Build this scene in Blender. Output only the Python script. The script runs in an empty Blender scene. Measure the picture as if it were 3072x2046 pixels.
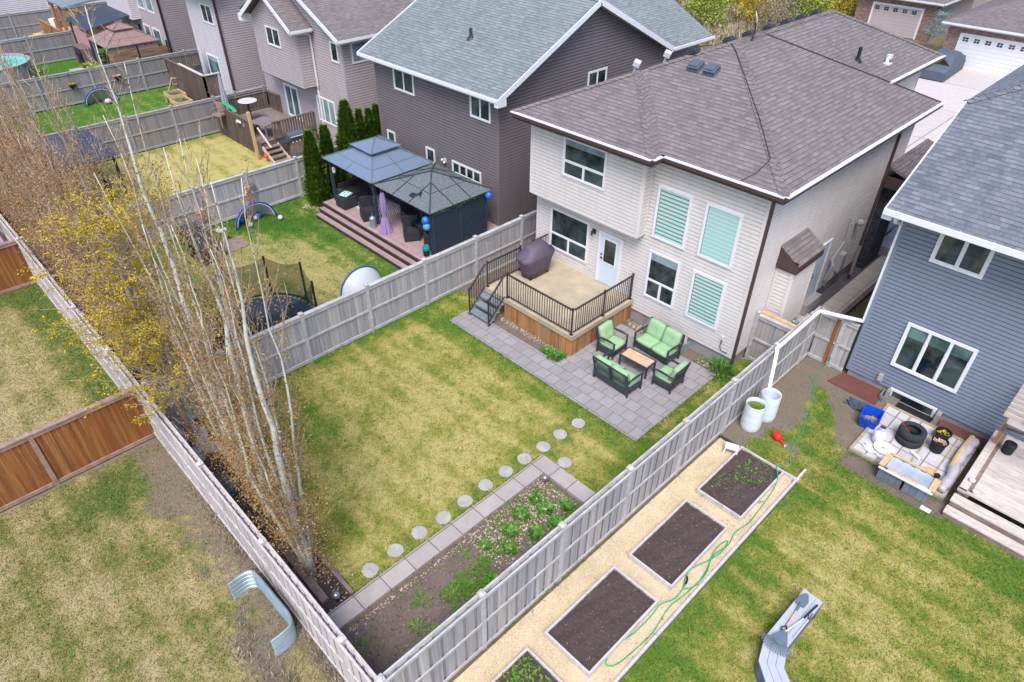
import bpy, math, random
import numpy as np
from mathutils import Matrix, Vector
random.seed(7); np.random.seed(7)
D = bpy.data; SC = bpy.context.scene; COL = SC.collection
R = math.radians; PI = math.pi

# ------------------------------------------------------------------ camera
cam = D.cameras.new('camera'); cam.sensor_width = 36.0; cam.lens = 2033.1/3072*36
cam.clip_start = .1; cam.clip_end = 3000
co = D.objects.new('camera', cam); COL.objects.link(co); SC.camera = co
YAW, PIT, ROLL = -0.791540392, 0.648952744, -0.0109806143
def _cam():
    f = Vector((math.cos(PIT)*math.sin(YAW), math.cos(PIT)*math.cos(YAW), -math.sin(PIT)))
    r = Vector((math.cos(YAW), -math.sin(YAW), 0)); d = f.cross(r)
    r2 = math.cos(ROLL)*r + math.sin(ROLL)*d; d2 = -math.sin(ROLL)*r + math.cos(ROLL)*d
    m = Matrix((r2, -d2, -f)).transposed().to_4x4(); m.translation = (0, 0, 13.6); return m
co.matrix_world = _cam()
# ------------------------------------------------------------------ light
W = D.worlds.new('World'); SC.world = W; W.use_nodes = True
nt = W.node_tree; bg = nt.nodes['Background']; sky = nt.nodes.new('ShaderNodeTexSky')
sky.sky_type = 'NISHITA'; sky.sun_disc = False
SUN_EL, SUN_AZ = R(58), R(140)
sky.sun_elevation = SUN_EL; sky.sun_rotation = SUN_AZ
sky.air_density = 1.0; sky.dust_density = 3.5; sky.ozone_density = 1.0; sky.altitude = 600
nt.links.new(sky.outputs[0], bg.inputs[0]); bg.inputs[1].default_value = .14
sl = D.lights.new('sun', 'SUN'); sl.energy = 1.6; sl.angle = R(28); sl.color = (1, .975, .94)
so = D.objects.new('sun', sl); COL.objects.link(so)
sd = Vector((math.sin(SUN_AZ)*math.cos(SUN_EL), math.cos(SUN_AZ)*math.cos(SUN_EL), math.sin(SUN_EL)))
so.rotation_euler = sd.to_track_quat('Z', 'Y').to_euler(); so.location = (0, 0, 40)
vs = SC.view_settings; vs.view_transform = 'Standard'; vs.look = 'None'; vs.gamma = 1; vs.exposure = 1.1
SC.render.engine = 'CYCLES'

# ------------------------------------------------------------------ materials
def lin(c): c /= 255; return c/12.92 if c <= .04045 else ((c+.055)/1.055)**2.4
K = .82
def S(r, g, b, k=K): return (lin(r)*k, lin(g)*k, lin(b)*k, 1)
MATS = {}
class NT:
    def __init__(s, name, rough=.8, spec=.3, metal=0):
        m = D.materials.new(name); m.use_nodes = True; s.m = m; s.t = m.node_tree; s.b = s.t.nodes['Principled BSDF']
        s.b.inputs['Roughness'].default_value = rough; s.b.inputs['Specular IOR Level'].default_value = spec
        s.b.inputs['Metallic'].default_value = metal; MATS[name] = m
    def n(s, ty, **kw):
        nd = s.t.nodes.new(ty)
        for k, v in kw.items():
            if k in nd.inputs:
                nd.inputs[k].default_value = v
            else: setattr(nd, k, v)
        return nd
    def l(s, a, b): s.t.links.new(a, b)
    def vec(s, kind='Object', scale=(1, 1, 1), rot=(0, 0, 0)):
        tc = s.n('ShaderNodeTexCoord'); mp = s.n('ShaderNodeMapping')
        mp.inputs['Scale'].default_value = scale; mp.inputs['Rotation'].default_value = rot
        s.l(tc.outputs[kind], mp.inputs[0]); return mp.outputs[0]
    def noise(s, vec, scale, detail=3, rough=.55):
        nd = s.n('ShaderNodeTexNoise', Scale=scale, Detail=detail, Roughness=rough); s.l(vec, nd.inputs['Vector']); return nd.outputs[0]
    def ramp(s, fac, stops):
        nd = s.n('ShaderNodeValToRGB'); e = nd.color_ramp.elements
        while len(e) > 1: e.remove(e[-1])
        e[0].position = stops[0][0]; e[0].color = stops[0][1]
        for p, c in stops[1:]: x = e.new(p); x.color = c
        s.l(fac, nd.inputs[0]); return nd.outputs[0]
    def mix(s, fac, a, b, mode='MIX'):
        nd = s.n('ShaderNodeMix', data_type='RGBA', blend_type=mode)
        for i, v in ((0, fac), (6, a), (7, b)):
            if hasattr(v, 'type') and not isinstance(v, (tuple, float, int)): s.l(v, nd.inputs[i])
            else: nd.inputs[i].default_value = v
        return nd.outputs[2]
    def math(s, op, a, b=0.):
        nd = s.n('ShaderNodeMath', operation=op)
        for i, v in ((0, a), (1, b)):
            if isinstance(v, (float, int)): nd.inputs[i].default_value = v
            else: s.l(v, nd.inputs[i])
        return nd.outputs[0]
    def col(s, c):
        if isinstance(c, tuple): s.b.inputs['Base Color'].default_value = c
        else: s.l(c, s.b.inputs['Base Color'])
        return s
    def bump(s, h, strength=.3, dist=.01):
        nd = s.n('ShaderNodeBump', Strength=strength, Distance=dist); s.l(h, nd.inputs['Height']); s.l(nd.outputs[0], s.b.inputs['Normal']); return s
def gr(v): return (v, v, v, 1)
def plain(name, c, rough=.7, spec=.3, metal=0, var=.12, sc=9., bump=0):
    """a paint or plastic with a little dirt and wear"""
    t = NT(name, rough, spec, metal); v = t.vec()
    n = t.noise(v, sc, 4, .6)
    t.col(t.mix(t.ramp(n, [(.3, gr(0)), (.7, gr(1))]), tuple(x*(1-var) for x in c[:3])+(1,), tuple(min(1, x*(1+var*.5)) for x in c[:3])+(1,)))
    if bump: t.bump(t.noise(v, sc*6, 3), bump, .01)
    return t.m
def shingles(name, c1, c2, c3):
    t = NT(name, .95, .1); v = t.vec('UV')
    br = t.n('ShaderNodeTexBrick', Scale=1.0); br.offset = .37; br.offset_frequency = 2; br.squash = 1.
    br.inputs['Mortar Size'].default_value = .005; br.inputs['Mortar Smooth'].default_value = .1
    br.inputs['Brick Width'].default_value = .17; br.inputs['Row Height'].default_value = .143; br.inputs['Bias'].default_value = 0
    br.inputs['Color1'].default_value = c1; br.inputs['Color2'].default_value = c2; br.inputs['Mortar'].default_value = tuple(x*.55 for x in c1[:3])+(1,)
    t.l(v, br.inputs['Vector'])
    br2 = t.n('ShaderNodeTexBrick', Scale=1.0); br2.offset = .61; br2.offset_frequency = 3
    br2.inputs['Mortar Size'].default_value = 0; br2.inputs['Brick Width'].default_value = .26; br2.inputs['Row Height'].default_value = .143
    br2.inputs['Color1'].default_value = gr(0); br2.inputs['Color2'].default_value = gr(1)
    t.l(v, br2.inputs['Vector'])
    sx = t.n('ShaderNodeSeparateXYZ'); t.l(v, sx.inputs[0])
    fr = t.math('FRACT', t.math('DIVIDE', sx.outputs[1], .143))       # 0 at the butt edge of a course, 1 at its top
    tab = t.math('MULTIPLY', br2.outputs[0], 1.0)
    c = t.mix(.5, br.outputs[0], t.mix(tab, c3, c2), 'MIX')
    butt = t.ramp(fr, [(0, gr(.42)), (.13, gr(.52)), (.20, gr(1)), (1, gr(.97))])  # shadow under the shingle butts, painted as a dark band
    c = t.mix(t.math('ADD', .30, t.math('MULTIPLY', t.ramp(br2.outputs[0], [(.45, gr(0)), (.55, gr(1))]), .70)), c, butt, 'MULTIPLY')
    g = t.noise(v, 90, 2, .7); c = t.mix(.55, c, t.ramp(g, [(.25, gr(.55)), (.75, gr(1.4))]), 'MULTIPLY')
    w = t.noise(v, .5, 3); c = t.mix(.35, c, t.ramp(w, [(.3, gr(.82)), (.7, gr(1.12))]), 'MULTIPLY')
    t.col(c)
    h = t.math('ADD', t.math('MULTIPLY', t.math('SUBTRACT', 1.0, fr), 1.0), t.math('MULTIPLY', br2.outputs[0], .5))
    t.bump(h, .9, .018); return t.m
def siding_mat(name, c, dirt=.1):
    t = NT(name, .55, .35); n = t.noise(t.vec(scale=(1, 1, .35)), 2.2, 5, .65); n2 = t.noise(t.vec(scale=(7, 7, .25)), 1, 4, .7)
    br = t.n('ShaderNodeTexBrick', Scale=1.0); br.offset = .37; br.inputs['Mortar Size'].default_value = .003; br.inputs['Brick Width'].default_value = 3.66; br.inputs['Row Height'].default_value = .25
    br.inputs['Color1'].default_value = gr(1); br.inputs['Color2'].default_value = gr(.985); br.inputs['Mortar'].default_value = gr(.94); t.l(t.vec('UV'), br.inputs['Vector'])
    k = t.mix(t.ramp(n, [(.3, gr(0)), (.72, gr(1))]), tuple(x*(1-dirt) for x in c[:3])+(1,), c)
    k = t.mix(1.0, k, br.outputs[0], 'MULTIPLY'); k = t.mix(.35, k, t.ramp(n2, [(.36, (.88, .86, .83, 1)), (.55, gr(1))]), 'MULTIPLY')
    t.col(k); return t.m
def wood(name, a, b, c=None, grain=(14, 14, .6), rough=.85, knots=False, horiz=False):
    t = NT(name, rough, .2); v = t.vec(scale=grain)
    n = t.noise(v, 1.0, 5, .65); n2 = t.noise(t.vec(scale=(grain[0]*.35, grain[1]*.35, grain[2]*.5)), 1.3, 2)
    k = t.mix(t.ramp(n, [(.33, gr(0)), (.67, gr(1))]), a, b)
    if c: k = t.mix(t.ramp(n2, [(.45, gr(0)), (.68, gr(1))]), k, c)
    gi = t.n('ShaderNodeNewGeometry'); k = t.mix(.8, k, t.ramp(gi.outputs['Random Per Island'], [(0, (.80, .80, .82, 1)), (.5, gr(.97)), (1, (1.16, 1.12, 1.08, 1))]), 'MULTIPLY')
    if grain[2] < 2: kn = t.noise(t.vec(), 3.1, 2, .5); k = t.mix(t.ramp(kn, [(.70, gr(0)), (.76, gr(.5))]), k, tuple(x*.6 for x in a[:3])+(1,))
    t.col(k); t.bump(n, .25, .004); return t.m
def soil(name, a, b, bits=None, sc=40, bump=.8):
    t = NT(name, .97, .1); v = t.vec(); n = t.noise(v, sc, 4, .7); n2 = t.noise(v, 1.6, 4, .6)
    k = t.mix(t.ramp(n, [(.3, gr(0)), (.7, gr(1))]), a, b)
    k = t.mix(.7, k, t.ramp(n2, [(.3, gr(.75)), (.7, gr(1.15))]), 'MULTIPLY')
    if bits:
        vo = t.n('ShaderNodeTexVoronoi', Scale=bits[1]); t.l(v, vo.inputs['Vector'])
        k = t.mix(t.ramp(vo.outputs['Distance'], [(bits[2], gr(1)), (bits[2]+.05, gr(0))]), k, bits[0])
    t.col(k); t.bump(n, bump, .03); return t.m
def lawn_mat(name, green, olive, tan):
    t = NT(name, .95, .1); v = t.vec()
    at = t.n('ShaderNodeAttribute'); at.attribute_name = 'mix'; ab = t.n('ShaderNodeAttribute'); ab.attribute_name = 'bare'
    n1 = t.noise(v, .95, 5, .62); n2 = t.noise(v, 4.2, 6, .72); n3 = t.noise(v, 42, 3, .8); nb = t.noise(v, 2.6, 6, .75)
    wv = t.n('ShaderNodeTexWave', Scale=.42, Distortion=2.2, Detail=2.0); wv.bands_direction = 'Y'; t.l(v, wv.inputs['Vector'])
    f = t.math('ADD', t.math('MULTIPLY', n1, 1.0), t.math('MULTIPLY', n2, .95))
    f = t.math('ADD', f, t.math('MULTIPLY', n3, .40)); f = t.math('ADD', f, t.math('MULTIPLY', wv.outputs['Fac'], .14))
    f = t.math('ADD', f, t.math('SUBTRACT', at.outputs['Fac'], 1.245))   # ~0..1, 1 = dry straw
    k = t.ramp(f, [(.24, green), (.49, olive), (.76, tan)])
    k = t.mix(t.ramp(t.math('ADD', ab.outputs['Fac'], t.math('MULTIPLY', t.math('SUBTRACT', nb, .5), 1.5)), [(.40, gr(0)), (.62, gr(.9))]), k, S(132, 118, 108))
    k = t.mix(.9, k, t.ramp(n3, [(.28, gr(.52)), (.5, gr(1.0)), (.74, gr(1.55))]), 'MULTIPLY')
    t.col(k); t.bump(n3, .8, .03); return t.m
def paver_mat(name, c1, c2, joint, w, h, off=.5, ms=.012, jv=1.):
    t = NT(name, .9, .2); v = t.vec('UV')
    br = t.n('ShaderNodeTexBrick', Scale=1.0); br.offset = off
    br.inputs['Mortar Size'].default_value = ms; br.inputs['Mortar Smooth'].default_value = .3
    br.inputs['Brick Width'].default_value = w; br.inputs['Row Height'].default_value = h
    br.inputs['Color1'].default_value = c1; br.inputs['Color2'].default_value = c2; br.inputs['Mortar'].default_value = joint
    t.l(v, br.inputs['Vector']); n = t.noise(v, 3, 5, .7); n3 = t.noise(v, 60, 3, .7)
    k = t.mix(.6, br.outputs[0], t.ramp(n, [(.3, gr(.82)), (.7, gr(1.15))]), 'MULTIPLY')
    k = t.mix(.5, k, t.ramp(n3, [(.3, gr(.8)), (.7, gr(1.2))]), 'MULTIPLY')
    t.col(k); t.bump(br.outputs['Fac'], -.6, .01); return t.m
def stone_mat(name, c1, c2, joint):
    t = NT(name, .9, .2); v = t.vec('UV')
    br = t.n('ShaderNodeTexBrick', Scale=1.0); br.offset = .4; br.inputs['Mortar Size'].default_value = .012
    br.inputs['Brick Width'].default_value = .3; br.inputs['Row Height'].default_value = .1
    br.inputs['Color1'].default_value = c1; br.inputs['Color2'].default_value = c2; br.inputs['Mortar'].default_value = joint
    t.l(v, br.inputs['Vector']); n = t.noise(v, 6, 4, .7)
    t.col(t.mix(.7, br.outputs[0], t.ramp(n, [(.3, gr(.6)), (.7, gr(1.35))]), 'MULTIPLY')); t.bump(br.outputs['Fac'], -.8, .02); return t.m
def glass_mat(name, a, b):
    t = NT(name, .04, .6); n = t.noise(t.vec(), 1.3, 3)
    t.col(t.mix(t.ramp(n, [(.4, gr(0)), (.62, gr(1))]), a, b)); return t.m
def clear_mat(name, tint, alpha):
    t = NT(name, .05, .6); t.col(tint); t.b.inputs['Alpha'].default_value = alpha; return t.m
def leaf_mat(name, cs, sc=3., trans=.0):
    t = NT(name, .7, .25); v = t.vec(); n = t.noise(v, sc, 3, .6); oi = t.n('ShaderNodeNewGeometry')
    f = t.math('ADD', t.math('MULTIPLY', n, .6), t.math('MULTIPLY', oi.outputs['Random Per Island'], .45))
    st = [(.25+.5*i/(len(cs)-1), c) for i, c in enumerate(cs)]
    t.col(t.ramp(f, st)); return t.m
def island_mat(name, cs, rough=.9):
    t = NT(name, rough, .2); oi = t.n('ShaderNodeNewGeometry')
    t.col(t.ramp(oi.outputs['Random Per Island'], [(i/(len(cs)-1), c) for i, c in enumerate(cs)])); return t.m
def bark_mat(name, a, b):
    t = NT(name, .85, .2); n = t.noise(t.vec(scale=(6, 6, 3)), 1, 4, .7)
    vo = t.noise(t.vec(scale=(5, 5, 22)), 1, 2); k = t.mix(t.ramp(n, [(.35, gr(0)), (.65, gr(1))]), a, b)
    t.col(t.mix(t.ramp(vo, [(.66, gr(0)), (.71, gr(1))]), k, S(70, 66, 62))); return t.m
def zebra_mat(name, light, dark, period, duty, soft=.04):
    t = NT(name, .8, .2); tc = t.vec(); sx = t.n('ShaderNodeSeparateXYZ'); t.l(tc, sx.inputs[0])
    fr = t.math('FRACT', t.math('DIVIDE', sx.outputs[2], period))
    t.col(t.ramp(fr, [(0, dark), (duty, dark), (duty+soft, light), (1-soft, light), (1, dark)])); return t.m
def lines_mat(name, c, d, axis, period, duty=.07, rough=.85, grain=(3, 3, 3)):
    """boards with dark gaps, across one axis"""
    t = NT(name, rough, .25); tc = t.vec(); sx = t.n('ShaderNodeSeparateXYZ'); t.l(tc, sx.inputs[0])
    q = t.math('DIVIDE', sx.outputs[axis], period); fr = t.math('FRACT', q); fl = t.math('FLOOR', q)
    wn = t.n('ShaderNodeTexWhiteNoise', noise_dimensions='1D'); t.l(fl, wn.inputs['W'])
    n = t.noise(t.vec(scale=grain), 1, 5, .65)
    k = t.mix(t.ramp(n, [(.3, gr(0)), (.7, gr(1))]), tuple(x*.82 for x in c[:3])+(1,), tuple(min(1, x*1.12) for x in c[:3])+(1,))
    k = t.mix(.5, k, t.ramp(wn.outputs[0], [(0, gr(.8)), (1, gr(1.15))]), 'MULTIPLY')
    g = t.ramp(fr, [(0, gr(0)), (duty*.6, gr(0)), (duty, gr(1))])
    t.col(t.mix(g, d, k)); t.bump(g, .6, .008); return t.m

# ------------------------------------------------------------------ mesh helpers
class MB:
    """collects faces; local frame: a along u, b along the outward normal n, c up"""
    def __init__(s, o=(0, 0, 0), u=(1, 0)):
        s.v = []; s.f = []; s.m2 = set(); s.o = Vector(o); L = math.hypot(*u); s.u = Vector((u[0]/L, u[1]/L, 0)); s.n = Vector((s.u.y, -s.u.x, 0))
        s.id = (tuple(s.o) == (0, 0, 0) and u == (1, 0)); s.flipb = not s.id
    def p(s, a, b, c):
        if s.id: s.v.append((a, b, c))
        else:
            q = s.o + s.u*a + s.n*b; s.v.append((q.x, q.y, q.z+c))
        return len(s.v)-1
    def face(s, pts): s.f.append([s.p(*q) for q in pts])
    def box(s, x0, y0, z0, x1, y1, z1):
        if x0 > x1: x0, x1 = x1, x0
        if y0 > y1: y0, y1 = y1, y0
        i = [s.p(x, y, z) for z in (z0, z1) for x, y in ((x0, y0), (x1, y0), (x1, y1), (x0, y1))]
        F = [(0, 3, 2, 1), (4, 5, 6, 7), (0, 1, 5, 4), (1, 2, 6, 5), (2, 3, 7, 6), (3, 0, 4, 7)]
        s.f += [[i[k] for k in (f if not s.flipb else f[::-1])] for f in F]; return s
    def beam(s, A, B, w, h, up=(0, 0, 1)):
        A = Vector(A); B = Vector(B); d = (B-A).normalized(); up = Vector(up)
        if abs(d.dot(up)) > .98: up = Vector((1, 0, 0))
        x = d.cross(up).normalized()*w/2; y = x.cross(d).normalized()*h/2
        i = [s.p(*(P+sx*x+sy*y)) for P in (A, B) for sx, sy in ((-1, -1), (1, -1), (1, 1), (-1, 1))]
        F = [(0, 1, 2, 3), (7, 6, 5, 4), (0, 4, 5, 1), (1, 5, 6, 2), (2, 6, 7, 3), (3, 7, 4, 0)]
        s.f += [[i[k] for k in f[::-1]] for f in F]; return s
    def tube(s, pts, r, n=6, cap=True):
        pts = [Vector(q) for q in pts]; rs = r if isinstance(r, (list, tuple)) else [r]*len(pts)
        rings = []; px = None
        for i, q in enumerate(pts):
            d = (pts[min(i+1, len(pts)-1)]-pts[max(i-1, 0)])
            if d.length < 1e-9: d = Vector((0, 0, 1))
            d.normalize()
            x = d.orthogonal().normalized() if px is None else (px-d*px.dot(d)).normalized()
            px = x; y = d.cross(x)
            rings.append([s.p(*(q+rs[i]*(math.cos(2*PI*k/n)*x+math.sin(2*PI*k/n)*y))) for k in range(n)])
        for a, b in zip(rings, rings[1:]):
            for k in range(n): s.f.append([a[k], a[(k+1) % n], b[(k+1) % n], b[k]])
        if cap: s.f.append(rings[0][::-1]); s.f.append(rings[-1])
        return s
    def lathe(s, x, y, prof, n=20, cap=True):
        rings = [[s.p(x+r*math.cos(2*PI*k/n), y+r*math.sin(2*PI*k/n), z) for k in range(n)] for r, z in prof]
        for a, b in zip(rings, rings[1:]):
            for k in range(n): s.f.append([a[k], a[(k+1) % n], b[(k+1) % n], b[k]])
        if cap: s.f.append(rings[0][::-1]); s.f.append(rings[-1])
        return s
    def prism(s, poly, z0, z1):
        n = len(poly); lo = [s.p(x, y, z0) for x, y in poly]; hi = [s.p(x, y, z1) for x, y in poly]
        s.f.append(lo[::-1]); s.f.append(hi)
        for k in range(n): s.f.append([lo[k], lo[(k+1) % n], hi[(k+1) % n], hi[k]])
        return s
    def slab(s, pts, t=.05):
        """a roof plane (3-D polygon, anticlockwise from above) with thickness t downwards"""
        n = len(pts); hi = [s.p(*q) for q in pts]; lo = [s.p(q[0], q[1], q[2]-t) for q in pts]
        s.f.append(hi); s.f.append(lo[::-1])
        for k in range(n): s.f.append([lo[k], lo[(k+1) % n], hi[(k+1) % n], hi[k]])
        return s
    def ball(s, c, r, n=12, sq=(1, 1, 1)):
        m = n//2; rings = []
        for i in range(1, m):
            t = PI*i/m; rings.append([s.p(c[0]+sq[0]*r*math.sin(t)*math.cos(2*PI*k/n), c[1]+sq[1]*r*math.sin(t)*math.sin(2*PI*k/n), c[2]-sq[2]*r*math.cos(t)) for k in range(n)])
        b = s.p(c[0], c[1], c[2]-sq[2]*r); t_ = s.p(c[0], c[1], c[2]+sq[2]*r)
        for k in range(n): s.f.append([b, rings[0][(k+1) % n], rings[0][k]]); s.f.append([t_, rings[-1][k], rings[-1][(k+1) % n]])
        for a, q in zip(rings, rings[1:]):
            for k in range(n): s.f.append([a[k], a[(k+1) % n], q[(k+1) % n], q[k]])
        return s
ORG = {}
def mesh(name, V, F, m, smooth=False, uv=True, org=(0, 0, 0)):
    me = D.meshes.new(name)
    if any(org): V = [(x-org[0], y-org[1], z-org[2]) for x, y, z in V]
    me.from_pydata(V, [], F); me.update()
    if uv and len(F) < 60000:
        ul = me.uv_layers.new(name='UVMap'); O = Vector(org)
        for p in me.polygons:
            n = p.normal
            if abs(n.z) > .995: u = Vector((1, 0, 0)); w = Vector((0, 1, 0))
            else: u = Vector((0, 0, 1)).cross(n).normalized(); w = n.cross(u)
            for li in p.loop_indices:
                q = me.vertices[me.loops[li].vertex_index].co+O; ul.data[li].uv = (q.dot(u), q.dot(w))
    if smooth: me.polygons.foreach_set('use_smooth', [True]*len(me.polygons))
    if m: me.materials.append(MATS[m] if isinstance(m, str) else m)
    return me
def part(name, mb, m, parent=None, label=None, smooth=False, bevel=0, auto=False):
    org = ORG.get(parent.name, (0, 0, 0)) if parent else (0, 0, 0)
    o = D.objects.new(name, mesh(name, mb.v, mb.f, m, smooth, True, org)); COL.objects.link(o)
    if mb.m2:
        o.data.materials.append(MATS[m+'_seam_shade'])
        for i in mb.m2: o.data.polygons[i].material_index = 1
    if parent: o.parent = parent
    if label: o['label'] = label
    if bevel:
        b = o.modifiers.new('bevel', 'BEVEL'); b.width = bevel; b.segments = 2; b.limit_method = 'ANGLE'
    ORG[o.name] = org; return o
def tag(o, label, cat, group=None):
    o['label'] = label; o['category'] = cat
    if group: o['group'] = group
    return o
def thing(name, label, cat, loc=(0, 0, 0), group=None, world=False, rz=0):
    """an Empty at the thing's base; world=True: its parts are given in world coordinates"""
    o = D.objects.new(name, None); COL.objects.link(o); o.location = loc; o.rotation_euler = (0, 0, rz); o.empty_display_size = .3
    ORG[o.name] = tuple(loc) if world else (0, 0, 0); return tag(o, label, cat, group)
def single(name, mb, m, label, cat, group=None, loc=None, smooth=False, bevel=0):
    """a thing that is one mesh; given in world coordinates, origin set at loc"""
    loc = loc or (0, 0, 0)
    o = D.objects.new(name, mesh(name, mb.v, mb.f, m, smooth, True, loc)); COL.objects.link(o); o.location = loc
    if bevel:
        b = o.modifiers.new('bevel', 'BEVEL'); b.width = bevel; b.segments = 2; b.limit_method = 'ANGLE'
    return tag(o, label, cat, group)
def struct(name, mb, m, kind='structure', smooth=False):
    o = D.objects.new(name, mesh(name, mb.v, mb.f, m, smooth)); COL.objects.link(o); o['kind'] = kind; return o
def dup(o, parent=None, loc=None, rz=None, label=None, group=None, scale=None):
    c = o.copy(); COL.objects.link(c)
    if parent: c.parent = parent
    if loc is not None: c.location = loc
    if rz is not None: c.rotation_euler = (0, 0, rz)
    if label: c['label'] = label
    if group: c['group'] = group
    if scale: c.scale = scale
    for ch in list(o.children): dup(ch, c)
    return c

# ------------------------------------------------------------------ palette
siding_mat('siding_cream', S(234, 227, 224)); siding_mat('siding_dark', S(130, 121, 124)); siding_mat('siding_taupe', S(196, 184, 188))
siding_mat('siding_white', S(226, 218, 226)); siding_mat('siding_blue', S(138, 148, 168)); siding_mat('siding_pink', S(200, 186, 188)); siding_mat('siding_tan', S(168, 158, 160))
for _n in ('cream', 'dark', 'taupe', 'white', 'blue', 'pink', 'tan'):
    _m = MATS['siding_'+_n].copy(); MATS['siding_'+_n+'_seam_shade'] = _m; _t = _m.node_tree; _b = _t.nodes['Principled BSDF']; _l = _b.inputs['Base Color'].links[0].from_socket
    _x = _t.nodes.new('ShaderNodeMix'); _x.data_type = 'RGBA'; _x.blend_type = 'MULTIPLY'; _x.inputs[0].default_value = 1; _x.inputs[7].default_value = gr(.86 if _n == 'cream' else .68); _t.links.new(_l, _x.inputs[6]); _t.links.new(_x.outputs[2], _b.inputs['Base Color'])  # darker siding copies that paint the shade line under each lap
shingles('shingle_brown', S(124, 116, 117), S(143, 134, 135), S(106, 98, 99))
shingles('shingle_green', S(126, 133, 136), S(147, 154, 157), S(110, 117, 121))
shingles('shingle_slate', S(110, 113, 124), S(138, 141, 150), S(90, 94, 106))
plain('trim_white', S(238, 238, 242), .45, .4, var=.06); plain('trim_brown', S(84, 66, 66), .5, .4); plain('trim_cream', S(226, 216, 216), .5)
plain('door_blue', S(214, 226, 240), .4, .4, var=.05); plain('metal_dark', S(66, 54, 54), .4, .5); plain('chrome', S(190, 190, 190), .25, .5, .8)
plain('black', S(38, 40, 44), .6); plain('rubber', S(52, 55, 60), .8, bump=.3); plain('galv', S(168, 186, 196), .38, .5, .55, var=.2, sc=4)
plain('galv_step', S(150, 160, 170), .55, .4, .3, var=.3, sc=6); plain('steel_grey', S(120, 134, 148), .45, .5, .35)
plain('conc', S(178, 174, 176), .9, .2, var=.15, sc=3, bump=.3); plain('conc_found', S(160, 156, 158), .92, .2, var=.22, sc=2.5, bump=.4)
plain('charcoal', S(62, 66, 74), .5, .4, var=.1); plain('gazebo_roof', S(122, 138, 160), .35, .5, .15, var=.06, sc=1.5)
plain('wicker', S(58, 60, 66), .75, bump=1.0, var=.25, sc=22); plain('navy', S(58, 70, 86), .5); plain('cushion_black', S(54, 54, 60), .9)
glass_mat('glass', S(24, 36, 38), S(74, 88, 88)); glass_mat('glass_lit', S(60, 88, 88), S(112, 140, 140)); glass_mat('glass_curtain', S(120, 140, 148), S(160, 176, 184))
clear_mat('glass_clear', (.75, .95, .9, 1), .10)
zebra_mat('zebra', S(192, 226, 220), S(34, 66, 70), .127, .34); plain('roller', S(176, 216, 210), .8, var=.03)
zebra_mat('zebra_soft', S(180, 220, 214), S(158, 200, 196), .127, .25, .2)
wood('fence_grey', S(146, 146, 148), S(192, 190, 191), S(172, 165, 163)); wood('fence_grey_far', S(132, 128, 130), S(156, 150, 152), S(142, 138, 142))
wood('fence_rail', S(168, 165, 167), S(206, 203, 204), None, (3, 3, 14)); wood('fence_rail_far', S(150, 150, 154), S(176, 174, 178), None, (3, 3, 14)); wood('fence_pale', S(182, 174, 176), S(216, 208, 208), S(204, 196, 194), (9, 9, .6))
wood('cedar', S(112, 64, 34), S(182, 124, 74), S(140, 82, 44), (8, 8, .35)); wood('cedar_rail', S(146, 118, 108), S(176, 148, 138), None, (5, 5, 5))
wood('cedar_skirt', S(138, 84, 44), S(206, 148, 94), S(170, 142, 112), (9, 9, .5)); wood('old_wood', S(98, 86, 82), S(138, 124, 118), S(118, 96, 86), (12, 12, .8))
wood('pine', S(196, 164, 118), S(222, 192, 146), None, (6, 6, 1)); wood('timber', S(128, 108, 102), S(160, 140, 134), None, (3, 12, 12)); wood('pergola_wood', S(190, 178, 172), S(218, 208, 202), None, (3, 12, 8))
wood('barn', S(96, 72, 60), S(176, 146, 118), S(120, 96, 80), (.8, .8, 9))
lines_mat('composite_pink', S(176, 150, 150), S(120, 98, 98), 1, .14, .06); plain('composite_riser', S(72, 58, 60), .7)
lines_mat('deck_grey', S(206, 200, 200), S(140, 132, 132), 1, .14, .07, grain=(.5, 9, 9)); lines_mat('planter_grey', S(120, 128, 142), S(84, 90, 102), 0, .17, .06)
lines_mat('deck_old', S(140, 128, 126), S(84, 74, 72), 1, .14, .08); lines_mat('table_slat', S(140, 128, 134), S(78, 70, 76), 1, .1, .12)
lines_mat('louver', S(84, 94, 108), S(40, 46, 56), 2, .11, .2, .5); lines_mat('metal_roof', S(64, 74, 90), S(44, 50, 62), 0, .2, .14, .45)
lines_mat('deck_tan_far', S(190, 160, 110), S(120, 96, 64), 1, .15, .08)
paver_mat('pavers', S(163, 158, 161), S(150, 146, 149), S(110, 103, 101), .41, .41, .5, .010); paver_mat('edging', S(184, 175, 172), S(172, 163, 161), S(110, 100, 98), .6, .7, .0, .014)
paver_mat('walk', S(224, 211, 196), S(212, 200, 186), S(150, 140, 130), .75, .6, 0, .012); paver_mat('patio_tile', S(204, 202, 204), S(188, 186, 190), S(132, 126, 124), .6, .6, 0, .02)
paver_mat('driveway', S(206, 196, 192), S(198, 188, 186), S(160, 150, 148), 5.2, 6.0, 0, .05)
stone_mat('brick_stone', S(140, 112, 104), S(174, 146, 134), S(120, 104, 98)); stone_mat('stone_dark', S(60, 62, 70), S(86, 88, 96), S(46, 46, 52))
soil('soil', S(108, 94, 88), S(142, 126, 118), (S(170, 158, 150), 26, .07)); soil('soil_dark', S(78, 66, 64), S(104, 90, 88), (S(190, 180, 170), 16, .055), 60)
soil('mulch_dark', S(58, 50, 50), S(104, 94, 92), (S(150, 140, 136), 34, .10), 70); soil('mulch_red', S(104, 62, 56), S(140, 96, 88), None, 60); soil('gravel', S(196, 172, 134), S(244, 226, 194), (S(150, 128, 98), 34, .14), 46, .8)
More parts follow.
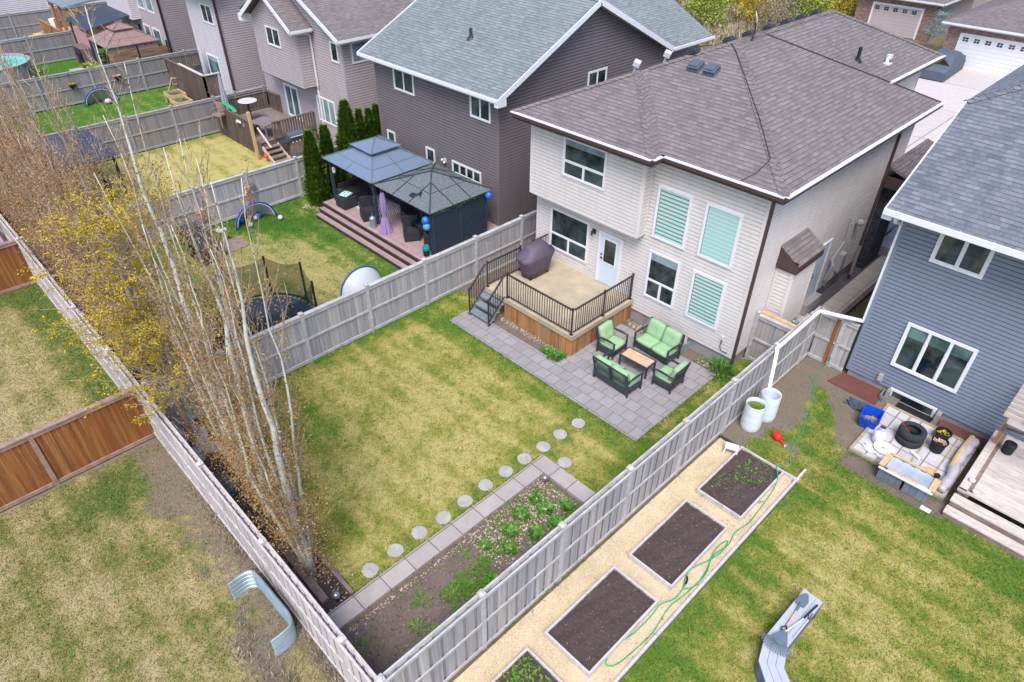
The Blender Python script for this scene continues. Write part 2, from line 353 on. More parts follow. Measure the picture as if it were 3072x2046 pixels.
soil('gravel_dark', S(84, 82, 88), S(130, 128, 134), None, 50); soil('ground', S(120, 112, 88), S(140, 132, 100)); soil('deck_coat', S(182, 166, 142), S(198, 184, 160), None, 60, .15)
soil('stone_agg', S(160, 157, 154), S(206, 203, 199), (S(120, 116, 120), 60, .12), 90, .4)
lawn_mat('lawn', S(96, 126, 50), S(148, 148, 72), S(190, 177, 114)); lawn_mat('lawn_green', S(74, 116, 42), S(114, 136, 60), S(180, 168, 110)); lawn_mat('lawn_dry', S(98, 116, 58), S(145, 138, 84), S(182, 166, 122))
island_mat('grass_blades', [S(84, 116, 44), S(120, 136, 58), S(168, 160, 90), S(196, 182, 118), S(150, 148, 76)])
island_mat('grass_green', [S(64, 112, 34), S(96, 140, 46), S(124, 156, 60)])
leaf_mat('thuja', [S(50, 76, 22), S(88, 120, 34), S(138, 164, 58)]); leaf_mat('bud_brown', [S(110, 80, 40), S(150, 114, 60), S(184, 150, 96)], 1.2); leaf_mat('leaf_yellow', [S(140, 124, 22), S(186, 162, 34), S(214, 190, 60)], 1.5)
leaf_mat('leaf_green', [S(96, 120, 36), S(146, 166, 54), S(190, 196, 90)], .6); leaf_mat('leaf_tan', [S(110, 96, 80), S(150, 134, 116), S(176, 160, 140)], 1.)
leaf_mat('plant_green', [S(52, 100, 34), S(84, 140, 48), S(122, 168, 66)]); bark_mat('bark_white', S(188, 188, 178), S(218, 218, 208)); bark_mat('bark_grey', S(132, 116, 110), S(166, 150, 144))
island_mat('dry_leaves', [S(150, 128, 106), S(196, 178, 156), S(216, 202, 186), S(120, 92, 74)]); plain('green_fabric', S(158, 194, 150), .95, .1, var=.08, sc=14, bump=.3)
plain('table_tile', S(216, 180, 148), .5, .4, var=.25, sc=5); plain('grill_cover', S(98, 86, 104), .6, .3, var=.12, sc=3); plain('water_green', S(98, 112, 18), .1, .6); plain('barrel', S(222, 232, 240), .35, .4, var=.04)
plain('blue_tub', S(20, 78, 200), .4, .4); plain('red', S(226, 40, 50), .4, .4); plain('hose', S(44, 170, 110), .4, .4, var=.05); plain('purple_cloth', S(166, 140, 190), .9, .1); plain('pool_water', S(110, 214, 206), .08, .6, var=.1, sc=2)
plain('pool_wall', S(170, 166, 170), .6); plain('tan_fabric', S(152, 124, 122), .9, .1); plain('pink_mesh', S(196, 148, 156), .9, .1); plain('umbrella_grey', S(168, 172, 184), .9, .1); plain('umbrella_pink', S(220, 186, 206), .9, .1)
plain('tarp', S(70, 84, 100), .55, .4, var=.2, sc=3); plain('plastic_wrap', S(190, 184, 196), .3, .5, var=.15, sc=5); plain('plastic_sheet', S(178, 188, 206), .3, .5, var=.2, sc=4); plain('goal_blue', S(30, 72, 170), .6)
plain('balloon', S(40, 110, 210), .3, .5); plain('balloon_light', S(90, 160, 230), .3, .5); plain('teal', S(30, 140, 150), .8); plain('tin', S(216, 214, 220), .3, .5, var=.1); plain('cover_grey', S(88, 98, 112), .7); plain('orange', S(230, 90, 60), .6)
clear_mat('net', S(204, 208, 214), .93); clear_mat('net_dark', S(30, 32, 34), .55)
t = NT('canopy_torn', .8, .3); v = t.vec(); n = t.noise(v, 38, 3, .8); n2 = t.noise(v, 1.6, 2)
t.col(t.mix(t.ramp(n, [(.42, gr(0)), (.58, gr(1))]), S(72, 78, 86), S(132, 138, 142))); t.bump(n, .3, .004)
t = NT('rug', .9, .1); tc = t.vec(scale=(1, 1, 1)); w1 = t.n('ShaderNodeTexBrick', Scale=1.); w1.inputs['Brick Width'].default_value = .24; w1.inputs['Row Height'].default_value = .09; w1.inputs['Mortar Size'].default_value = .02
w1.inputs['Color1'].default_value = S(36, 36, 40); w1.inputs['Color2'].default_value = S(200, 200, 200); w1.inputs['Mortar'].default_value = S(228, 228, 230); t.l(t.vec(rot=(0, 0, R(45))), w1.inputs['Vector']); t.col(w1.outputs[0])
t = NT('stripe_fabric', .9, .1); sx = t.n('ShaderNodeSeparateXYZ'); t.l(t.vec(), sx.inputs[0]); t.col(t.ramp(t.math('FRACT', t.math('DIVIDE', sx.outputs[0], .13)), [(0, S(230, 236, 236)), (.5, S(230, 236, 236)), (.55, S(90, 186, 176)), (1, S(90, 186, 176))]))
plain('steel_plank', S(184, 188, 200), .6, .3, var=.08, sc=5)
t = NT('mesh_tramp', .8, .2); t.col(S(52, 62, 78))

leaf_mat('flowers', [S(220, 60, 110), S(240, 150, 170), S(240, 220, 120), S(230, 230, 220), S(200, 40, 80)], 9.); plain('pond', S(52, 66, 92), .2, .5); soil('reeds', S(150, 152, 90), S(200, 190, 140), None, 8); leaf_mat('spruce', [S(110, 140, 140), S(160, 186, 180)]); leaf_mat('red_twig', [S(110, 60, 60), S(150, 90, 90)])

leaf_mat('bud_dull', [S(120, 84, 50), S(164, 120, 76), S(198, 160, 112)], 1.2); bark_mat('bark_pink', S(166, 146, 132), S(204, 188, 176)); bark_mat('bark_twig', S(146, 122, 100), S(190, 172, 154))

island_mat('soil_bits', [S(70, 58, 54), S(110, 96, 90), S(160, 148, 138), S(92, 78, 72)]); wood('strip_wood', S(150, 136, 122), S(188, 172, 154), None, (6, 6, 6))

island_mat('petals', [S(214, 160, 160), S(232, 206, 198), S(196, 120, 110), S(236, 226, 214)]); island_mat('pebble', [S(150, 128, 96), S(214, 196, 164), S(246, 236, 214), S(180, 156, 120), S(232, 214, 182)])
# ================================================================== ground
def sheet(name, x0, y0, x1, y1, z, m, kind='structure'):
    mb = MB(); mb.face([(x0, y0, z), (x1, y0, z), (x1, y1, z), (x0, y1, z)]); return struct(name, mb, m, kind)
def poly(name, pts, z, m, th=0):
    mb = MB()
    if th: mb.prism(pts, z-th, z)
    else: mb.face([(x, y, z) for x, y in pts])
    return struct(name, mb, m)
def seg(x, y, x0, y0, x1, y1):
    t = max(0, min(1, ((x-x0)*(x1-x0)+(y-y0)*(y1-y0))/((x1-x0)**2+(y1-y0)**2))); return math.hypot(x-x0-t*(x1-x0), y-y0-t*(y1-y0))
def lawn(name, x0, y0, x1, y1, z, m, fn, st=.2, bare=None):
    nx = int((x1-x0)/st)+1; ny = int((y1-y0)/st)+1
    V = [(x0+(x1-x0)*i/nx, y0+(y1-y0)*j/ny, z) for j in range(ny+1) for i in range(nx+1)]
    F = [(j*(nx+1)+i, j*(nx+1)+i+1, (j+1)*(nx+1)+i+1, (j+1)*(nx+1)+i) for j in range(ny) for i in range(nx)]
    me = mesh(name, V, F, m, uv=False); a = me.attributes.new('mix', 'FLOAT', 'POINT')
    a.data.foreach_set('value', [fn(p[0], p[1]) for p in V])
    if bare: a = me.attributes.new('bare', 'FLOAT', 'POINT'); a.data.foreach_set('value', [bare(p[0], p[1]) for p in V])
    o = D.objects.new(name, me); COL.objects.link(o); o['kind'] = 'structure'; return o
def g(d, w): return math.exp(-(d/w)**2)
sheet('ground', -700, -300, 500, 900, -.05, 'ground')
def f_main(x, y):
    v = .60
    v -= .32*g(seg(x, y, -15, 11.6, -6.9, 11.6), .4) + .34*g(seg(x, y, -6.3, 9.7, -6.3, 17.4), .7)*(1 if x > -7.1 else .4)
    v -= .30*g(x+16.3, .5) + .34*g(math.hypot(x+13.9, y-5.4), 1.2) + .3*g(math.hypot(x+15.3, y-11.6), .9)
    v -= .26*g(seg(x, y, -8.8, 4, -8.7, 11), .4) + .2*g(seg(x, y, -10, 4, -15, 3.6), .6)
    v += .10*g(math.hypot(x+11, y-7.4), 2.2) + .12*g(math.hypot(x+9.6, y-3.9), .7)
    return v
lawn('lawn', -16.35, 3.3, -5.66, 17.4, .02, 'lawn', f_main)
def f_gaz(x, y):
    v = .68 - .34*g(x+27.2, 1.3) - .36*g(seg(x, y, -25, 12.2, -17, 12.2), .9) - .35*g(seg(x, y, -27, 10, -25, 11), 1.2)
    v += .14*g(math.hypot(x+23.5, y-9.4), 1.7) + .12*g(math.hypot(x+21, y-10.6), 1.3); return v - .25*g(x+16.6, .8)
lawn('lawn', -27.2, 3.3, -16.46, 17.3, .02, 'lawn_green', f_gaz)
lawn('lawn', -37.5, 3.3, -27.36, 17.3, .02, 'lawn', lambda x, y: .72-.2*g(x+30, 1.3)*g(y-11, 3)-.3*g(x+37.3, .5))
lawn('lawn', -47.7, 3.3, -37.7, 17.3, .02, 'lawn_green', lambda x, y: .22+.16*g(math.hypot(x+41, y-10.5), 3)+.1*g(y-13, 1.5))
lawn('lawn', -90, -12, -45.2, 2.36, .02, 'lawn_green', lambda x, y: .4)
lawn('lawn', -58.4, 3.3, -47.9, 17.3, .02, 'lawn_green', lambda x, y: .12)
lawn('lawn', -68, 3.3, -58.6, 17.3, .02, 'lawn_green', lambda x, y: .3)
def f_right(x, y):
    v = .46 - .2*g(seg(x, y, -3.1, 5, -3.2, 14), .6) - .22*g(seg(x, y, -2.8, 15.4, 2, 14.4), .9) - .12*g(seg(x, y, -3, 7, 3, 6.5), .8)
    return v + .18*g(math.hypot(x+.8, y-12.2), 1.6) + .14*g(math.hypot(x-.8, y-9), 1.5) + .1*math.sin(y*1.9+x)*.6
lawn('lawn', -3.2, -2, 9, 15.4, .02, 'lawn', f_right)
def b_bar(x, y):
    v = 1.0 - 1.0*g(seg(x, y, -4.35, 14.0, -2.6, 13.8), .6) - 1.0*g(seg(x, y, -4.15, 16.9, -3.7, 16.0), .42) - .8*g(seg(x, y, -4.5, 17.6, -4.35, 17.5), .25) - .9*g(seg(x, y, -3.9, 15.6, -3.0, 15.1), .35) - .9*g(math.hypot(x+4.4, y-14.9), .35) - 1.1*g(seg(x, y, -3.2, 15.2, -2.7, 14.8), .6)
    return max(v, 0)
def f_bar(x, y): return .32+.2*g(x+3.0, .3)
lawn('lawn', -5.56, 13.7, -2.62, 18.96, .026, 'lawn', f_bar, .12, b_bar)
sheet('soil', -2.8, 15.1, -.2, 15.9, .03, 'soil')
def f_back(x, y): return .56 - .45*g(math.hypot(x+15, y-.6), .8) - .2*g(math.hypot(x+15.5, y-1.6), .8) + .08*math.sin(x*2.1)*math.sin(y*1.7)
def b_back(x, y): return .62*g(y-2.3, .4)*(x > -15.8) + .62*g(seg(x, y, -15.9, 2.0, -14.0, 1.5), .5) + .46*g(seg(x, y, -13.5, 1.7, -8.5, 1.5), .55) + .4*g(seg(x, y, -9, 1.4, -6.5, 1.2), .5) + .6*g(x+16.35, .28)
lawn('lawn', -16.4, -14, 2, 2.36, .02, 'lawn_dry', f_back, bare=b_back)
lawn('lawn', -27.4, -14, -16.6, 2.36, .02, 'lawn_dry', lambda x, y: .86-.75*g(y-2.2, .8)-.5*g(x+27.3, 1.0)-.2*g(y-.3, 1.5))
lawn('lawn', -45, -10, -27.6, 2.36, .02, 'lawn_green', lambda x, y: .1)
# bare strips and beds
def blob(name, pts, z, m, n=6, jit=.12, seed=1):
    """an irregular bed outline"""
    rr = random.Random(seed); out = []
    for (x0, y0), (x1, y1) in zip(pts, pts[1:]+pts[:1]):
        for k in range(n): t_ = k/n; out.append((x0+(x1-x0)*t_+rr.uniform(-jit, jit), y0+(y1-y0)*t_+rr.uniform(-jit, jit)))
    return poly(name, out, z, m)
poly('planting_bed', [(-69, 2.44), (-8.45, 2.44), (-8.45, 3.5), (-69, 3.62)], .03, 'mulch_dark')
poly('garden_soil', [(-8.0, 2.44), (-5.64, 2.44), (-5.64, 9.15), (-8.0, 9.15)], .032, 'soil')
poly('planting_bed', [(-4.55, 18.2), (-3.05, 18.15), (-3.05, 18.97), (-4.35, 18.97)], .05, 'mulch_red'); poly('planting_bed', [(-1.45, 18.38), (-.2, 18.38), (-.2, 18.97), (-1.45, 18.97)], .05, 'mulch_red')
poly('gravel', [(-5.5, -2), (-3.22, -2), (-3.25, 13.68), (-5.5, 13.68)], .034, 'gravel')
# paving
mb = MB(); mb.prism([(-15.05, 11.82), (-7.05, 11.82), (-7.05, 15.95), (-10.92, 15.95), (-10.92, 12.82), (-14.0, 12.78), (-14.0, 13.2), (-15.05, 13.2)], -.02, .06); struct('patio', mb, 'pavers')
poly('soil', [(-14.0, 12.78), (-10.92, 12.82), (-10.92, 13.4), (-14.0, 13.4)], .045, 'soil'); poly('soil', [(-10.92, 15.95), (-7.0, 15.95), (-7.0, 16.5), (-10.92, 16.5)], .045, 'soil')
poly('soil', [(-16.3, 13.4), (-14.8, 13.3), (-14.8, 16.5), (-16.3, 16.5)], .04, 'soil')
mb = MB(); mb.box(-8.44, 2.75, .0, -7.98, 9.56, .12); mb.box(-7.978, 9.12, .0, -5.66, 9.56, .12); struct('stone_edging', mb, 'edging')
mb = MB(); mb.box(-6.55, 17.5, -.02, -5.85, 29.2, .07); mb.box(-6.95, 17.6, -.02, -6.552, 21.2, .066); struct('path', mb, 'walk')
poly('gravel', [(-6.95, 21.2), (-6.55, 21.2), (-6.55, 27.2), (-6.95, 27.2)], .06, 'gravel_dark'); mb = MB(); mb.box(-5.85, 17.5, 0, -5.7, 29.2, .16); struct('kerb', mb, 'timber')
mb = MB(); mb.prism([(-16, 30.5), (-6.3, 30.5), (-6.3, 33), (12, 33), (12, 58.8), (-16.5, 58.8), (-16.5, 45), (-16, 45)], -.03, .05); struct('driveway', mb, 'driveway')
mb = MB(); mb.prism([(-7.6, 29.3), (-5.8, 29.3), (-5.4, 29.9), (-5.4, 30.6), (-8.0, 30.6)], -.03, .055); struct('pavement', mb, 'conc')
# slabs with timber strips beside the blue house
mb = MB(); mb.box(-2.76, 15.86, -.02, -.35, 18.36, .10); struct('patio', mb, 'patio_tile')
for i, a in enumerate(((-2.8, 15.80, -2.72, 18.42), (-2.72, 15.80, -.35, 15.88), (-2.72, 18.34, -.35, 18.42), (-2.12, 15.88, -2.07, 18.34), (-1.44, 15.88, -1.40, 18.34), (-.85, 15.88, -.81, 18.34))):
    mb = MB(); mb.box(a[0], a[1], .0, a[2], a[3], .125); single('timber_strip', mb, 'strip_wood', ['long pale timber strip on the outer left edge of the slab patio', 'pale timber strip along the lawn side of the slab patio', 'pale timber strip along the blue house side of the slab patio', 'leftmost timber strip laid between the concrete slabs by the blue house', 'middle timber strip laid between the concrete slabs by the blue house', 'timber strip between the slabs nearest the grey deck'][i], 'timber strip', 'timber strips in the slab patio', (a[0], a[1], 0))
# ================================================================== fences
def fence(name, A, B, h, label, style='panel', posts=(), mat='fence_grey', rail='fence_rail', side=1, group=None, midz=.5, cap=True, bw=.14, z0=0, pstick=.06):
    L = math.hypot(B[0]-A[0], B[1]-A[1]); u = ((B[0]-A[0])/L, (B[1]-A[1])/L)
    t = thing(name, label, 'fence', (A[0], A[1], z0), group)
    th = math.atan2(u[1], u[0]); t.rotation_euler = (0, 0, th)         # local: x along, -y = right of direction
    rr = random.Random(len(label)); mb = MB(); a = 0; i = 0
    while a < L-.02:
        w = min(bw, L-a); zt = h-.05+rr.uniform(-.012, .006)
        if style == 'panel': mb.box(a+.004, -.010+rr.uniform(-.006, .005), .08+rr.uniform(-.01, .02), a+w-.002, .012+rr.uniform(-.002, .002), zt)
        else:
            s = 1 if i % 2 else -1; e = .035
            mb.box(a-e, s*.020-.008+rr.uniform(-.002, .002), .08, a+w+e, s*.020+.008+rr.uniform(-.002, .002), zt)
        a += w; i += 1
    part('boards', mb, mat, t)
    y0, y1 = ((-.05, -.014) if side > 0 else (.016, .05)) if style == 'panel' else (-.055, -.030)
    for z, hh in ((h-.13, .11), (h*midz-.03, .07), (.05, .11)):
        mb = MB(); mb.box(0, y0, z, L, y1, z+hh)
        if style != 'panel': mb.box(0, -y1, z, L, -y0, z+hh)
        part('rail', mb, rail, t)
    if cap: mb = MB(); mb.box(0, -.07, h-.02, L, .07 if style == 'panel' else .07, h+.018) if style == 'panel' else (mb.box(0, -.085, h-.02, L, -.042, h+.015), mb.box(0, .042, h-.02, L, .085, h+.015)); part('cap_rail', mb, rail, t)
    for q in posts:
        mb = MB(); mb.box(q-.055, -.062, 0, q+.055, .062, h+pstick); mb.box(q-.068, -.075, h+pstick, q+.068, .075, h+pstick+.03); mb.lathe(q, 0, [(.075, h+pstick+.03), (.03, h+pstick+.06)], 4); part('post', mb, rail, t)
    return t
fence('board_fence', (-16.36, 2.45), (-16.36, 17.4), 1.80, 'weathered grey board fence between the main lawn and the gazebo yard', posts=[.15, 2.4, 4.75, 7.1, 9.45, 11.8, 14.15], side=1)
fence('board_fence', (-5.62, 2.45), (-5.62, 19.0), 1.88, 'weathered grey board-on-board fence between the main lawn and the gravel garden beds', 'bob', posts=[.02, 2.36, 4.65, 6.95, 9.2, 11.45, 13.7, 15.9], midz=.52)
fence('back_fence', (-70, 2.40), (-5.5, 2.40), 1.83, 'long pale board-on-board fence running behind the poplar row', 'bob', posts=[k for k in [60.34-2.93*i for i in range(20)] if k > 0]+[63.27, 64.4], mat='fence_pale', rail='fence_pale', midz=.5)
fence('board_fence', (-27.28, 2.45), (-27.28, 17.2), 1.80, 'grey board fence hung with pink flower garlands beside the grass of the gazebo yard', posts=[.1, 1.4, 3.8, 6.2, 8.45, 10.85, 13.2, 14.6], side=1)
fence('board_fence', (-37.6, 2.45), (-37.6, 17.4), 1.85, 'taupe-grey board fence behind the small dark shed roof and the yellow lawn', posts=[k for k in (.2, 2.6, 5.0, 7.3, 9.6, 11.9, 13.1, 14.8)], side=1, mat='fence_grey_far', rail='fence_rail_far')
fence('board_fence', (-47.85, 2.45), (-47.85, 18), 1.85, 'taupe-grey board fence with two hanging flower baskets on it', posts=[.2, 3.1, 6, 8.9, 11.8, 14.7], side=1, mat='fence_grey_far', rail='fence_rail_far')
fence('board_fence', (-58.5, 2.45), (-58.5, 14.5), 1.85, 'taupe-grey board fence behind the round turquoise pool', posts=[2.5, 5.5, 8.3, 11.2], side=1, mat='fence_grey_far', rail='fence_rail_far')
fence('board_fence', (-67.3, 2.45), (-67.3, 20), 1.85, 'farthest taupe-grey board fence, in the top left corner', posts=[3, 6.2, 9.4, 12.4], side=1, mat='fence_grey_far', rail='fence_rail_far')
fence('cedar_fence', (-16.45, -9), (-16.45, 2.34), 1.8, 'rusty brown stained cedar fence nearest the bottom left corner', posts=[1.2, 3.9, 6.4, 8.85], mat='cedar', rail='cedar_rail', side=1, midz=-9, pstick=0)
fence('cedar_fence', (-27.4, -9), (-27.4, 2.34), 1.8, 'short stretch of rusty brown cedar fence at the left edge below the pink parasol', posts=[2, 5, 8], mat='cedar', rail='cedar_rail', side=1, midz=-9, pstick=0)
# gates
def gate(name, A, B, h, label, brace=None, pt=()):
    t = fence(name, A, B, h, label, 'panel', pt, 'fence_grey', 'fence_rail', 1); t['category'] = 'gate'
    if brace: mb = MB(); mb.box(brace[0], -.08, .1, brace[0]+.1, -.05, h-.02); part('brace', mb, brace[1], t)
    return t
gt = gate('fence_gate', (-6.93, 17.42), (-5.68, 17.42), 1.75, 'short grey gate panel between the cream house corner and the board fence', None, [.06])
mb = MB(); mb.box(.1, .08, 1.72, 1.2, .2, 1.82); part('lumber_rail', mb, 'pine', gt, 'new yellow lumber rail')
gate('fence_gate', (-5.55, 18.98), (-4.42, 18.98), 1.8, 'grey gate with an orange-brown upright brace beside the blue house', (.5, 'cedar'), [.72])
# ================================================================== houses
def siding(mb, z0, z1, lim, lap=.125, b=0.):
    prof = []; z = z0
    while z < z1-1e-4:
        h = min(lap, z1-z); prof += [(b+.013, z), (b+.009, z+h*.75), (b-.012, z+h*.79), (b-.013, z+h)]; z += lap
    for (b0, c0), (b1, c1) in zip(prof, prof[1:]):
        l0, r0 = lim(c0+1e-4 if c1 > c0 else c0); l1, r1 = lim(c1)
        if r0-l0 < .01 and r1-l1 < .01: continue
        if b1 < b-.01: mb.m2.add(len(mb.f))                             # recessed seam between two courses, its shadow line painted as a darker tone
        mb.f.append([mb.p(l0, b0, c0), mb.p(l1, b1, c1), mb.p(r1, b1, c1), mb.p(r0, b0, c0)][::-1])
def wall(root, A, B, z0, z1, m, lim=None, lap=.125, corners=True, tm='trim_cream', name='wall', label=None):
    """A->B with the outside on the right-hand side"""
    L = math.hypot(B[0]-A[0], B[1]-A[1]); mb = MB((A[0], A[1], 0), ((B[0]-A[0])/L, (B[1]-A[1])/L)); siding(mb, z0, z1, lim or (lambda z: (0, L)), lap)
    zt = z1 if not lim else z0
    if corners and not lim: mb.box(0, .0, z0, .07, .026, z1); mb.box(L-.07, .0, z0, L, .026, z1)
    mb.box(0, -.10, z0+.01, L, -.028, z1-.01) if not lim else mb.face([(lim(z0)[0], -.03, z0), (lim(z0)[1], -.03, z0)]+[(lim(z1)[1], -.03, z1), (lim(z1)[0], -.03, z1)])
    return part(name, mb, m, root, label)
def window(root, A, u, a0, a1, z0, z1, lay='single', frame='trim_white', gl='glass', fw=.07, blind=None, sill=False, d=.05, label=None, top=.22):
    """frame with panes, proud of the wall plane; A is a point of the wall, u its direction, outside on the right"""
    mb = MB((A[0], A[1], 0), u); b0 = .012
    mb.box(a0, b0, z1-fw, a1, d, z1); mb.box(a0, b0, z0, a1, d+(.015 if sill else 0), z0+fw)
    mb.box(a0, b0, z0+fw, a0+fw, d, z1-fw); mb.box(a1-fw, b0, z0+fw, a1, d, z1-fw)
    cells = []; i0, i1, j0, j1 = a0+fw, a1-fw, z0+fw, z1-fw; w = fw*.8
    if lay == 'single': cells = [(i0, i1, j0, j1)]
    elif lay in ('double', 'triple', 'quad'):
        n = {'double': 2, 'triple': 3, 'quad': 4}[lay]; s = (i1-i0-(n-1)*w)/n
        for k in range(n):
            x = i0+k*(s+w); cells.append((x, x+s, j0, j1))
            if k: mb.box(x-w, b0, j0, x, d-.004, j1)
    elif lay == 'picture':
        zm = j0+(j1-j0)*.36; mb.box(i0, b0, zm, i1, d-.004, zm+w); xm = (i0+i1)/2
        mb.box(xm-w/2, b0, j0, xm+w/2, d-.004, zm); cells = [(i0, i1, zm+w, j1), (i0, xm-w/2, j0, zm), (xm+w/2, i1, j0, zm)]
    o = part('window', mb, frame, root, label)
    mg = MB((A[0], A[1], 0), u); mback = MB((A[0], A[1], 0), u)
    for x0, x1, y0, y1 in cells:
        m2 = MB((A[0], A[1], 0), u); gb = .030 if not blind else .040
        m2.box(x0, gb-.006, y0, x1, gb, y1); part('pane', m2, 'glass_clear' if blind else gl, o)
        m3 = MB((A[0], A[1], 0), u)                                     # sash: thin dark reveal round the pane
        for bx in ((x0, y0, x1, y0+.018), (x0, y1-.018, x1, y1), (x0, y0+.018, x0+.018, y1-.018), (x1-.018, y0+.018, x1, y1-.018)): m3.box(bx[0], gb, bx[1], bx[2], gb+.006, bx[3])
        part('sash', m3, frame, o)
    if blind:
        mb2 = MB((A[0], A[1], 0), u); x0, x1, y0, y1 = cells[0]; mb2.box(i0+.03, .014, y0 if blind[1] >= 1 else y1-(y1-y0)*blind[1], i1-.03, .024, y1-.03); part('blind', mb2, blind[0], o)
        mb3 = MB((A[0], A[1], 0), u); mb3.box(i0, .006, j0, i1, .013, j1); part('interior', mb3, 'black', o)
    elif lay == 'picture' and top:
        mb2 = MB((A[0], A[1], 0), u); x0, x1, y0, y1 = cells[0]; mb2.box(x0+.03, .030, y1-top, x1-.03, .034, y1-.02); part('blind', mb2, 'glass_curtain', o)
    return o
def door(root, A, u, a0, a1, z0, z1, m='door_blue', glassz=.5, label=None):
    mb = MB((A[0], A[1], 0), u); f = .09
    mb.box(a0-f, .012, z0, a0, .06, z1+f); mb.box(a1, .012, z0, a1+f, .06, z1+f); mb.box(a0, .012, z1, a1, .06, z1+f); o = part('door_frame', mb, 'trim_white', root)
    mb = MB((A[0], A[1], 0), u); mb.box(a0, .012, z0, a1, .035, z1); dr = part('door', mb, m, root, label)
    if glassz:
        g0 = a0+.17; g1 = a1-.17; y0 = z0+(z1-z0)*glassz; y1 = z1-.16
        mb = MB((A[0], A[1], 0), u)
        for bx in ((g0-.04, y0-.04, g1+.04, y0), (g0-.04, y1, g1+.04, y1+.04), (g0-.04, y0, g0, y1), (g1, y0, g1+.04, y1)): mb.box(bx[0], .035, bx[1], bx[2], .05, bx[3])
        part('window_trim', mb, 'trim_white', dr); mb = MB((A[0], A[1], 0), u); mb.box(g0, .035, y0, g1, .041, y1); part('window', mb, 'glass', dr)
    for dz in (0, .13):
        mb = MB((A[0], A[1], 0), u); mb.box(a0+.05, .035, z0+.93+dz, a0+.09, .05, z0+1.0+dz); mb.box(a0+.055, .05, z0+.95+dz, a0+.15 if not dz else a0+.08, .085, z0+.975+dz); part('handle' if not dz else 'lock', mb, 'metal_dark', dr)
    return dr
def caps(root, lines, m, w=.15, seg_=.16):
    """ridge caps: overlapping bent shingle pieces along hips and ridges; each line: A, B, slope drop on both sides"""
    for A, B, n1, n2 in lines:
        mb = MB(); A = Vector(A); B = Vector(B); d = B-A; L = d.length; d.normalize(); N = max(1, int(L/seg_))
        s1 = Vector(n1).cross(d).normalized(); s2 = Vector(n2).cross(d).normalized()
        if s1.z > .001 or (abs(s1.z) < .001 and False): s1 = -s1
        if s2.z > .001: s2 = -s2
        if s1.dot(s2) > .99: s2 = -s2
        up = (Vector(n1)+Vector(n2)).normalized()
        for k in range(N):
            P = A+d*(k*L/N); Q = A+d*((k+1)*L/N+.03); lo, hi = .022, .036
            a = [mb.p(*(P+s1*w+up*hi*.8)), mb.p(*(P+up*hi)), mb.p(*(P+s2*w+up*hi*.8))]; b = [mb.p(*(Q+s1*w+up*lo*.8)), mb.p(*(Q+up*lo)), mb.p(*(Q+s2*w+up*lo*.8))]
            c = [mb.p(*(P+s1*w-up*.0)), mb.p(*(P)), mb.p(*(P+s2*w-up*.0))]
            mb.f += [[a[0], a[1], b[1], b[0]], [a[1], a[2], b[2], b[1]], [c[0], c[1], a[1], a[0]], [c[1], c[2], a[2], a[1]]]
        part('ridge_cap', mb, m, root)
def gutter(root, A, B, m='trim_white', w=.115, h=.11, fascia=None, out=None):
    """white gutter along the eave from A to B, outside on the right"""
    L = math.hypot(B[0]-A[0], B[1]-A[1]); mb = MB((A[0], A[1], 0), ((B[0]-A[0])/L, (B[1]-A[1])/L)); z = A[2]
    mb.box(0, .0, z-h, L, w, z-h+.012); mb.box(0, w-.022, z-h+.012, L, w, z+.012); mb.box(0, 0, z-h+.012, L, .012, z-.01); mb.box(0, .012, z-.055, L, w-.022, z-.045)
    k = .3
    while k < L: mb.box(k, .012, z-.02, k+.03, w-.022, z+.006); k += .75
    g_ = part('gutter', mb, m, root)
    if fascia: mb = MB((A[0], A[1], 0), ((B[0]-A[0])/L, (B[1]-A[1])/L)); mb.box(-.0, -.03, z-.20, L, -.002, z-.02); part('fascia', mb, fascia, root)
    return g_
def soffit(root, pts, z, m): mb = MB(); mb.prism(pts, z-.02, z); return part('soffit', mb, m, root)
def pipe_down(root, pts, m='trim_white', w=.075): 
    mb = MB()
    for a, b in zip(pts, pts[1:]): mb.beam(a, b, w, w*.75)
    return part('downspout', mb, m, root)
def N(a, b, c):
    n = (Vector(b)-Vector(a)).cross(Vector(c)-Vector(a)).normalized(); return n if n.z > 0 else -n

def brown_gutter(root, A, B):
    """brown gutter body with a white top lip, over a brown fascia"""
    L = math.hypot(B[0]-A[0], B[1]-A[1]); fr = ((A[0], A[1], 0), ((B[0]-A[0])/L, (B[1]-A[1])/L)); z = A[2]
    mb = MB(*fr); mb.box(-.0, -.03, z-.24, L, -.002, z-.02); part('fascia', mb, 'trim_brown', root)
    mb = MB(*fr); mb.box(-.0, 0, z-.13, L, .10, z-.025); g_ = part('gutter', mb, 'trim_brown', root)
    mb = MB(*fr); mb.box(-.0, 0.004, z-.024, L, .115, z+.006); part('gutter_cover', mb, 'trim_white', g_)
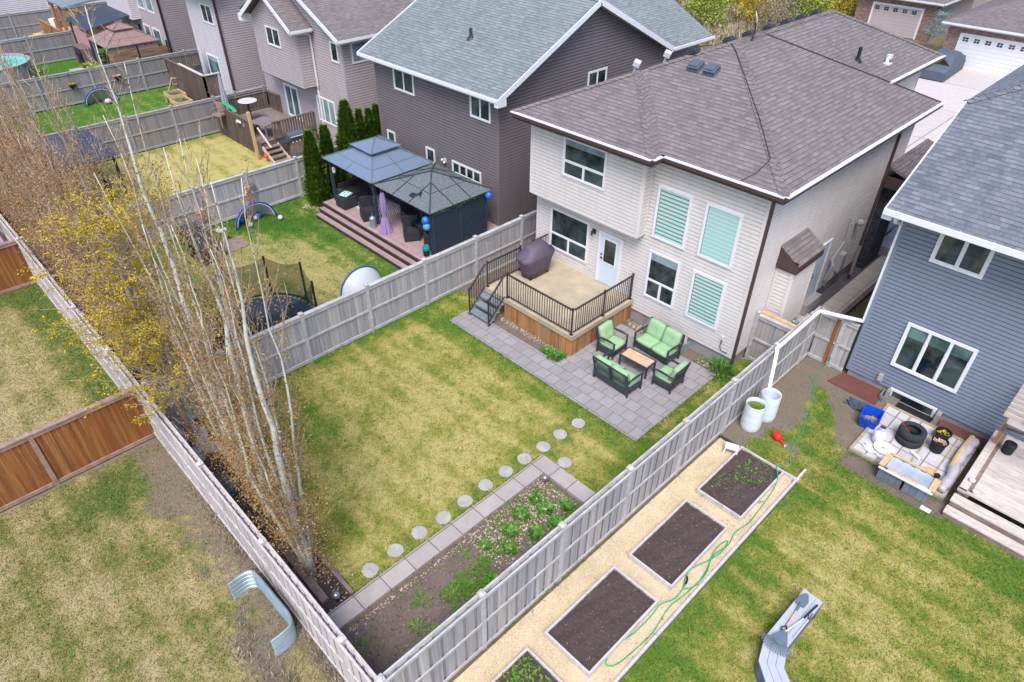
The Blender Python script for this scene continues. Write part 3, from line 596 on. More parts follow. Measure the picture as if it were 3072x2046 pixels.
# ---------------------------------------------------------------- cream house
A_ = thing('house', 'two-storey cream sided house with a brown hip roof behind the patio', 'house', (-11.2, 21, 0), None, True)
ze, sl = 6.2, .46; zz = lambda d: ze+sl*d
L0 = (-15.87, 15.58, ze); B1 = (-10.26, 15.58, ze); B2 = (-10.26, 16.08, ze); Rr = (-6.48, 16.08, ze)
H1 = (-13.065, 18.385, zz(2.805)); V1 = (-13.065, 18.885, zz(2.805)); RP = (-11.175, 20.775, zz(4.695)); RF = (-11.175, 22.255, zz(4.695)); FR = (-6.48, 26.95, ze)
G1 = (-7.9, 25.53, zz(1.42)); G2 = (-7.9, 30.6, zz(1.42)); RG = (-11.175, 27.35, zz(4.695)); LF = (-15.87, 32.05, ze)
mb = MB()
for f in ([L0, B1, H1], [B1, B2, V1, H1], [B2, Rr, RP, V1], [L0, H1, V1, RP, RF, RG, LF][::-1], [Rr, FR, G1, RF, RP], [RF, G1, G2, RG], [FR, (-7.9, 26.95, ze), G1], [RG, G2, (-7.9, 32.05, ze+.02), LF]): mb.slab(f, .045)
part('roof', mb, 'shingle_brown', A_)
nr = Vector((0, -sl, 1)).normalized(); ne = Vector((sl, 0, 1)).normalized(); nw = Vector((-sl, 0, 1)).normalized(); nf = Vector((0, sl, 1)).normalized()
caps(A_, [(L0, H1, nr, nw), (B1, H1, nr, ne), (V1, RP, nr, nw), (Rr, RP, nr, ne), (RP, RG, ne, nw), (G2, RG, ne, nf)], 'shingle_brown')
mb = MB(); mb.beam(Vector(B2)+Vector((0, 0, .012)), Vector(V1)+Vector((0, 0, .012)), .03, .006); part('valley_flashing', mb, 'shingle_brown', A_); mb = MB(); mb.beam(Vector(FR)+Vector((0, 0, .02)), Vector(RF)+Vector((0, 0, .02)), .05, .03); part('roof_edge', mb, 'trim_brown', A_)
for a, b in ((L0, B1), (B1, B2), (B2, Rr), (Rr, FR), (G1, G2)): brown_gutter(A_, a, b)
soffit(A_, [(-15.84, 15.61), (-10.29, 15.61), (-10.29, 16.11), (-6.51, 16.11), (-6.51, 26.9), (-15.84, 26.9)], 6.03, 'trim_brown'); soffit(A_, [(-12.5, 26.95), (-7.95, 26.95), (-7.95, 30.5), (-12.5, 30.5)], 6.70, 'trim_cream')
WY = 16.45; X0, X1 = -15.42, -6.95
wall(A_, (X0, WY), (X1, WY), .48, 6.01, 'siding_cream'); wall(A_, (X1, WY), (X1, 26.6), .48, 6.01, 'siding_cream'); wall(A_, (X1, 26.6), (-8.35, 26.6), .48, 6.01, 'siding_cream'); wall(A_, (-8.35, 26.62), (-8.35, 30.2), .3, 6.68, 'siding_cream'); wall(A_, (X0, 30.2), (X0, WY), .48, 6.01, 'siding_cream')
wall(A_, (-15.40, 16.02), (-10.72, 16.02), 3.38, 6.012, 'siding_cream'); wall(A_, (-10.72, 16.02), (-10.72, WY-.02), 3.38, 6.012, 'siding_cream'); wall(A_, (-15.40, WY-.02), (-15.40, 16.02), 3.38, 6.012, 'siding_cream')
mb = MB(); mb.box(-15.41, 16.01, 3.35, -10.71, WY-.02, 3.385); part('soffit', mb, 'trim_cream', A_)
mb = MB(); mb.box(X0+.03, WY+.04, -.3, X1-.04, 30.1, .485); part('foundation', mb, 'conc_found', A_)
O_ = (0, WY); U_ = (1, 0)
window(A_, O_, U_, -14.72, -12.93, 1.32, 2.92, 'picture', top=0, label='kitchen window above the deck'); window(A_, O_, U_, -10.42, -9.26, 1.22, 2.95, 'picture', top=.26)
window(A_, O_, U_, -10.44, -9.24, 3.40, 5.15, 'single', blind=('zebra', 1), label='upper left tall window with striped blind'); window(A_, O_, U_, -8.78, -7.62, 3.42, 5.15, 'single', blind=('zebra_soft', 1), label='upper right tall window with closed pale blind')
window(A_, O_, U_, -8.78, -7.64, 1.22, 2.92, 'single', blind=('zebra', 1), label='lower right window with striped blind')
window(A_, (0, 16.02), U_, -13.92, -12.14, 4.48, 5.80, 'picture', top=.2, label='upstairs window with raised blind')
door(A_, O_, U_, -12.38, -11.56, .90, 2.76, glassz=.46, label='white back door with a half window')
window(A_, (0, WY+.03), U_, -9.9, -8.55, .02, .44, 'double', label='basement window behind the sofa')
mb = MB(); r = [(-8.75, 16.44)]+[(-8.62+.22*math.cos(t_)-.0, 16.12-.28*math.sin(t_)) for t_ in np.linspace(PI*.9, 0, 7)]+[(-8.36, 16.44)]
for z in np.arange(.0, .36, .06): mb.tube([(x-.0 if k else x, y, z+.03) for k, (x, y) in enumerate([(-10.0, 16.44), (-10.0, 16.1), (-9.8, 15.99), (-8.75, 15.97), (-8.5, 16.08), (-8.42, 16.44)])], .028, 6)
part('window_well', mb, 'galv', A_)
mb = MB(); mb.box(-13.0+.22, WY-.05, 2.62, -12.64, WY-.01, 2.78); mb.tube([(-12.71, WY-.05, 2.72), (-12.71, WY-.16, 2.74), (-12.71, WY-.16, 2.6)], .035, 8); ll = part('wall_lamp', mb, 'metal_dark', A_)
mb = MB(); mb.box(-12.78, WY-.035, 1.18, -12.68, WY-.012, 1.30); mb.box(-7.42, WY-.05, .98, -7.32, WY-.012, 1.14); part('power_socket', mb, 'trim_cream', A_)
mb = MB(); mb.tube([(-7.37, WY-.05, 1.0), (-7.38, WY-.06, .75), (-7.30, WY-.05, .62), (-7.12, WY-.03, .62)], .012, 5); part('cable', mb, 'black', A_)
pipe_down(A_, [(X1+.05, WY+.02, 6.02), (X1+.05, WY+.02, .3)], 'trim_brown', .09); pipe_down(A_, [(X1+.05, 25.0, 6.02), (X1+.05, 25.2, 5.7), (X1+.05, 25.2, 1.2), (X1+.05, 25.2, 1.15), (X1+.3, 24.4, .3)], 'trim_brown', .11)
# chimney chase with its little roof, side door, pipes and meters
mb = MB()
mb.slab([(-6.95, 17.85, 3.95), (-6.26, 17.85, 3.52), (-6.26, 19.5, 3.52), (-6.95, 19.5, 3.95)], .04); cr = part('side_roof', mb, 'shingle_brown', A_)
mb = MB(); mb.face([(-6.95, 17.87, 3.90), (-6.95, 17.87, 3.2), (-6.28, 17.87, 3.2), (-6.28, 17.87, 3.47)]); mb.box(-6.29, 17.85, 3.25, -6.262, 19.5, 3.475); mb.box(-6.95, 17.85, 3.25, -6.29, 17.875, 3.6); part('fascia', mb, 'trim_brown', A_)
wall(A_, (-6.93, 17.95), (-6.38, 17.95), .45, 3.45, 'siding_cream', tm='trim_cream'); wall(A_, (-6.38, 17.95), (-6.38, 19.42), .45, 3.45, 'siding_cream'); wall(A_, (-6.38, 19.42), (-6.93, 19.42), .45, 3.45, 'siding_cream')
mb = MB(); mb.box(-6.38, 18.9, .8, -6.33, 19.2, 1.08); mb.tube([(-6.34, 19.05, .94), (-6.18, 19.05, .94)], .07, 10); part('vent_pipe', mb, 'galv', A_)
door(A_, (X1, 0), (0, 1), 21.0, 21.9, .5, 2.55, glassz=0, label='pale side door'); mb = MB(); mb.box(X1, 20.9, .1, X1+.28, 22.0, .5); part('door_step', mb, 'conc', A_)
mb = MB(); mb.tube([(X1+.06, 22.6, .5), (X1+.06, 22.6, 1.6), (X1+.06, 23.2, 2.1), (X1+.06, 23.2, 3.0)], .03, 6); mb.box(X1, 23.3, .8, X1+.18, 23.65, 1.5); mb.ball((X1+.16, 23.9, 2.6), .13); mb.tube([(X1+.1, 22.3, .9), (X1+.22, 22.3, 1.5), (X1+.1, 22.35, 1.8)], .05, 8); part('meter', mb, 'conc', A_)
mb = MB(); mb.box(X1-.02, 25.6, .0, X1+.32, 26.9, 3.6); part('stone_pillar', mb, 'stone_dark', A_); mb = MB(); mb.slab([(-6.95, 25.3, 4.3), (-5.85, 25.3, 3.9), (-5.85, 29.0, 3.9), (-6.95, 29.0, 4.3)], .08); part('porch_roof', mb, 'shingle_brown', A_)
mb = MB(); mb.box(-6.9, 25.28, 3.5, -5.85, 25.32, 3.9); mb.box(-5.88, 25.32, 3.6, -5.84, 29, 3.88); part('fascia', mb, 'trim_brown', A_); mb = MB(); mb.box(-6.9, 27.2, .0, -5.9, 29.2, .45); part('porch_step', mb, 'conc', A_)
# things on the roof
def vent_box(x, y, z, lab, m='charcoal', s=1., grp='dark roof vents along the ridge', name='roof_vent', tilt=None):
    mb = MB(); mb.box(-.22*s, -.22*s, 0, .22*s, .22*s, .05); mb.prism([(-.20*s, -.20*s), (.20*s, -.20*s), (.20*s, .20*s), (-.20*s, .20*s)], .05, .13*s+.03); mb.box(-.15*s, -.15*s, .13*s+.03, .15*s, .15*s, .17*s+.03)
    o = single(name, mb, m, lab, 'roof vent', grp, None, bevel=.02); o.location = (x, y, z)
    o.rotation_euler = tilt or (0, 0, 0); return o
rt = math.atan(sl)
vent_box(-11.62, 19.35, zz(3.27), 'left one of the pair of square grey vents high on the brown hip roof', tilt=(rt, 0, 0), grp=None, m='cover_grey'); vent_box(-11.05, 19.35, zz(3.27), 'right one of the pair of square grey vents high on the brown hip roof', tilt=(rt, 0, 0), grp=None, m='cover_grey')
for i, y in enumerate((19.9, 20.9, 22.1, 23.4, 24.6, 25.7, 26.8)):
    x = -11.5 if i > 0 else -12.1; d = x-(-15.87)
    vent_box(x, y, zz(min(d, 4.69))+.02, 'low dark vent peeking over the brown ridge, %s' % ['left of the pair of square vents', 'beside the dish', 'just behind the dish', 'third past the dish', 'fourth past the dish', 'fifth past the dish', 'farthest along the ridge'][i], tilt=(0, -rt, 0), s=.8)
for i, (x, y) in enumerate(((-13.9, 19.3), (-13.5, 20.4))):
    mb = MB(); mb.lathe(0, 0, [(.05, 0), (.05, .3)], 10); mb.box(-.11, -.11, .26, .11, .11, .42); o = single('roof_vent', mb, 'tin', 'small white vent cap behind the brown ridge, %s the gable window' % ('nearer to' if not i else 'farther from'), 'roof vent', 'white vent caps behind the brown ridge'); o.location = (x, y, zz(x+15.87)); o.rotation_euler = (.2, .3, .4)
t_ = thing('satellite_dish', 'small white satellite dish standing at the top of the brown roof ridge', 'satellite dish', (-11.0, 21.35, zz(4.5)))
mb = MB(); mb.tube([(0, 0, 0), (.05, 0, .35), (.02, -.05, .55)], .022, 6); mb.beam((0, 0, 0), (-.2, .2, -.05), .03, .03); part('mast', mb, 'metal_dark', t_)
mb = MB(); c = Vector((0, 0, .62)); ax = Vector((.80, .52, .30)).normalized(); xx = ax.orthogonal().normalized(); yy = ax.cross(xx); idx = [[mb.p(*(c+ax*(q*q*.35)+xx*q*math.cos(a)*.8+yy*q*math.sin(a))) for a in np.linspace(0, 2*PI, 16, endpoint=False)] for q in (.02, .10, .20, .28)]
for a, b in zip(idx, idx[1:]): mb.f += [[a[k], a[(k+1) % 16], b[(k+1) % 16], b[k]] for k in range(16)]
s_ = part('dish', mb, 'tin', t_, smooth=True); mod = s_.modifiers.new('s', 'SOLIDIFY'); mod.thickness = .015
mb = MB(); mb.tube([c-ax*.02, c+ax*.4+Vector((0, 0, -.1))], .012, 5); mb.ball(tuple(c+ax*.42+Vector((0, 0, -.1))), .04); part('feed_arm', mb, 'metal_dark', t_)
mb = MB(); mb.lathe(0, 0, [(.17, -.08), (.12, .03), (.06, .05), (.06, .42)], 12); o = single('vent_pipe', mb, 'black', 'black plumbing pipe on the right slope of the brown roof', 'roof pipe'); o.location = (-9.05, 25.3, zz(2.57))
mb = MB(); mb.box(-.14, -.14, -.02, .14, .14, .04); mb.tube([(0, 0, 0), (-.05, .1, .12), (-.08, .3, .16)], .06, 10); mb.box(-.17, .28, .08, .0, .42, .24); o = single('vent_pipe', mb, 'tin', 'bent shiny flue cap beside the black roof pipe', 'roof pipe'); o.location = (-8.5, 26.6, zz(2.02))
mb = MB(); mb.tube([(-11.3, 20.6, zz(4.5)+.03), (-10.9, 20.3, zz(4.2)+.05), (-8.6, 18.1, zz(2.02)+.06), (-7.5, 16.95, zz(.87)+.06), (-7.55, 16.45, zz(.37)+.05), (-7.75, 16.05, ze+.04)], .009, 5); single('roof_cable', mb, 'black', 'thin black cable trailing down the brown roof hip from the dish', 'cable', loc=(-11.3, 20.6, 8.3))

# ---------------------------------------------------------------- generic gable helpers
def gable_wall(root, A, B, z0, ze_, s, m, peak=None, lap=.125, zmax=99):
    """wall from A to B whose upper part follows a gable of slope s from height ze_ at both ends (peak: distance of the ridge)"""
    L = math.hypot(B[0]-A[0], B[1]-A[1]); pk = peak if peak is not None else L/2; zt = min(ze_+s*max(pk, L-pk), zmax)
    def lim(z):
        if z <= ze_: return (0, L)
        l = (z-ze_)/s; r = L-(z-ze_)/s if pk < L-.01 else L
        if pk < .01: l = 0
        return (l, r) if r > l else ((l+r)/2, (l+r)/2)
    mb = MB((A[0], A[1], 0), ((B[0]-A[0])/L, (B[1]-A[1])/L)); siding(mb, z0, zt, lim, lap)
    return part('wall', mb, m, root)
def rake(root, A, B, m='trim_white', w=.2, th=.03):
    """fascia board following a sloping roof edge"""
    mb = MB(); A = Vector(A)-Vector((0, 0, w/2-.03)); B = Vector(B)-Vector((0, 0, w/2-.03)); mb.beam(A, B, th, w); return part('fascia', mb, m, root)
# ---------------------------------------------------------------- dark house
B_ = thing('house', 'dark mauve-brown sided house with a green-grey shingle gable roof', 'house', (-22, 22, 0), None, True)
zb, sb = 5.82, .487; yR = 22.15; zr = zb+sb*(yR-16.8)
mb = MB(); mb.slab([(-26.6, 16.8, zb), (-17.8, 16.8, zb), (-17.8, yR, zr), (-26.6, yR, zr)], .06); mb.slab([(-17.8, yR, zr), (-17.8, 27.5, zb), (-26.6, 27.5, zb), (-26.6, yR, zr)], .06)
xw = -23.1; zw = zb+sb*(-17.8-xw)
mb.slab([(-17.8, 27.52, zb+.02), (-17.8, 30.7, zb+.02), (xw, 30.7, zw), (xw, 22.2, zw), ], .06); mb.slab([(xw, 22.2, zw), (xw, 30.7, zw), (-28.4, 30.7, zb), (-28.4, 27.5, zb)], .06)
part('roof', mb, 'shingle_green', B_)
caps(B_, [((-26.6, yR, zr), (-17.8, yR, zr), nr, nf)], 'shingle_green')
gutter(B_, (-26.6, 16.8, zb), (-17.8, 16.8, zb), fascia='trim_white'); gutter(B_, (-17.8, 27.5, zb+.02), (-17.8, 30.7, zb+.02), fascia='trim_white')
rake(B_, (-17.79, 16.72, zb-.02), (-17.79, yR, zr)); rake(B_, (-17.79, yR, zr), (-17.79, 27.55, zb)); rake(B_, (-26.62, 16.78, zb), (-26.62, yR, zr))
mb = MB(); mb.box(-17.98, 16.72, zb-.28, -17.78, 17.15, zb-.02); part('fascia', mb, 'trim_white', B_)
for y0, z0, y1, z1 in ((16.85, zb-.03, yR, zr-.08), (yR, zr-.08, 27.5, zb-.03)):
    mb = MB(); mb.face([(-18.24, y0, z0-.05), (-17.8, y0, z0-.05), (-17.8, y1, z1-.05), (-18.24, y1, z1-.05)]); part('soffit', mb, 'trim_white', B_)
soffit(B_, [(-26.6, 16.82), (-17.85, 16.82), (-17.85, 17.22), (-26.6, 17.22)], zb-.12, 'trim_white')
wall(B_, (-26.1, 17.2), (-18.25, 17.2), .5, zb-.1, 'siding_dark', tm='siding_dark')
mb = MB((-18.25, 17.2, 0), (0, 1)); pk = yR-17.2; Lb = 30.3-17.2
def limB(z):
    if z <= 5.98: return (0, Lb)
    l = (z-5.98)/sb; return (min(l, pk), max(Lb-(30.3-27.1)-(z-5.98)/sb, pk))
siding(mb, .5, 8.36, limB); mb.box(0, 0, .5, .07, .024, 5.9); part('wall', mb, 'siding_dark', B_); wall(B_, (-26.1, 30), (-26.1, 17.2), .5, zb, 'siding_dark')
mb = MB(); mb.box(-26.05, 17.24, -.2, -18.29, 30, .52); part('foundation', mb, 'trim_white', B_)
for a0, a1, z0, z1, l in ((-24.72, -23.32, 4.62, 5.55, 'double'), (-19.82, -18.66, 4.66, 5.55, 'double'), (-25.6, -25.02, 1.95, 2.62, 'single'), (-22.8, -22.2, 1.96, 2.62, 'single'), (-21.06, -19.26, 1.98, 2.52, 'quad')): window(B_, (0, 17.2), U_, a0, a1, z0, z1, l)
window(B_, (-18.25, 0), (0, 1), 22.2, 23.4, 5.0, 5.68, 'double')
mb = MB(); mb.box(-21.6, 17.14, 2.28, -21.45, 17.19, 2.45); mb.ball((-21.58, 17.05, 2.4), .06); mb.ball((-21.45, 17.05, 2.32), .06); part('wall_lamp', mb, 'tin', B_)
mb = MB(); mb.lathe(0, 0, [(.2, -.1), (.13, .03), (.07, .05), (.07, .36)], 12); o = single('vent_pipe', mb, 'charcoal', 'dark vent pipe on the green-grey roof', 'roof pipe'); _g = (-21.75, 19.0); o.location = (_g[0], _g[1], zb+sb*(_g[1]-16.8))
# ---------------------------------------------------------------- taupe house
C_ = thing('house', 'taupe sided house with a gabled upstairs bay above its cluttered deck', 'house', (-33, 22, 0), None, True)
zc, sc_ = 5.88, .47; xc = -28.57; xr = -33.3; zrc = zc+sc_*(xc-xr)
mb = MB(); mb.slab([(xc, 17.0, zc), (xc, 28, zc), (xr, 28, zrc), (xr, 17.0, zrc)], .06); mb.slab([(xr, 17.0, zrc), (xr, 28, zrc), (-38.0, 28, zc), (-38.0, 17.0, zc)], .06)
zp = 5.95; mb.slab([(-31.25, 16.15, zp), (-31.25, 17.3, zp), (-33.7, 19.4, zp+.62*2.45), (-33.7, 16.15, zp+.62*2.45)], .06); mb.slab([(-33.7, 16.15, zp+.62*2.45), (-33.7, 19.4, zp+.62*2.45), (-36.2, 17.3, zp), (-36.2, 16.15, zp)], .06)
part('roof', mb, 'shingle_brown', C_)
gutter(C_, (xc, 17.0, zc), (xc, 28, zc), fascia='trim_white'); gutter(C_, (-31.25, 16.15, zp), (-31.25, 17.3, zp), fascia='trim_white')
rake(C_, (xc, 16.98, zc), (xr, 16.98, zrc)); rake(C_, (-31.25, 16.14, zp), (-33.7, 16.14, zp+.62*2.45)); rake(C_, (-33.7, 16.14, zp+.62*2.45), (-36.2, 16.14, zp))
mb = MB(); mb.box(-36.3, 16.12, zp-.28, -36.0, 16.6, zp+.05); part('fascia', mb, 'trim_white', C_)
gable_wall(C_, (-37.4, 17.4), (-29.0, 17.4), .5, 6.03, sc_, 'siding_taupe', 4.1); wall(C_, (-29.0, 17.4), (-29.0, 28), .5, 5.8, 'siding_taupe'); wall(C_, (-37.4, 28), (-37.4, 17.4), .5, 5.8, 'siding_taupe')
gable_wall(C_, (-35.82, 16.6), (-31.6, 16.6), 3.2, 5.98, .62, 'siding_taupe'); wall(C_, (-31.6, 16.6), (-31.6, 17.38), 3.2, 5.9, 'siding_taupe'); wall(C_, (-35.82, 17.38), (-35.82, 16.6), 3.2, 5.9, 'siding_taupe')
mb = MB(); mb.box(-35.83, 16.59, 3.16, -31.59, 17.38, 3.2); part('soffit', mb, 'trim_brown', C_); mb = MB(); mb.box(-37.3, 17.44, -.2, -29.05, 28, .5); part('foundation', mb, 'conc_found', C_)
window(C_, (0, 16.6), U_, -34.48, -33.16, 4.78, 5.68, 'double'); window(C_, (0, 17.4), U_, -29.9, -29.28, 4.70, 5.62, 'single'); window(C_, (0, 17.4), U_, -31.95, -30.3, 1.4, 2.68, 'triple', gl='glass_curtain')
window(C_, (0, 17.4), U_, -35.3, -33.85, .8, 2.6, 'double', fw=.13, gl='glass_lit', label='white french doors onto the deck'); window(C_, (-29.0, 0), (0, 1), 17.9, 20.2, 4.65, 5.6, 'double', gl='glass_curtain')
pipe_down(C_, [(-31.35, 16.6, 5.85), (-31.5, 17.3, 5.6), (-31.5, 17.3, 3.2), (-31.6, 17.34, 3.0), (-31.6, 17.34, .6)], 'trim_white')
# ---------------------------------------------------------------- white house
D_ = thing('house', 'white sided house with thin brown corner trim left of the taupe house', 'house', (-42, 20, 0), None, True)
wall(D_, (-43.4, 16.4), (-39.5, 16.4), .3, 6.2, 'siding_white', tm='trim_white'); wall(D_, (-39.5, 16.4), (-39.5, 30), .3, 6.2, 'siding_taupe'); wall(D_, (-43.4, 18.5), (-43.4, 16.4), .3, 6.2, 'siding_white')
wall(D_, (-47.2, 18.5), (-43.4, 18.5), .3, 6.2, 'siding_tan')
mb = MB(); mb.box(-47.1, 18.56, -.2, -39.6, 30, .3); mb.box(-43.3, 16.44, -.2, -39.6, 18.56, .3); part('foundation', mb, 'conc_found', D_)
window(D_, (0, 16.4), U_, -41.45, -40.1, 4.75, 5.75, 'double', frame='trim_white'); window(D_, (0, 16.4), U_, -42.25, -40.75, 1.1, 2.95, 'picture', gl='glass_lit')
mb = MB(); mb.slab([(-43.9, 15.9, 6.3), (-39.0, 15.9, 6.3), (-39.0, 18.4, 7.4), (-43.9, 18.4, 7.4)], .1); mb.slab([(-47.6, 18.4, 7.4), (-39.0, 18.4, 7.4), (-39, 23, 9.3), (-47.6, 23, 9.3)], .1); part('roof', mb, 'shingle_brown', D_)
pipe_down(D_, [(-39.47, 16.36, 6.2), (-39.47, 16.36, .3)], 'trim_brown', .12)
# ---------------------------------------------------------------- tan house with covered decks
E_ = thing('house', 'tan sided house with tall white windows behind the two deck canopies', 'house', (-53, 20, 0), None, True)
wall(E_, (-57.5, 16.9), (-49.3, 16.9), .3, 6.2, 'siding_pink'); wall(E_, (-49.3, 16.9), (-49.3, 30), .3, 6.2, 'siding_tan'); wall(E_, (-57.6, 16.3), (-53.3, 16.3), 3.0, 6.2, 'siding_white'); wall(E_, (-53.3, 16.3), (-53.3, 16.9), 3.0, 6.2, 'siding_white')
for a0, a1, z0, z1, l in ((-53.3+.1, -52.1, .95, 2.75, 'single'), (-51.7, -50.4, .95, 2.75, 'single'), (-53.1, -51.9, 3.7, 5.3, 'single'), (-51.6, -50.4, 3.7, 5.3, 'single')): window(E_, (0, 16.9), U_, a0, a1, z0, z1, l, gl='glass_lit' if z0 < 2 else 'glass_curtain', fw=.11)
window(E_, (0, 16.9), U_, -55.6, -54.4, .5, 2.4, 'double', fw=.12, gl='glass_lit', label='white patio door beside the pergola')
pipe_down(E_, [(-49.26, 16.86, 6.2), (-49.26, 16.86, .3)], 'black', .12)
mb = MB(); mb.box(-57.4, 17, -.2, -49.4, 30, .3); part('foundation', mb, 'conc_found', E_); mb = MB(); mb.slab([(-58, 16, 6.3), (-48.8, 16, 6.3), (-48.8, 22, 9), (-58, 22, 9)], .1); part('roof', mb, 'shingle_brown', E_)
mb = MB(); mb.slab([(-49.3, 20.3, 4.6), (-48.6, 20.3, 4.2), (-48.6, 21.6, 4.2), (-49.3, 21.6, 4.6)], .1); part('side_roof', mb, 'shingle_brown', E_); wall(E_, (-49.3, 20.4), (-48.75, 20.4), .5, 4.2, 'siding_tan'); wall(E_, (-48.75, 20.4), (-48.75, 21.5), .5, 4.2, 'siding_tan')
# far left houses
F_ = thing('house', 'pale grey-white house at the top left corner behind the timber deck', 'house', (-76, 20, 0), None, True)
wall(F_, (-84, 11.6), (-69.6, 11.6), .2, 6, 'siding_white', lap=.14); wall(F_, (-69.6, 11.6), (-69.6, 26), .2, 6, 'siding_white', lap=.14); window(F_, (0, 11.6), U_, -72.2, -70.8, 1.2, 2.6, 'double'); window(F_, (-69.6, 0), (0, 1), 15.2, 15.9, 1.6, 2.1, 'single')
mb = MB(); mb.slab([(-84.5, 11.1, 6.1), (-69.1, 11.1, 6.1), (-69.1, 18, 8.9), (-84.5, 18, 8.9)], .1); mb.slab([(-84.5, 18, 8.9), (-69.1, 18, 8.9), (-69.1, 25, 6.1), (-84.5, 25, 6.1)], .1); part('roof', mb, 'shingle_brown', F_)
# ---------------------------------------------------------------- blue house
H_ = thing('house', 'blue-grey sided house with white windows and a slate shingle roof at the right edge', 'house', (0, 24, 0), None, True)
zh, sh = 5.8, .50; yh = 18.28; yk = 22.1; zk = zh+sh*(yk-yh)
mb = MB(); mb.slab([(-4.72, yh, zh), (5, yh, zh), (5, 27, zh+sh*(27-yh)), (-.2, 26.3, zh+sh*(26.3-yh)), (-4.72, yk, zk)], .06)
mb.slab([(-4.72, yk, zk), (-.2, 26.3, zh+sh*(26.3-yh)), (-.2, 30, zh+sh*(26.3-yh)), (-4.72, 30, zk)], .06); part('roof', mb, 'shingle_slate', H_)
caps(H_, [((-4.72, yk, zk), (-.2, 26.3, zh+sh*(26.3-yh)), Vector((0, -sh, 1)).normalized(), Vector((-sh, 0, 1)).normalized())], 'shingle_slate')
gutter(H_, (-4.72, yh, zh), (5, yh, zh), fascia='trim_white', h=.14); rake(H_, (-4.71, yh-.05, zh), (-4.71, yk, zk)); soffit(H_, [(-4.7, yh+.02), (5, yh+.02), (5, 19.0), (-4.7, 19.0)], zh-.14, 'trim_white'); mb = MB(); mb.box(-4.75, yh-.02, zh-.3, -4.5, yh+.3, zh-.02); part('fascia', mb, 'trim_white', H_)
wall(H_, (-4.34, 19.0), (5, 19.0), .22, zh-.13, 'siding_blue', tm='siding_blue'); wall(H_, (-4.34, 30), (-4.34, 19.0), .22, zh-.1, 'siding_blue'); mb = MB(); mb.box(-4.28, 19.04, -.3, 5, 30, .24); mb.box(-3.02, 18.75, -.1, -2.92, 19.04, .26); mb.box(-1.62, 18.75, -.1, -1.5, 19.04, .26); part('foundation', mb, 'conc_found', H_)
window(H_, (0, 19.0), U_, -3.26, -1.44, 1.03, 2.56, 'triple', fw=.085, d=.06); window(H_, (0, 19.0), U_, -3.42, -2.13, 4.48, 5.46, 'double', fw=.085, d=.06)
for a in ((-3.26, -1.44, 1.03, 2.56, 3), ):
    w3 = (a[1]-a[0]-.17-.136)/3
    for k in range(3):
        mb = MB((0, 19.0, 0), U_); x = a[0]+.085+k*(w3+.068); mb.box(x+.01, .031, 2.12, x+w3-.01, .036, 2.46); part('blind', mb, 'glass_lit', H_)
window(H_, (0, 18.99), U_, -2.98, -1.66, -.12, .30, 'single', d=.06, label='long basement window beside the slab patio'); mb = MB(); mb.box(-2.9, 18.46, -.05, -1.64, 18.98, -.04); part('window_well', mb, 'black', H_)
mb = MB(); mb.box(-3.42, 18.90, .35, -3.28, 18.98, .60); part('meter', mb, 'conc', H_, bevel=.01)
mb = MB()
for z in (.0, .07, .14): mb.tube([(-3.1, 18.95, z), (-3.1, 18.6, z), (-2.95, 18.46, z)], .03, 6)
part('window_well', mb, 'galv', H_)
pipe_down(H_, [(-4.42, yh+.02, zh-.1), (-4.40, yh+.1, zh-.35), (-4.38, 18.96, zh-.6), (-4.38, 18.95, 2.0)], 'trim_white', .08)
t_ = thing('gutter_pipe', 'long white downspout pipe led along the fence top down to the rain barrels', 'downspout', (-4.4, 18.95, 2.0), world=True)
mb = MB(); mb.beam((-4.38, 18.95, 2.02), (-5.52, 18.55, 2.0), .09, .07); mb.beam((-5.52, 18.55, 2.0), (-5.50, 15.85, 1.98), .09, .07); part('pipe', mb, 'trim_white', t_); mb = MB(); mb.beam((-5.48, 15.9, 1.97), (-5.08, 15.05, 1.18), .085, .07); part('spout', mb, 'trim_white', t_)
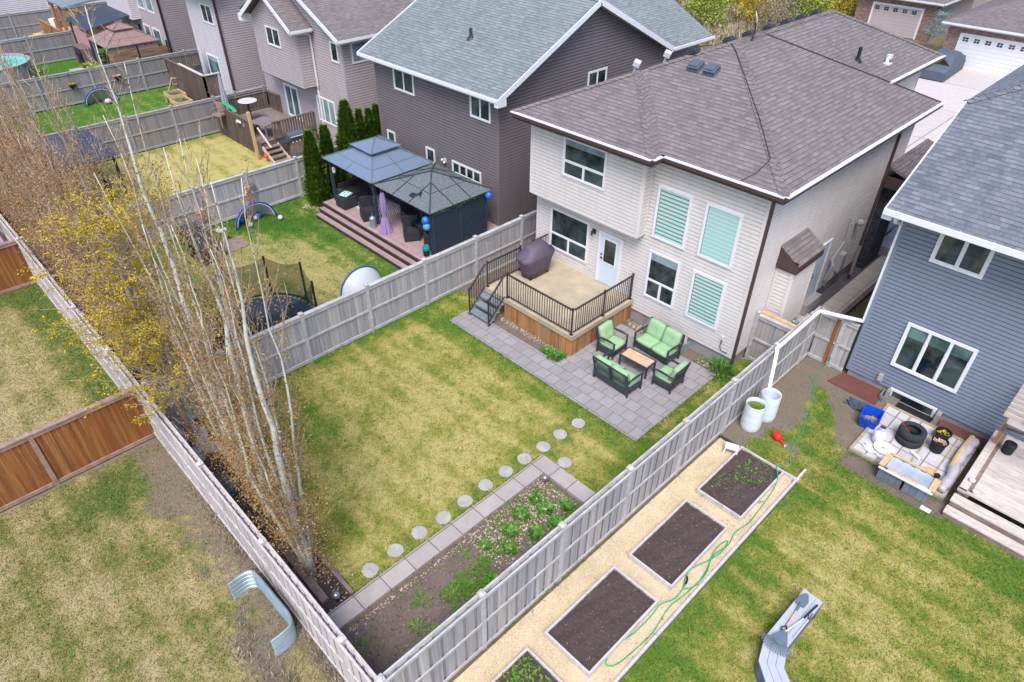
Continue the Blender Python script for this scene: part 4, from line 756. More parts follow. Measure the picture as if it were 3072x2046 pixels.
# ---------------------------------------------------------------- houses across the street
def street_house(x0, x1, y, lab, m, hx=4.6, door_x=(0, 0), dm='trim_white', zc_=2.9, depth=9, side=1):
    h = thing('garage_house', lab, 'house', ((x0+x1)/2, y+4, 0), None, True)
    mb = MB(); mb.box(x0, y, -.1, x1, y+.3, zc_); mb.box(x0, y+.3, -.1, x0+.2, y+1, zc_); part('wall', mb, m, h, 'front wall of brick'); wall(h, (x1, y+.31), (x1, y+depth), -.05, zc_, 'siding_tan'); wall(h, (x0, y+depth), (x0, y+1.01), -.05, zc_, 'siding_pink')
    e = .45; ym = (x1-x0)/2+e; s_ = .42
    a, b, c, d_ = (x0-e, y-e, zc_), (x1+e, y-e, zc_), (x1+e, y+depth+3, zc_), (x0-e, y+depth+3, zc_); xm = (x0+x1)/2; p = (xm, y-e+ym, zc_+s_*ym); q = (xm, y+depth+3, zc_+s_*ym)
    mb = MB(); mb.slab([a, b, p], .06); mb.slab([b, c, q, p], .06); mb.slab([a, p, q, d_], .06); part('roof', mb, 'shingle_brown', h)
    gutter(h, a, b, fascia='trim_white'); gutter(h, b, c, fascia='trim_white'); soffit(h, [(x0-e, y-e), (x1+e, y-e), (x1+e, y), (x0-e, y)], zc_-.14, 'trim_white')
    d0, d1 = door_x; mb = MB(); mb.box(d0-.14, y-.06, 0, d0, y-.004, 2.3); mb.box(d1, y-.06, 0, d1+.14, y-.004, 2.3); mb.box(d0, y-.06, 2.16, d1, y-.004, 2.3); part('door_frame', mb, 'trim_white', h)
    mb = MB(); 
    for k in range(8): mb.box(d0, y-.035, .02+k*.268, d1, y-.004, .02+k*.268+.26)
    gd = part('garage_door', mb, dm, h); n = int((d1-d0)/.66)
    for k in range(n):
        xx_ = d0+.12+k*(d1-d0-.1)/n; mb = MB()
        for i in (0, 1):
            for j in (0, 1): mb.box(xx_+i*.19, y-.045, 1.78+j*.15, xx_+i*.19+.16, y-.037, 1.78+j*.15+.12)
        part('window', mb, 'glass', gd)
    return h
street_house(-15.4, -9.2, 58.7, 'brick-fronted garage house with a wide white garage door at the top right', 'brick_stone', door_x=(-14.4, -9.9))
street_house(-24.6, -18.3, 65, 'brick-fronted garage house with a beige garage door and small panes, at the top edge', 'brick_stone', door_x=(-23.2, -19.4), dm='siding_pink')
I_ = thing('house', 'peach sided house at the top edge between the two garage houses', 'house', (-18, 84, 0), None, True); wall(I_, (-26, 80), (-8, 80), 0, 6, 'siding_pink', lap=.14); mb = MB(); mb.slab([(-26, 79.5, 6), (-8, 79.5, 6), (-8, 84, 8.5), (-26, 84, 8.5)], .1); part('roof', mb, 'shingle_brown', I_)
# ================================================================== deck of the cream house
dk = thing('deck', 'raised tan deck with a brown stained board skirt and dark railing behind the cream house', 'deck', (-12.8, 14.8, 0), None, True)
dx0, dx1, dy0, dy1, dz = -14.82, -10.80, 13.30, 16.43, .88
mb = MB(); mb.prism([(dx0, dy0), (dx1, dy0), (dx1, dy1), (dx0, dy1)], dz-.06, dz); part('deck_floor', mb, 'deck_coat', dk)
mb = MB(); mb.box(dx0-.01, dy0-.03, dz-.16, dx1+.03, dy0-.001, dz+.008); mb.box(dx1+.001, dy0, dz-.16, dx1+.03, dy1, dz+.008); mb.box(dx0-.03, dy0, dz-.16, dx0-.001, dy1, dz+.008); part('deck_rim', mb, 'deck_coat', dk)
mb = MB(); rr = random.Random(4); a = dx0+.95
while a < dx1-.02: mb.box(a, dy0+.02+rr.uniform(-.004, .004), .03, min(a+.136, dx1), dy0+.045, dz-.16); a += .14
a = dy0+.03
while a < dy1-.02: mb.box(dx1-.045, a, .03, dx1-.02+rr.uniform(-.004, .004), min(a+.136, dy1), dz-.16); a += .14
part('skirt', mb, 'cedar_skirt', dk); mb = MB(); mb.box(dx0+.9, dy0+.1, 0, dx0+1.0, dy1, dz-.16); part('skirt_side', mb, 'old_wood', dk)
def railing(root, A, B, h=.93, posts=(0, 1), sp=.105, m='metal_dark', w=.045, name='railing', feet=True, slope=False):
    A = Vector(A); B = Vector(B); d = B-A; L = Vector((d.x, d.y, 0)).length; up = Vector((0, 0, 1)); mb = MB()
    mb.beam(A+up*h, B+up*h, .055, .04); mb.beam(A+up*.09, B+up*.09, .03, .03); n = max(2, int(L/sp))
    for k in range(1, n): P = A+d*(k/n); mb.beam(P+up*.09, P+up*(h-.02), .017, .017)
    r = part(name, mb, m, root)
    for k in posts:
        mb = MB(); P = A+d*k; mb.beam(P, P+up*(h+.05), w, w); mb.box(P.x-.04, P.y-.04, P.z+h+.05, P.x+.04, P.y+.04, P.z+h+.065); mb.box(P.x-.06, P.y-.06, P.z+.001, P.x+.06, P.y+.06, P.z+.012); part('railing_post', mb, m, root)
    return r
railing(dk, (-13.78, 13.36, dz), (-10.88, 13.36, dz), posts=(0, 1)); railing(dk, (-10.86, 13.42, dz), (-10.86, 16.36, dz), posts=(.5, .99)); railing(dk, (-14.76, 13.36, dz), (-14.76, 14.95, dz), posts=(0, 1)); railing(dk, (-14.76, 15.6, dz), (-14.76, 16.36, dz), posts=(0,))
st = thing('steps', 'grey galvanised metal steps with brown rails leading up to the tan deck', 'steps', (-14.3, 12.6, 0), None, True)
for k in range(3):
    z = .22+.22*k; y = 12.55+.235*k; mb = MB(); mb.box(-14.83, y, z-.035, -13.82, y+.27, z); mb.box(-14.83, y, z-.07, -13.82, y+.02, z-.035); part('tread', mb, 'galv_step', st, bevel=.006)
for x in (-14.80, -13.86): mb = MB(); mb.beam((x, 12.50, .03), (x, 13.27, .78), .03, .14); mb.box(x-.1, 12.42, 0, x+.1, 12.62, .02); part('stringer', mb, 'galv', st)
for x in (-14.80, -13.84): railing(st, (x, 12.55, .12), (x, 13.30, .84), h=.95, posts=(0,), sp=.1)
# covered barbecue on the deck
bb = thing('covered_grill', 'barbecue under a mauve-grey cover in the corner of the tan deck', 'barbecue', (-14.2, 15.15, dz), rz=R(90))
def cover(prof, sub=1):
    """a draped cover: profile rings of (halfx, halfy, z, shiftx)"""
    mb = MB(); n = 28; rings = []; rr = random.Random(3)
    for hx, hy, z, sx in prof:
        row = []
        for k in range(n):
            a = 2*PI*k/n; c, s = math.cos(a), math.sin(a); q = (abs(c)**3.2+abs(s)**3.2)**(-1/3.2); w = 1+.035*math.sin(5*a+z*3)+.028*math.sin(11*a-z*5)+rr.uniform(-.02, .02)
            row.append(mb.p(sx+hx*c*q*w, hy*s*q*w, z+.02*math.sin(3*a)*(z > .3)))
        rings.append(row)
    for a, b in zip(rings, rings[1:]): mb.f += [[a[k], a[(k+1) % n], b[(k+1) % n], b[k]] for k in range(n)]
    mb.f.append(rings[-1]); mb.f.append(rings[0][::-1]); return mb
part('cover', cover([(.52, .27, .10, 0), (.58, .33, .35, 0), (.66, .36, .62, 0), (.78, .40, .80, 0), (.76, .40, .88, 0), (.50, .36, .98, 0), (.42, .30, 1.15, 0), (.36, .18, 1.24, 0), (.2, .06, 1.26, 0)]), 'grill_cover', bb, smooth=True)
mb = MB()
for x in (-.42, .42):
    for y in (-.2, .2): mb.tube([(x, y-.02, .06), (x, y+.02, .06)], .06, 10)
part('wheels', mb, 'black', bb)
# ================================================================== patio furniture
def sofa(name, label, cat, W, seats, loc, rz, group=None):
    t_ = thing(name, label, cat, loc, group, rz=rz); D_2 = .68            # faces -y locally
    mb = MB(); h = W/2
    mb.box(-h+.03, -.32, .10, h-.03, .31, .28); part('seat_frame', mb, 'charcoal', t_, bevel=.01)
    for s in (-1, 1):
        mb = MB(); x = s*(h-.02); mb.tube([(x, -.36, .60), (x, -.15, .645), (x, .12, .63), (x, .30, .58)], .022, 6); mb.beam((x-.03*0, -.36, .61), (x, .3, .60), .055, .02)
        part('armrest', mb, 'charcoal', t_); mb = MB(); mb.beam((x, -.33, .0), (x, -.33, .60), .04, .05); part('leg', mb, 'charcoal', t_); mb = MB(); mb.beam((x, .30, .0), (x, .30, .4), .04, .05); mb.beam((x, .30, .38), (x, .42, .86), .04, .04); part('leg', mb, 'charcoal', t_)
    mb = MB()
    for k in range(6): z = .36+k*.09; y = .30+(z-.38)*.25; mb.beam((-h, y, z), (h, y, z), .02, .03)
    mb.beam((-h, .42, .86), (h, .42, .86), .03, .045)
    if seats > 1: mb.beam((0, .30, .3), (0, .42, .86), .03, .03)
    part('back_frame', mb, 'charcoal', t_)
    w = (W-.10)/seats
    for k in range(seats):
        x = -W/2+.05+w*(k+.5)
        def cush(hx, hy, hz, c, tilt, tuft):
            mb = MB(); n = 8; top = {}
            for zi in (0, 1):
                for i in range(n+1):
                    for j in range(n+1):
                        a, b = 2*i/n-1, 2*j/n-1; e = (1-abs(a)**6)*(1-abs(b)**6); px_, py_ = hx*a*(1-.07*abs(b)**4), hy*b*(1-.07*abs(a)**4)
                        zz_ = hz*(.55+.45*e**.5) - (tuft*.035*math.exp(-((abs(a)-.0)**2+(b)**2)*22) if zi else 0); zz_ = zz_ if zi else -zz_
                        q = Vector((px_, py_, zz_)); q.rotate(Matrix.Rotation(tilt, 3, 'X')); top[(zi, i, j)] = mb.p(c[0]+q.x, c[1]+q.y, c[2]+q.z)
            for i in range(n):
                for j in range(n): mb.f += [[top[1, i, j], top[1, i+1, j], top[1, i+1, j+1], top[1, i, j+1]], [top[0, i, j], top[0, i, j+1], top[0, i+1, j+1], top[0, i+1, j]]]
            for i in range(n): mb.f += [[top[0, i, 0], top[0, i+1, 0], top[1, i+1, 0], top[1, i, 0]], [top[0, i+1, n], top[0, i, n], top[1, i, n], top[1, i+1, n]], [top[0, 0, i+1], top[0, 0, i], top[1, 0, i], top[1, 0, i+1]], [top[0, n, i], top[0, n, i+1], top[1, n, i+1], top[1, n, i]]]
            return mb
        part('seat_cushion', cush(w/2-.006, .325, .085, (x, -.03, .35), 0, 0), 'green_fabric', t_, smooth=True)
        part('back_cushion', cush(w/2-.010, .29, .105, (x, .26, .65), R(72), 1), 'green_fabric', t_, smooth=True)
    return t_
sofa('armchair', 'green cushioned patio armchair beside the brown deck skirt', 'armchair', .74, 1, (-10.12, 14.52, .06), R(92), 'green patio armchairs')
sofa('patio_sofa', 'green two-seat patio sofa with its back to the house wall, by the window well', 'sofa', 1.36, 2, (-9.03, 15.48, .06), R(-3), 'green patio sofas')
sofa('patio_sofa', 'green two-seat patio sofa with its back to the lawn', 'sofa', 1.36, 2, (-8.98, 13.38, .06), R(178), 'green patio sofas')
sofa('armchair', 'green cushioned patio armchair at the fence end of the coffee table', 'armchair', .74, 1, (-7.86, 14.48, .06), R(-88), 'green patio armchairs')
tb = thing('coffee_table', 'low grey patio coffee table with a tan stone top between the green sofas', 'table', (-8.98, 14.38, .06), rz=R(2))
mb = MB(); mb.box(-.53, -.27, .40, .53, -.22, .445); mb.box(-.53, .22, .40, .53, .27, .445); mb.box(-.53, -.22, .40, -.48, .22, .445); mb.box(.48, -.22, .40, .53, .22, .445); part('frame', mb, 'charcoal', tb, bevel=.004)
mb = MB(); mb.box(-.478, -.218, .42, .478, .218, .440); part('table_top', mb, 'table_tile', tb)
for sx in (-1, 1):
    for sy in (-1, 1): mb = MB(); mb.beam((sx*.49, sy*.23, 0), (sx*.49, sy*.23, .40), .05, .05); part('leg', mb, 'charcoal', tb)
# ================================================================== stepping stones
pts = [(-8.75, 4.17), (-8.78, 4.9), (-8.79, 5.62), (-8.73, 6.32), (-8.75, 7.04), (-8.78, 7.77), (-8.76, 8.47), (-8.73, 9.15), (-8.69, 9.84), (-8.69, 10.52), (-8.63, 11.23), (-7.89, 9.83)]
lbl = ['round stepping stone nearest the bare soil corner and the poplar trunk', 'second round stepping stone from the poplar trunk', 'third round stepping stone from the poplar trunk', 'fourth round stepping stone from the poplar trunk', 'fifth round stepping stone from the poplar trunk', 'middle round stepping stone, sixth from the poplar trunk', 'seventh round stepping stone, counted from the poplar trunk', 'round stepping stone just before the corner of the stone edging, fourth from the patio', 'third round stepping stone from the patio in the line', 'second round stepping stone from the patio', 'round stepping stone nearest the patio', 'lone round stepping stone outside the line, above the corner of the stone edging']
s0 = None
for (x, y), l in zip(pts, lbl):
    if not s0:
        mb = MB(); n = 20; r_ = [.195+.006*math.sin(3*k)+.004*math.sin(7*k) for k in range(n)]
        mb.prism([(r_[k]*math.cos(2*PI*k/n), r_[k]*math.sin(2*PI*k/n)) for k in range(n)], 0, .035); s0 = single('stepping_stone', mb, 'stone_agg', l, 'stepping stone', 'round stepping stones across the lawn', bevel=.008); s0.location = (x, y, .012)
    else: dup(s0, loc=(x, y, .012), rz=x*7+y*3, label=l)
# timbers of the planting bed, small things there
for i, (a, b, l) in enumerate((((-10.9, 2.80), (-8.62, 2.76), 'weathered timber sleeper lying nearer to the back fence by the poplar trunk'), ((-10.8, 3.02), (-8.72, 2.99), 'weathered timber sleeper lying beside the poplar trunk'), ((-9.75, 3.53), (-8.47, 3.52), 'thin pale timber edging between the soil corner and the lawn'))):
    mb = MB(); mb.beam((a[0], a[1], .1), (b[0], b[1], .1), .18 if i < 2 else .09, .14); single('timber_sleeper', mb, 'timber', l, 'sleeper', loc=(a[0], a[1], .03), bevel=.008)
mb = MB(); mb.prism([(-.19, -.14), (.19, -.14), (.19, .14), (-.19, .14)], 0, .14); mb.box(-.21, -.16, .14, .21, .16, .17); mb.box(-.02, -.03, .17, .03, .15, .185); o = single('black_box', mb, 'black', 'small black box in the corner between the back fence and the stone edging', 'box', bevel=.01); o.location = (-8.2, 2.66, .04)
mb = MB(); mb.lathe(0, 0, [(.02, 0), (.02, .22), (.09, .23), (.10, .26), (.06, .31), (.01, .33)], 14); o = single('solar_light', mb, 'chrome', 'shiny round solar light beside the poplar trunk bed', 'garden light', 'round solar lights', smooth=True); o.location = (-8.6, 3.2, .02)
dup(o, loc=(-7.75, 8.9, .03), label='shiny round solar light at the inner corner of the stone edging near the patio')
# ================================================================== raised beds
def bed(x0, y0, x1, y1, l, gaps=False):
    t_ = thing('raised_bed', l, 'raised bed', ((x0+x1)/2, (y0+y1)/2, .03), 'raised timber beds on the gravel', True); w = .045
    for b in ((x0, y0, x1, y0+w), (x0, y1-w, x1, y1), (x0, y0+w, x0+w, y1-w), (x1-w, y0+w, x1, y1-w)): mb = MB(); mb.box(b[0], b[1], .03, b[2], b[3], .19); part('board', mb, 'fence_pale', t_)
    mb = MB(); n = 34; rr = random.Random(int(y0*7)); G_ = [[mb.p(x0+w+(x1-x0-2*w)*i/n, y0+w+(y1-y0-2*w)*j/(2*n), .118+rr.uniform(0, .03)+.014*math.sin(i*.7+j*.3+y0)*math.sin(j*.45)) for j in range(2*n+1)] for i in range(n+1)]
    mb.f += [[G_[i][j], G_[i+1][j], G_[i+1][j+1], G_[i][j+1]] for i in range(n) for j in range(2*n)]
    part('soil', mb, 'soil_dark', t_, smooth=True); return t_
bed(-4.90, 5.88, -3.66, 8.20, 'third raised bed from the stool, with bare dark soil and the hose loop beside it'); bed(-4.86, 8.68, -3.66, 11.02, 'second raised bed from the stool, with bare dark soil')
bed(-4.86, 11.48, -3.58, 13.66, 'raised bed nearest the white stool, with patchy dug soil'); b4 = bed(-4.92, 3.0, -3.68, 5.40, 'raised bed with rows of green seedlings at the bottom edge')
mb = MB(); mb.beam((-3.22, -2, .06), (-3.26, 14.22, .06), .06, .09); single('timber_edging', mb, 'fence_pale', 'long pale timber edging between the gravel and the right-hand lawn', 'edging', loc=(-3.22, 6, 0)); mb = MB(); mb.beam((-3.64, 13.7, .08), (-3.2, 13.72, .08), .05, .1); single('timber_edging', mb, 'fence_pale', 'short pale timber edging joining the raised bed nearest the white stool to the lawn edging', 'edging', loc=(-3.4, 13.7, 0))
mb = MB(); mb.beam((-5.5, 13.68, .07), (-4.9, 13.66, .07), .04, .1); single('timber_edging', mb, 'charcoal', 'short dark edging board in front of the white stool', 'edging', loc=(-5.2, 13.68, 0))
# leaf clumps -------------------------------------------------------------
def clump(mb, x, y, z, r, n, h=.12, w=.03, rr=random, flat=.6):
    for _ in range(n):
        a = rr.uniform(0, 2*PI); q = r*math.sqrt(rr.random()); cx, cy = x+q*math.cos(a), y+q*math.sin(a); L = h*rr.uniform(.5, 1.2); t_ = a+rr.uniform(-.6, .6); el = rr.uniform(.2, 1.3)*flat+.1
        dx, dy, dz_ = math.cos(t_)*math.cos(el)*L, math.sin(t_)*math.cos(el)*L, math.sin(el)*L; px_, py_ = -math.sin(t_)*w*rr.uniform(.6, 1.2), math.cos(t_)*w
        i = len(mb.v); mb.v += [(cx-px_*.3, cy-py_*.3, z), (cx+dx*.5-px_, cy+dy*.5-py_, z+dz_*.75), (cx+dx, cy+dy, z+dz_), (cx+dx*.5+px_, cy+dy*.5+py_, z+dz_*.75)]; mb.f.append([i, i+1, i+2, i+3])
def plant(x, y, z, r, n, l, cat='plant', m='plant_green', h=.14, w=.035, name='plant', group=None, flat=.7):
    mb = MB(); clump(mb, 0, 0, 0, r, n, h, w, random, flat); o = single(name, mb, m, l, cat, group); o.location = (x, y, z); return o
mb = MB(); rr = random.Random(11)
for k in range(7):
    for j in range(26):
        if rr.random() < .8: clump(mb, -4.76+k*.155+rr.gauss(0, .012), 3.2+j*.08, .14, .04, 6, .10, .026, rr)
o = struct('seedlings', mb, 'grass_green', 'stuff')
mb = MB(); rr = random.Random(12)
for _ in range(46): clump(mb, rr.gauss(-4.2, .22), rr.gauss(12.9, .3), .13, .03, 5, .06, .02, rr)
for _ in range(20): clump(mb, rr.gauss(-4.6, .12), rr.gauss(12.2, .2), .13, .03, 4, .05, .02, rr)
struct('seedlings', mb, 'grass_green', 'stuff')
plant(-11.15, 13.02, .05, .24, 260, 'bright green leafy plant at the outer corner of the deck skirt', h=.16, w=.02); plant(-11.55, 12.98, .05, .16, 110, 'smaller bright green plant left of the leafy one by the deck skirt', h=.12, w=.02); plant(-7.05, 16.2, .03, .3, 240, 'tall tuft of green grass at the corner of the cream house', h=.42, w=.018, flat=1.1, cat='grass tuft', name='grass_tuft'); plant(-7.8, 16.15, .05, .12, 26, 'small pale weed in the soil strip under the cream house wall', h=.2, w=.012)
# weeds of the garden soil: denser green towards the board fence
mb = MB(); rr = random.Random(5)
for _ in range(3000):
    y = rr.uniform(3.2, 9.05); x = rr.uniform(-7.9, -5.72); d = math.sin(x*3.1+y*1.7)+math.sin(y*2.3-x*1.3)+math.sin(x*6.7)*.4
    dens = .34*(y > 5.6)*(d > .0)+.75*(x > -6.5+.25*math.sin(y*2))*(y > 5.6 or d > .8)+.28*(y > 7.6)+.9*(abs(x+6.75+.12*(y-5))<.38 and 4.9 < y < 6.6 and d > -.3)
    if rr.random() < dens+.03: clump(mb, x, y, .03, .06, 10, .07, .012, rr, .8)
struct('weeds', mb, 'grass_green', 'stuff')
SL = ['in the middle of the dry leaves', 'nearest the inner corner of the edging', 'close to the stone edging', 'left of the centre of the leaf litter', 'between two others on the leaf litter', 'towards the board fence', 'hard against the stone edging near its corner', 'at the lower end of the leaf litter', 'lowest by the stone edging', 'standing alone nearest the fence']
for k, (x, y, r, n) in enumerate(((-7.15, 8.3, .17, 120), (-6.85, 8.75, .14, 90), (-7.45, 7.75, .15, 100), (-7.3, 7.2, .16, 110), (-6.8, 7.6, .15, 100), (-6.65, 8.2, .16, 110), (-7.55, 8.35, .12, 70), (-6.95, 6.85, .15, 100), (-7.4, 6.5, .1, 50), (-6.55, 5.95, .16, 110))):
    plant(x, y, .04, r, n, 'leafy green plant in the garden soil, '+SL[k], h=.12, w=.045, group='low leafy plants in the garden soil')
SD = ['largest, in the middle of the bare soil', 'left of the largest one', 'below the largest one', 'small, towards the fence', 'small, nearest the fence post', 'big, lowest towards the fence corner', 'brownish, by the corner of the two fences', 'tiny, at the fence corner', 'above the largest one', 'small, beside the stone edging']
for k, (x, y, r, n) in enumerate(((-7.0, 5.1, .15, 44), (-7.3, 4.55, .14, 40), (-6.9, 4.1, .12, 36), (-6.5, 4.3, .08, 26), (-6.15, 3.95, .08, 26), (-6.35, 3.1, .17, 60), (-7.35, 2.95, .15, 30), (-6.0, 3.3, .07, 20), (-6.9, 5.5, .08, 24), (-7.6, 6.0, .09, 20))):
    plant(x, y, .035, r, n, 'spiky green dandelion on the garden soil, '+SD[k], cat='weed', name='dandelion', m='grass_green', h=.17, w=.018, group='dandelion rosettes on the bare soil', flat=.45)
def leaves(name, n, fn, z, m='dry_leaves', s=.035, seed=1):  # scattered flat flecks
    mb = MB(); rr = random.Random(seed)
    for _ in range(n):
        x, y = fn(rr); a = rr.uniform(0, PI); i = len(mb.v); q = s*rr.uniform(.5, 1.2); c, s_ = math.cos(a)*q, math.sin(a)*q
        mb.v += [(x-c, y-s_, z+rr.uniform(.002, .02)), (x+s_*.6, y-c*.6, z+rr.uniform(.002, .03)), (x+c, y+s_, z+rr.uniform(.002, .03)), (x-s_*.6, y+c*.6, z+rr.uniform(.002, .02))]; mb.f.append([i, i+1, i+2, i+3])
    return struct(name, mb, m, 'stuff')
leaves('soil_crumbs', 2600, lambda r: (r.uniform(-7.95, -5.7), r.uniform(2.5, 9.1)), .034, m='soil_bits', s=.024, seed=21); leaves('dry_leaves', 900, lambda r: (-7.35+r.gauss(0, .33), r.uniform(6.3, 9.0)), .035, s=.032); leaves('dry_leaves', 420, lambda r: (-7.88+abs(r.gauss(0, .07)), r.uniform(3.0, 9.0)), .035, seed=2, s=.026)
leaves('dry_leaves', 330, lambda r: (r.uniform(-13.9, -11.0), 13.18+r.gauss(0, .07)), .05, seed=3, s=.03); leaves('dry_leaves', 260, lambda r: (-10.1+r.gauss(0, .35), 16.15+r.gauss(0, .09)), .05, seed=4, s=.035); leaves('dry_leaves', 120, lambda r: (-7.5+r.gauss(0, .25), 16.15+r.gauss(0, .08)), .05, seed=5, s=.03)
leaves('dry_leaves', 160, lambda r: (r.uniform(-15, -13.7), 12.9+r.gauss(0, .3)), .062, seed=6, s=.02); leaves('wood_chips', 1500, lambda r: (r.uniform(-30, -8.5), r.uniform(2.5, 3.55)), .035, seed=7, s=.03); leaves('dry_leaves', 700, lambda r: (r.uniform(-16, -8.6), 3.55+r.gauss(0, .2)), .03, m='dry_leaves', seed=9, s=.022)
leaves('pebbles', 1000, lambda r: (r.uniform(-5.5, -3.3), r.uniform(2, 13.6)), .036, m='dry_leaves', s=.014, seed=10); leaves('soil_crumbs', 900, lambda r: (r.uniform(-5.5, -2.8), r.uniform(13.8, 18.9)), .034, m='soil', s=.02, seed=12)
leaves('fallen_petals', 420, lambda r: (-7.05+r.gauss(0, .38), r.uniform(6.4, 9.0)), .045, m='petals', s=.026, seed=31)
for k_, (cx_, cy_, n_) in enumerate(((-4.3, 7.0, 240), (-4.2, 9.8, 240), (-4.2, 12.5, 260))): leaves('soil_crumbs', n_, lambda r: (cx_+r.uniform(-.54, .54), cy_+r.uniform(-1.05, 1.05)), .142, m='soil_bits', s=.016, seed=40+k_)
leaves('pebbles', 2600, lambda r: (r.uniform(-5.5, -3.3), r.uniform(2, 13.6)), .036, m='pebble', s=.02, seed=50)
leaves('dry_leaves', 420, lambda r: (r.uniform(-16.2, -5.8), r.uniform(3.6, 11.6)), .03, m='dry_leaves', s=.016, seed=51); leaves('dry_leaves', 300, lambda r: (r.uniform(-3, 4), r.uniform(3, 15)), .03, m='dry_leaves', s=.014, seed=52); leaves('dry_leaves', 500, lambda r: (r.uniform(-16, -6), r.uniform(-3, 2.2)), .03, m='dry_leaves', s=.018, seed=53)
mb = MB(); rr = random.Random(61)
for _ in range(170):
    x, y = rr.choice(((rr.uniform(-16, -9), rr.uniform(3.8, 11.5)), (rr.uniform(-3, 3), rr.uniform(4, 15)), (rr.uniform(-16, -6), rr.uniform(-3, 2)))); clump(mb, x, y, .02, rr.uniform(.03, .09), rr.randint(8, 26), .05, .012, rr, .6)
struct('weeds', mb, 'grass_green', 'stuff')
for k_, (x, y, l) in enumerate(((-15.6, .35, 'yellow dandelion flower near the cedar fence'), (-14.0, -1.3, 'yellow dandelion flower in the middle of the back lawn'), (-12.4, -.7, 'yellow dandelion flower near the corrugated shell'), (-6.2, 6.0, 'yellow dandelion flower among the weeds by the board fence'))):
    mb = MB(); mb.lathe(0, 0, [(.004, 0), (.004, .06), (.022, .065), (.018, .08)], 8); o = single('dandelion_flower', mb, 'leaf_yellow', l, 'flower', 'yellow dandelion flowers'); o.location = (x, y, .02)
# ================================================================== right-hand yard
def barrel(x, y, l, water=None):
    t_ = thing('rain_barrel', l, 'barrel', (x, y, .02), 'white plastic rain barrels'); r = .285
    mb = MB(); mb.lathe(0, 0, [(r*.9, 0), (r*.97, .05), (r, .18), (r*.985, .22), (r, .26), (r*1.0, .5), (r*.985, .54), (r, .58), (r*.99, .80), (r*.95, .86), (r*.97, .88), (r*.90, .88), (r*.88, .80), (r*.90, .45 if not water else .62)], 28, cap=False); mb.f.append([mb.p(r*.9*math.cos(2*PI*k/28), r*.9*math.sin(2*PI*k/28), .45 if not water else .62) for k in range(28)]); part('shell', mb, 'barrel', t_, smooth=True)
    if water: mb = MB(); mb.lathe(0, 0, [(r*.89, .74), (r*.89, .745)], 28); part('water', mb, water, t_)
    return t_
barrel(-5.17, 14.68, 'white rain barrel full of green water beside the board fence', 'water_green'); barrel(-5.08, 15.36, 'white rain barrel under the end of the white downspout pipe')
t_ = thing('stool', 'small white plastic stool on the gravel by the fence', 'stool', (-5.0, 13.38, .034), rz=R(20)); mb = MB(); mb.box(-.18, -.12, .21, .18, .12, .235); mb.box(-.16, -.10, .17, .16, .10, .21); part('seat', mb, 'trim_white', t_, bevel=.012)
for sx in (-1, 1):
    for sy in (-1, 1): mb = MB(); mb.beam((sx*.18, sy*.12, 0), (sx*.15, sy*.09, .21), .035, .03); part('leg', mb, 'trim_white', t_)
t_ = thing('watering_can', 'red plastic watering can lying on the grass near the rain barrels', 'watering can', (-4.35, 14.75, .02), rz=R(-25)); mb = MB(); mb.tube([(-.18, 0, .11), (-.14, 0, .11), (.04, 0, .11), (.08, 0, .11)], [.09, .12, .12, .08], 14); part('body', mb, 'red', t_, smooth=True); mb = MB(); mb.tube([(.02, .03, .08), (.16, .02, .06), (.28, .02, .06)], [.04, .022, .018], 8); part('spout', mb, 'red', t_); mb = MB(); mb.tube([(.27, .02, .06), (.31, .02, .06)], [.025, .05], 10); part('spray_head', mb, 'tin', t_); mb = MB(); mb.tube([(-.16, -.05, .18), (-.05, -.12, .22), (.06, -.07, .17)], .014, 6); part('handle', mb, 'red', t_)
hz = [(-4.85, 18.92, .4), (-4.88, 18.75, .1), (-4.92, 18.45, .04), (-5.0, 18.05, .04), (-4.72, 17.75, .04), (-4.55, 17.3, .04), (-4.38, 16.85, .04), (-4.18, 16.35, .04), (-4.12, 15.95, .04), (-4.02, 15.6, .04), (-3.95, 15.2, .04), (-3.93, 14.85, .04), (-3.78, 14.4, .04), (-3.62, 14.1, .04), (-3.68, 13.9, .05), (-3.78, 13.72, .22), (-3.80, 13.6, .23), (-3.6, 13.3, .22), (-3.52, 13.0, .06), (-3.45, 12.2, .05), (-3.42, 11.6, .05), (-3.5, 11.1, .05), (-3.42, 10.7, .05), (-3.5, 10.2, .05), (-3.4, 9.7, .05), (-3.35, 9.2, .05), (-3.5, 8.9, .05)]
hz2 = [(-3.5, 8.9, .05), (-3.66, 9.4, .07), (-3.52, 9.95, .05), (-3.42, 10.35, .07), (-3.48, 10.75, .07), (-3.56, 10.5, .07), (-3.5, 10.05, .07), (-3.35, 9.6, .07), (-3.38, 8.9, .05), (-3.45, 8.3, .05), (-3.35, 7.6, .05), (-3.38, 7.0, .05), (-3.45, 6.5, .05), (-3.6, 6.35, .05), (-3.72, 6.7, .07), (-3.62, 7.3, .05), (-3.6, 7.9, .05), (-3.62, 8.25, .05), (-3.48, 8.6, .06), (-3.52, 9.05, .06)]
def smooth(pts, n=5):
    out = []; P = [Vector(p) for p in pts]; P = [P[0]]+P+[P[-1]]
    for i in range(1, len(P)-2):
        for k in range(n):
            t_ = k/n; a, b, c, d = P[i-1:i+3]; out.append(.5*((2*b)+(c-a)*t_+(2*a-5*b+4*c-d)*t_*t_+(3*b-a-3*c+d)*t_**3))
    out.append(P[-2]); return out
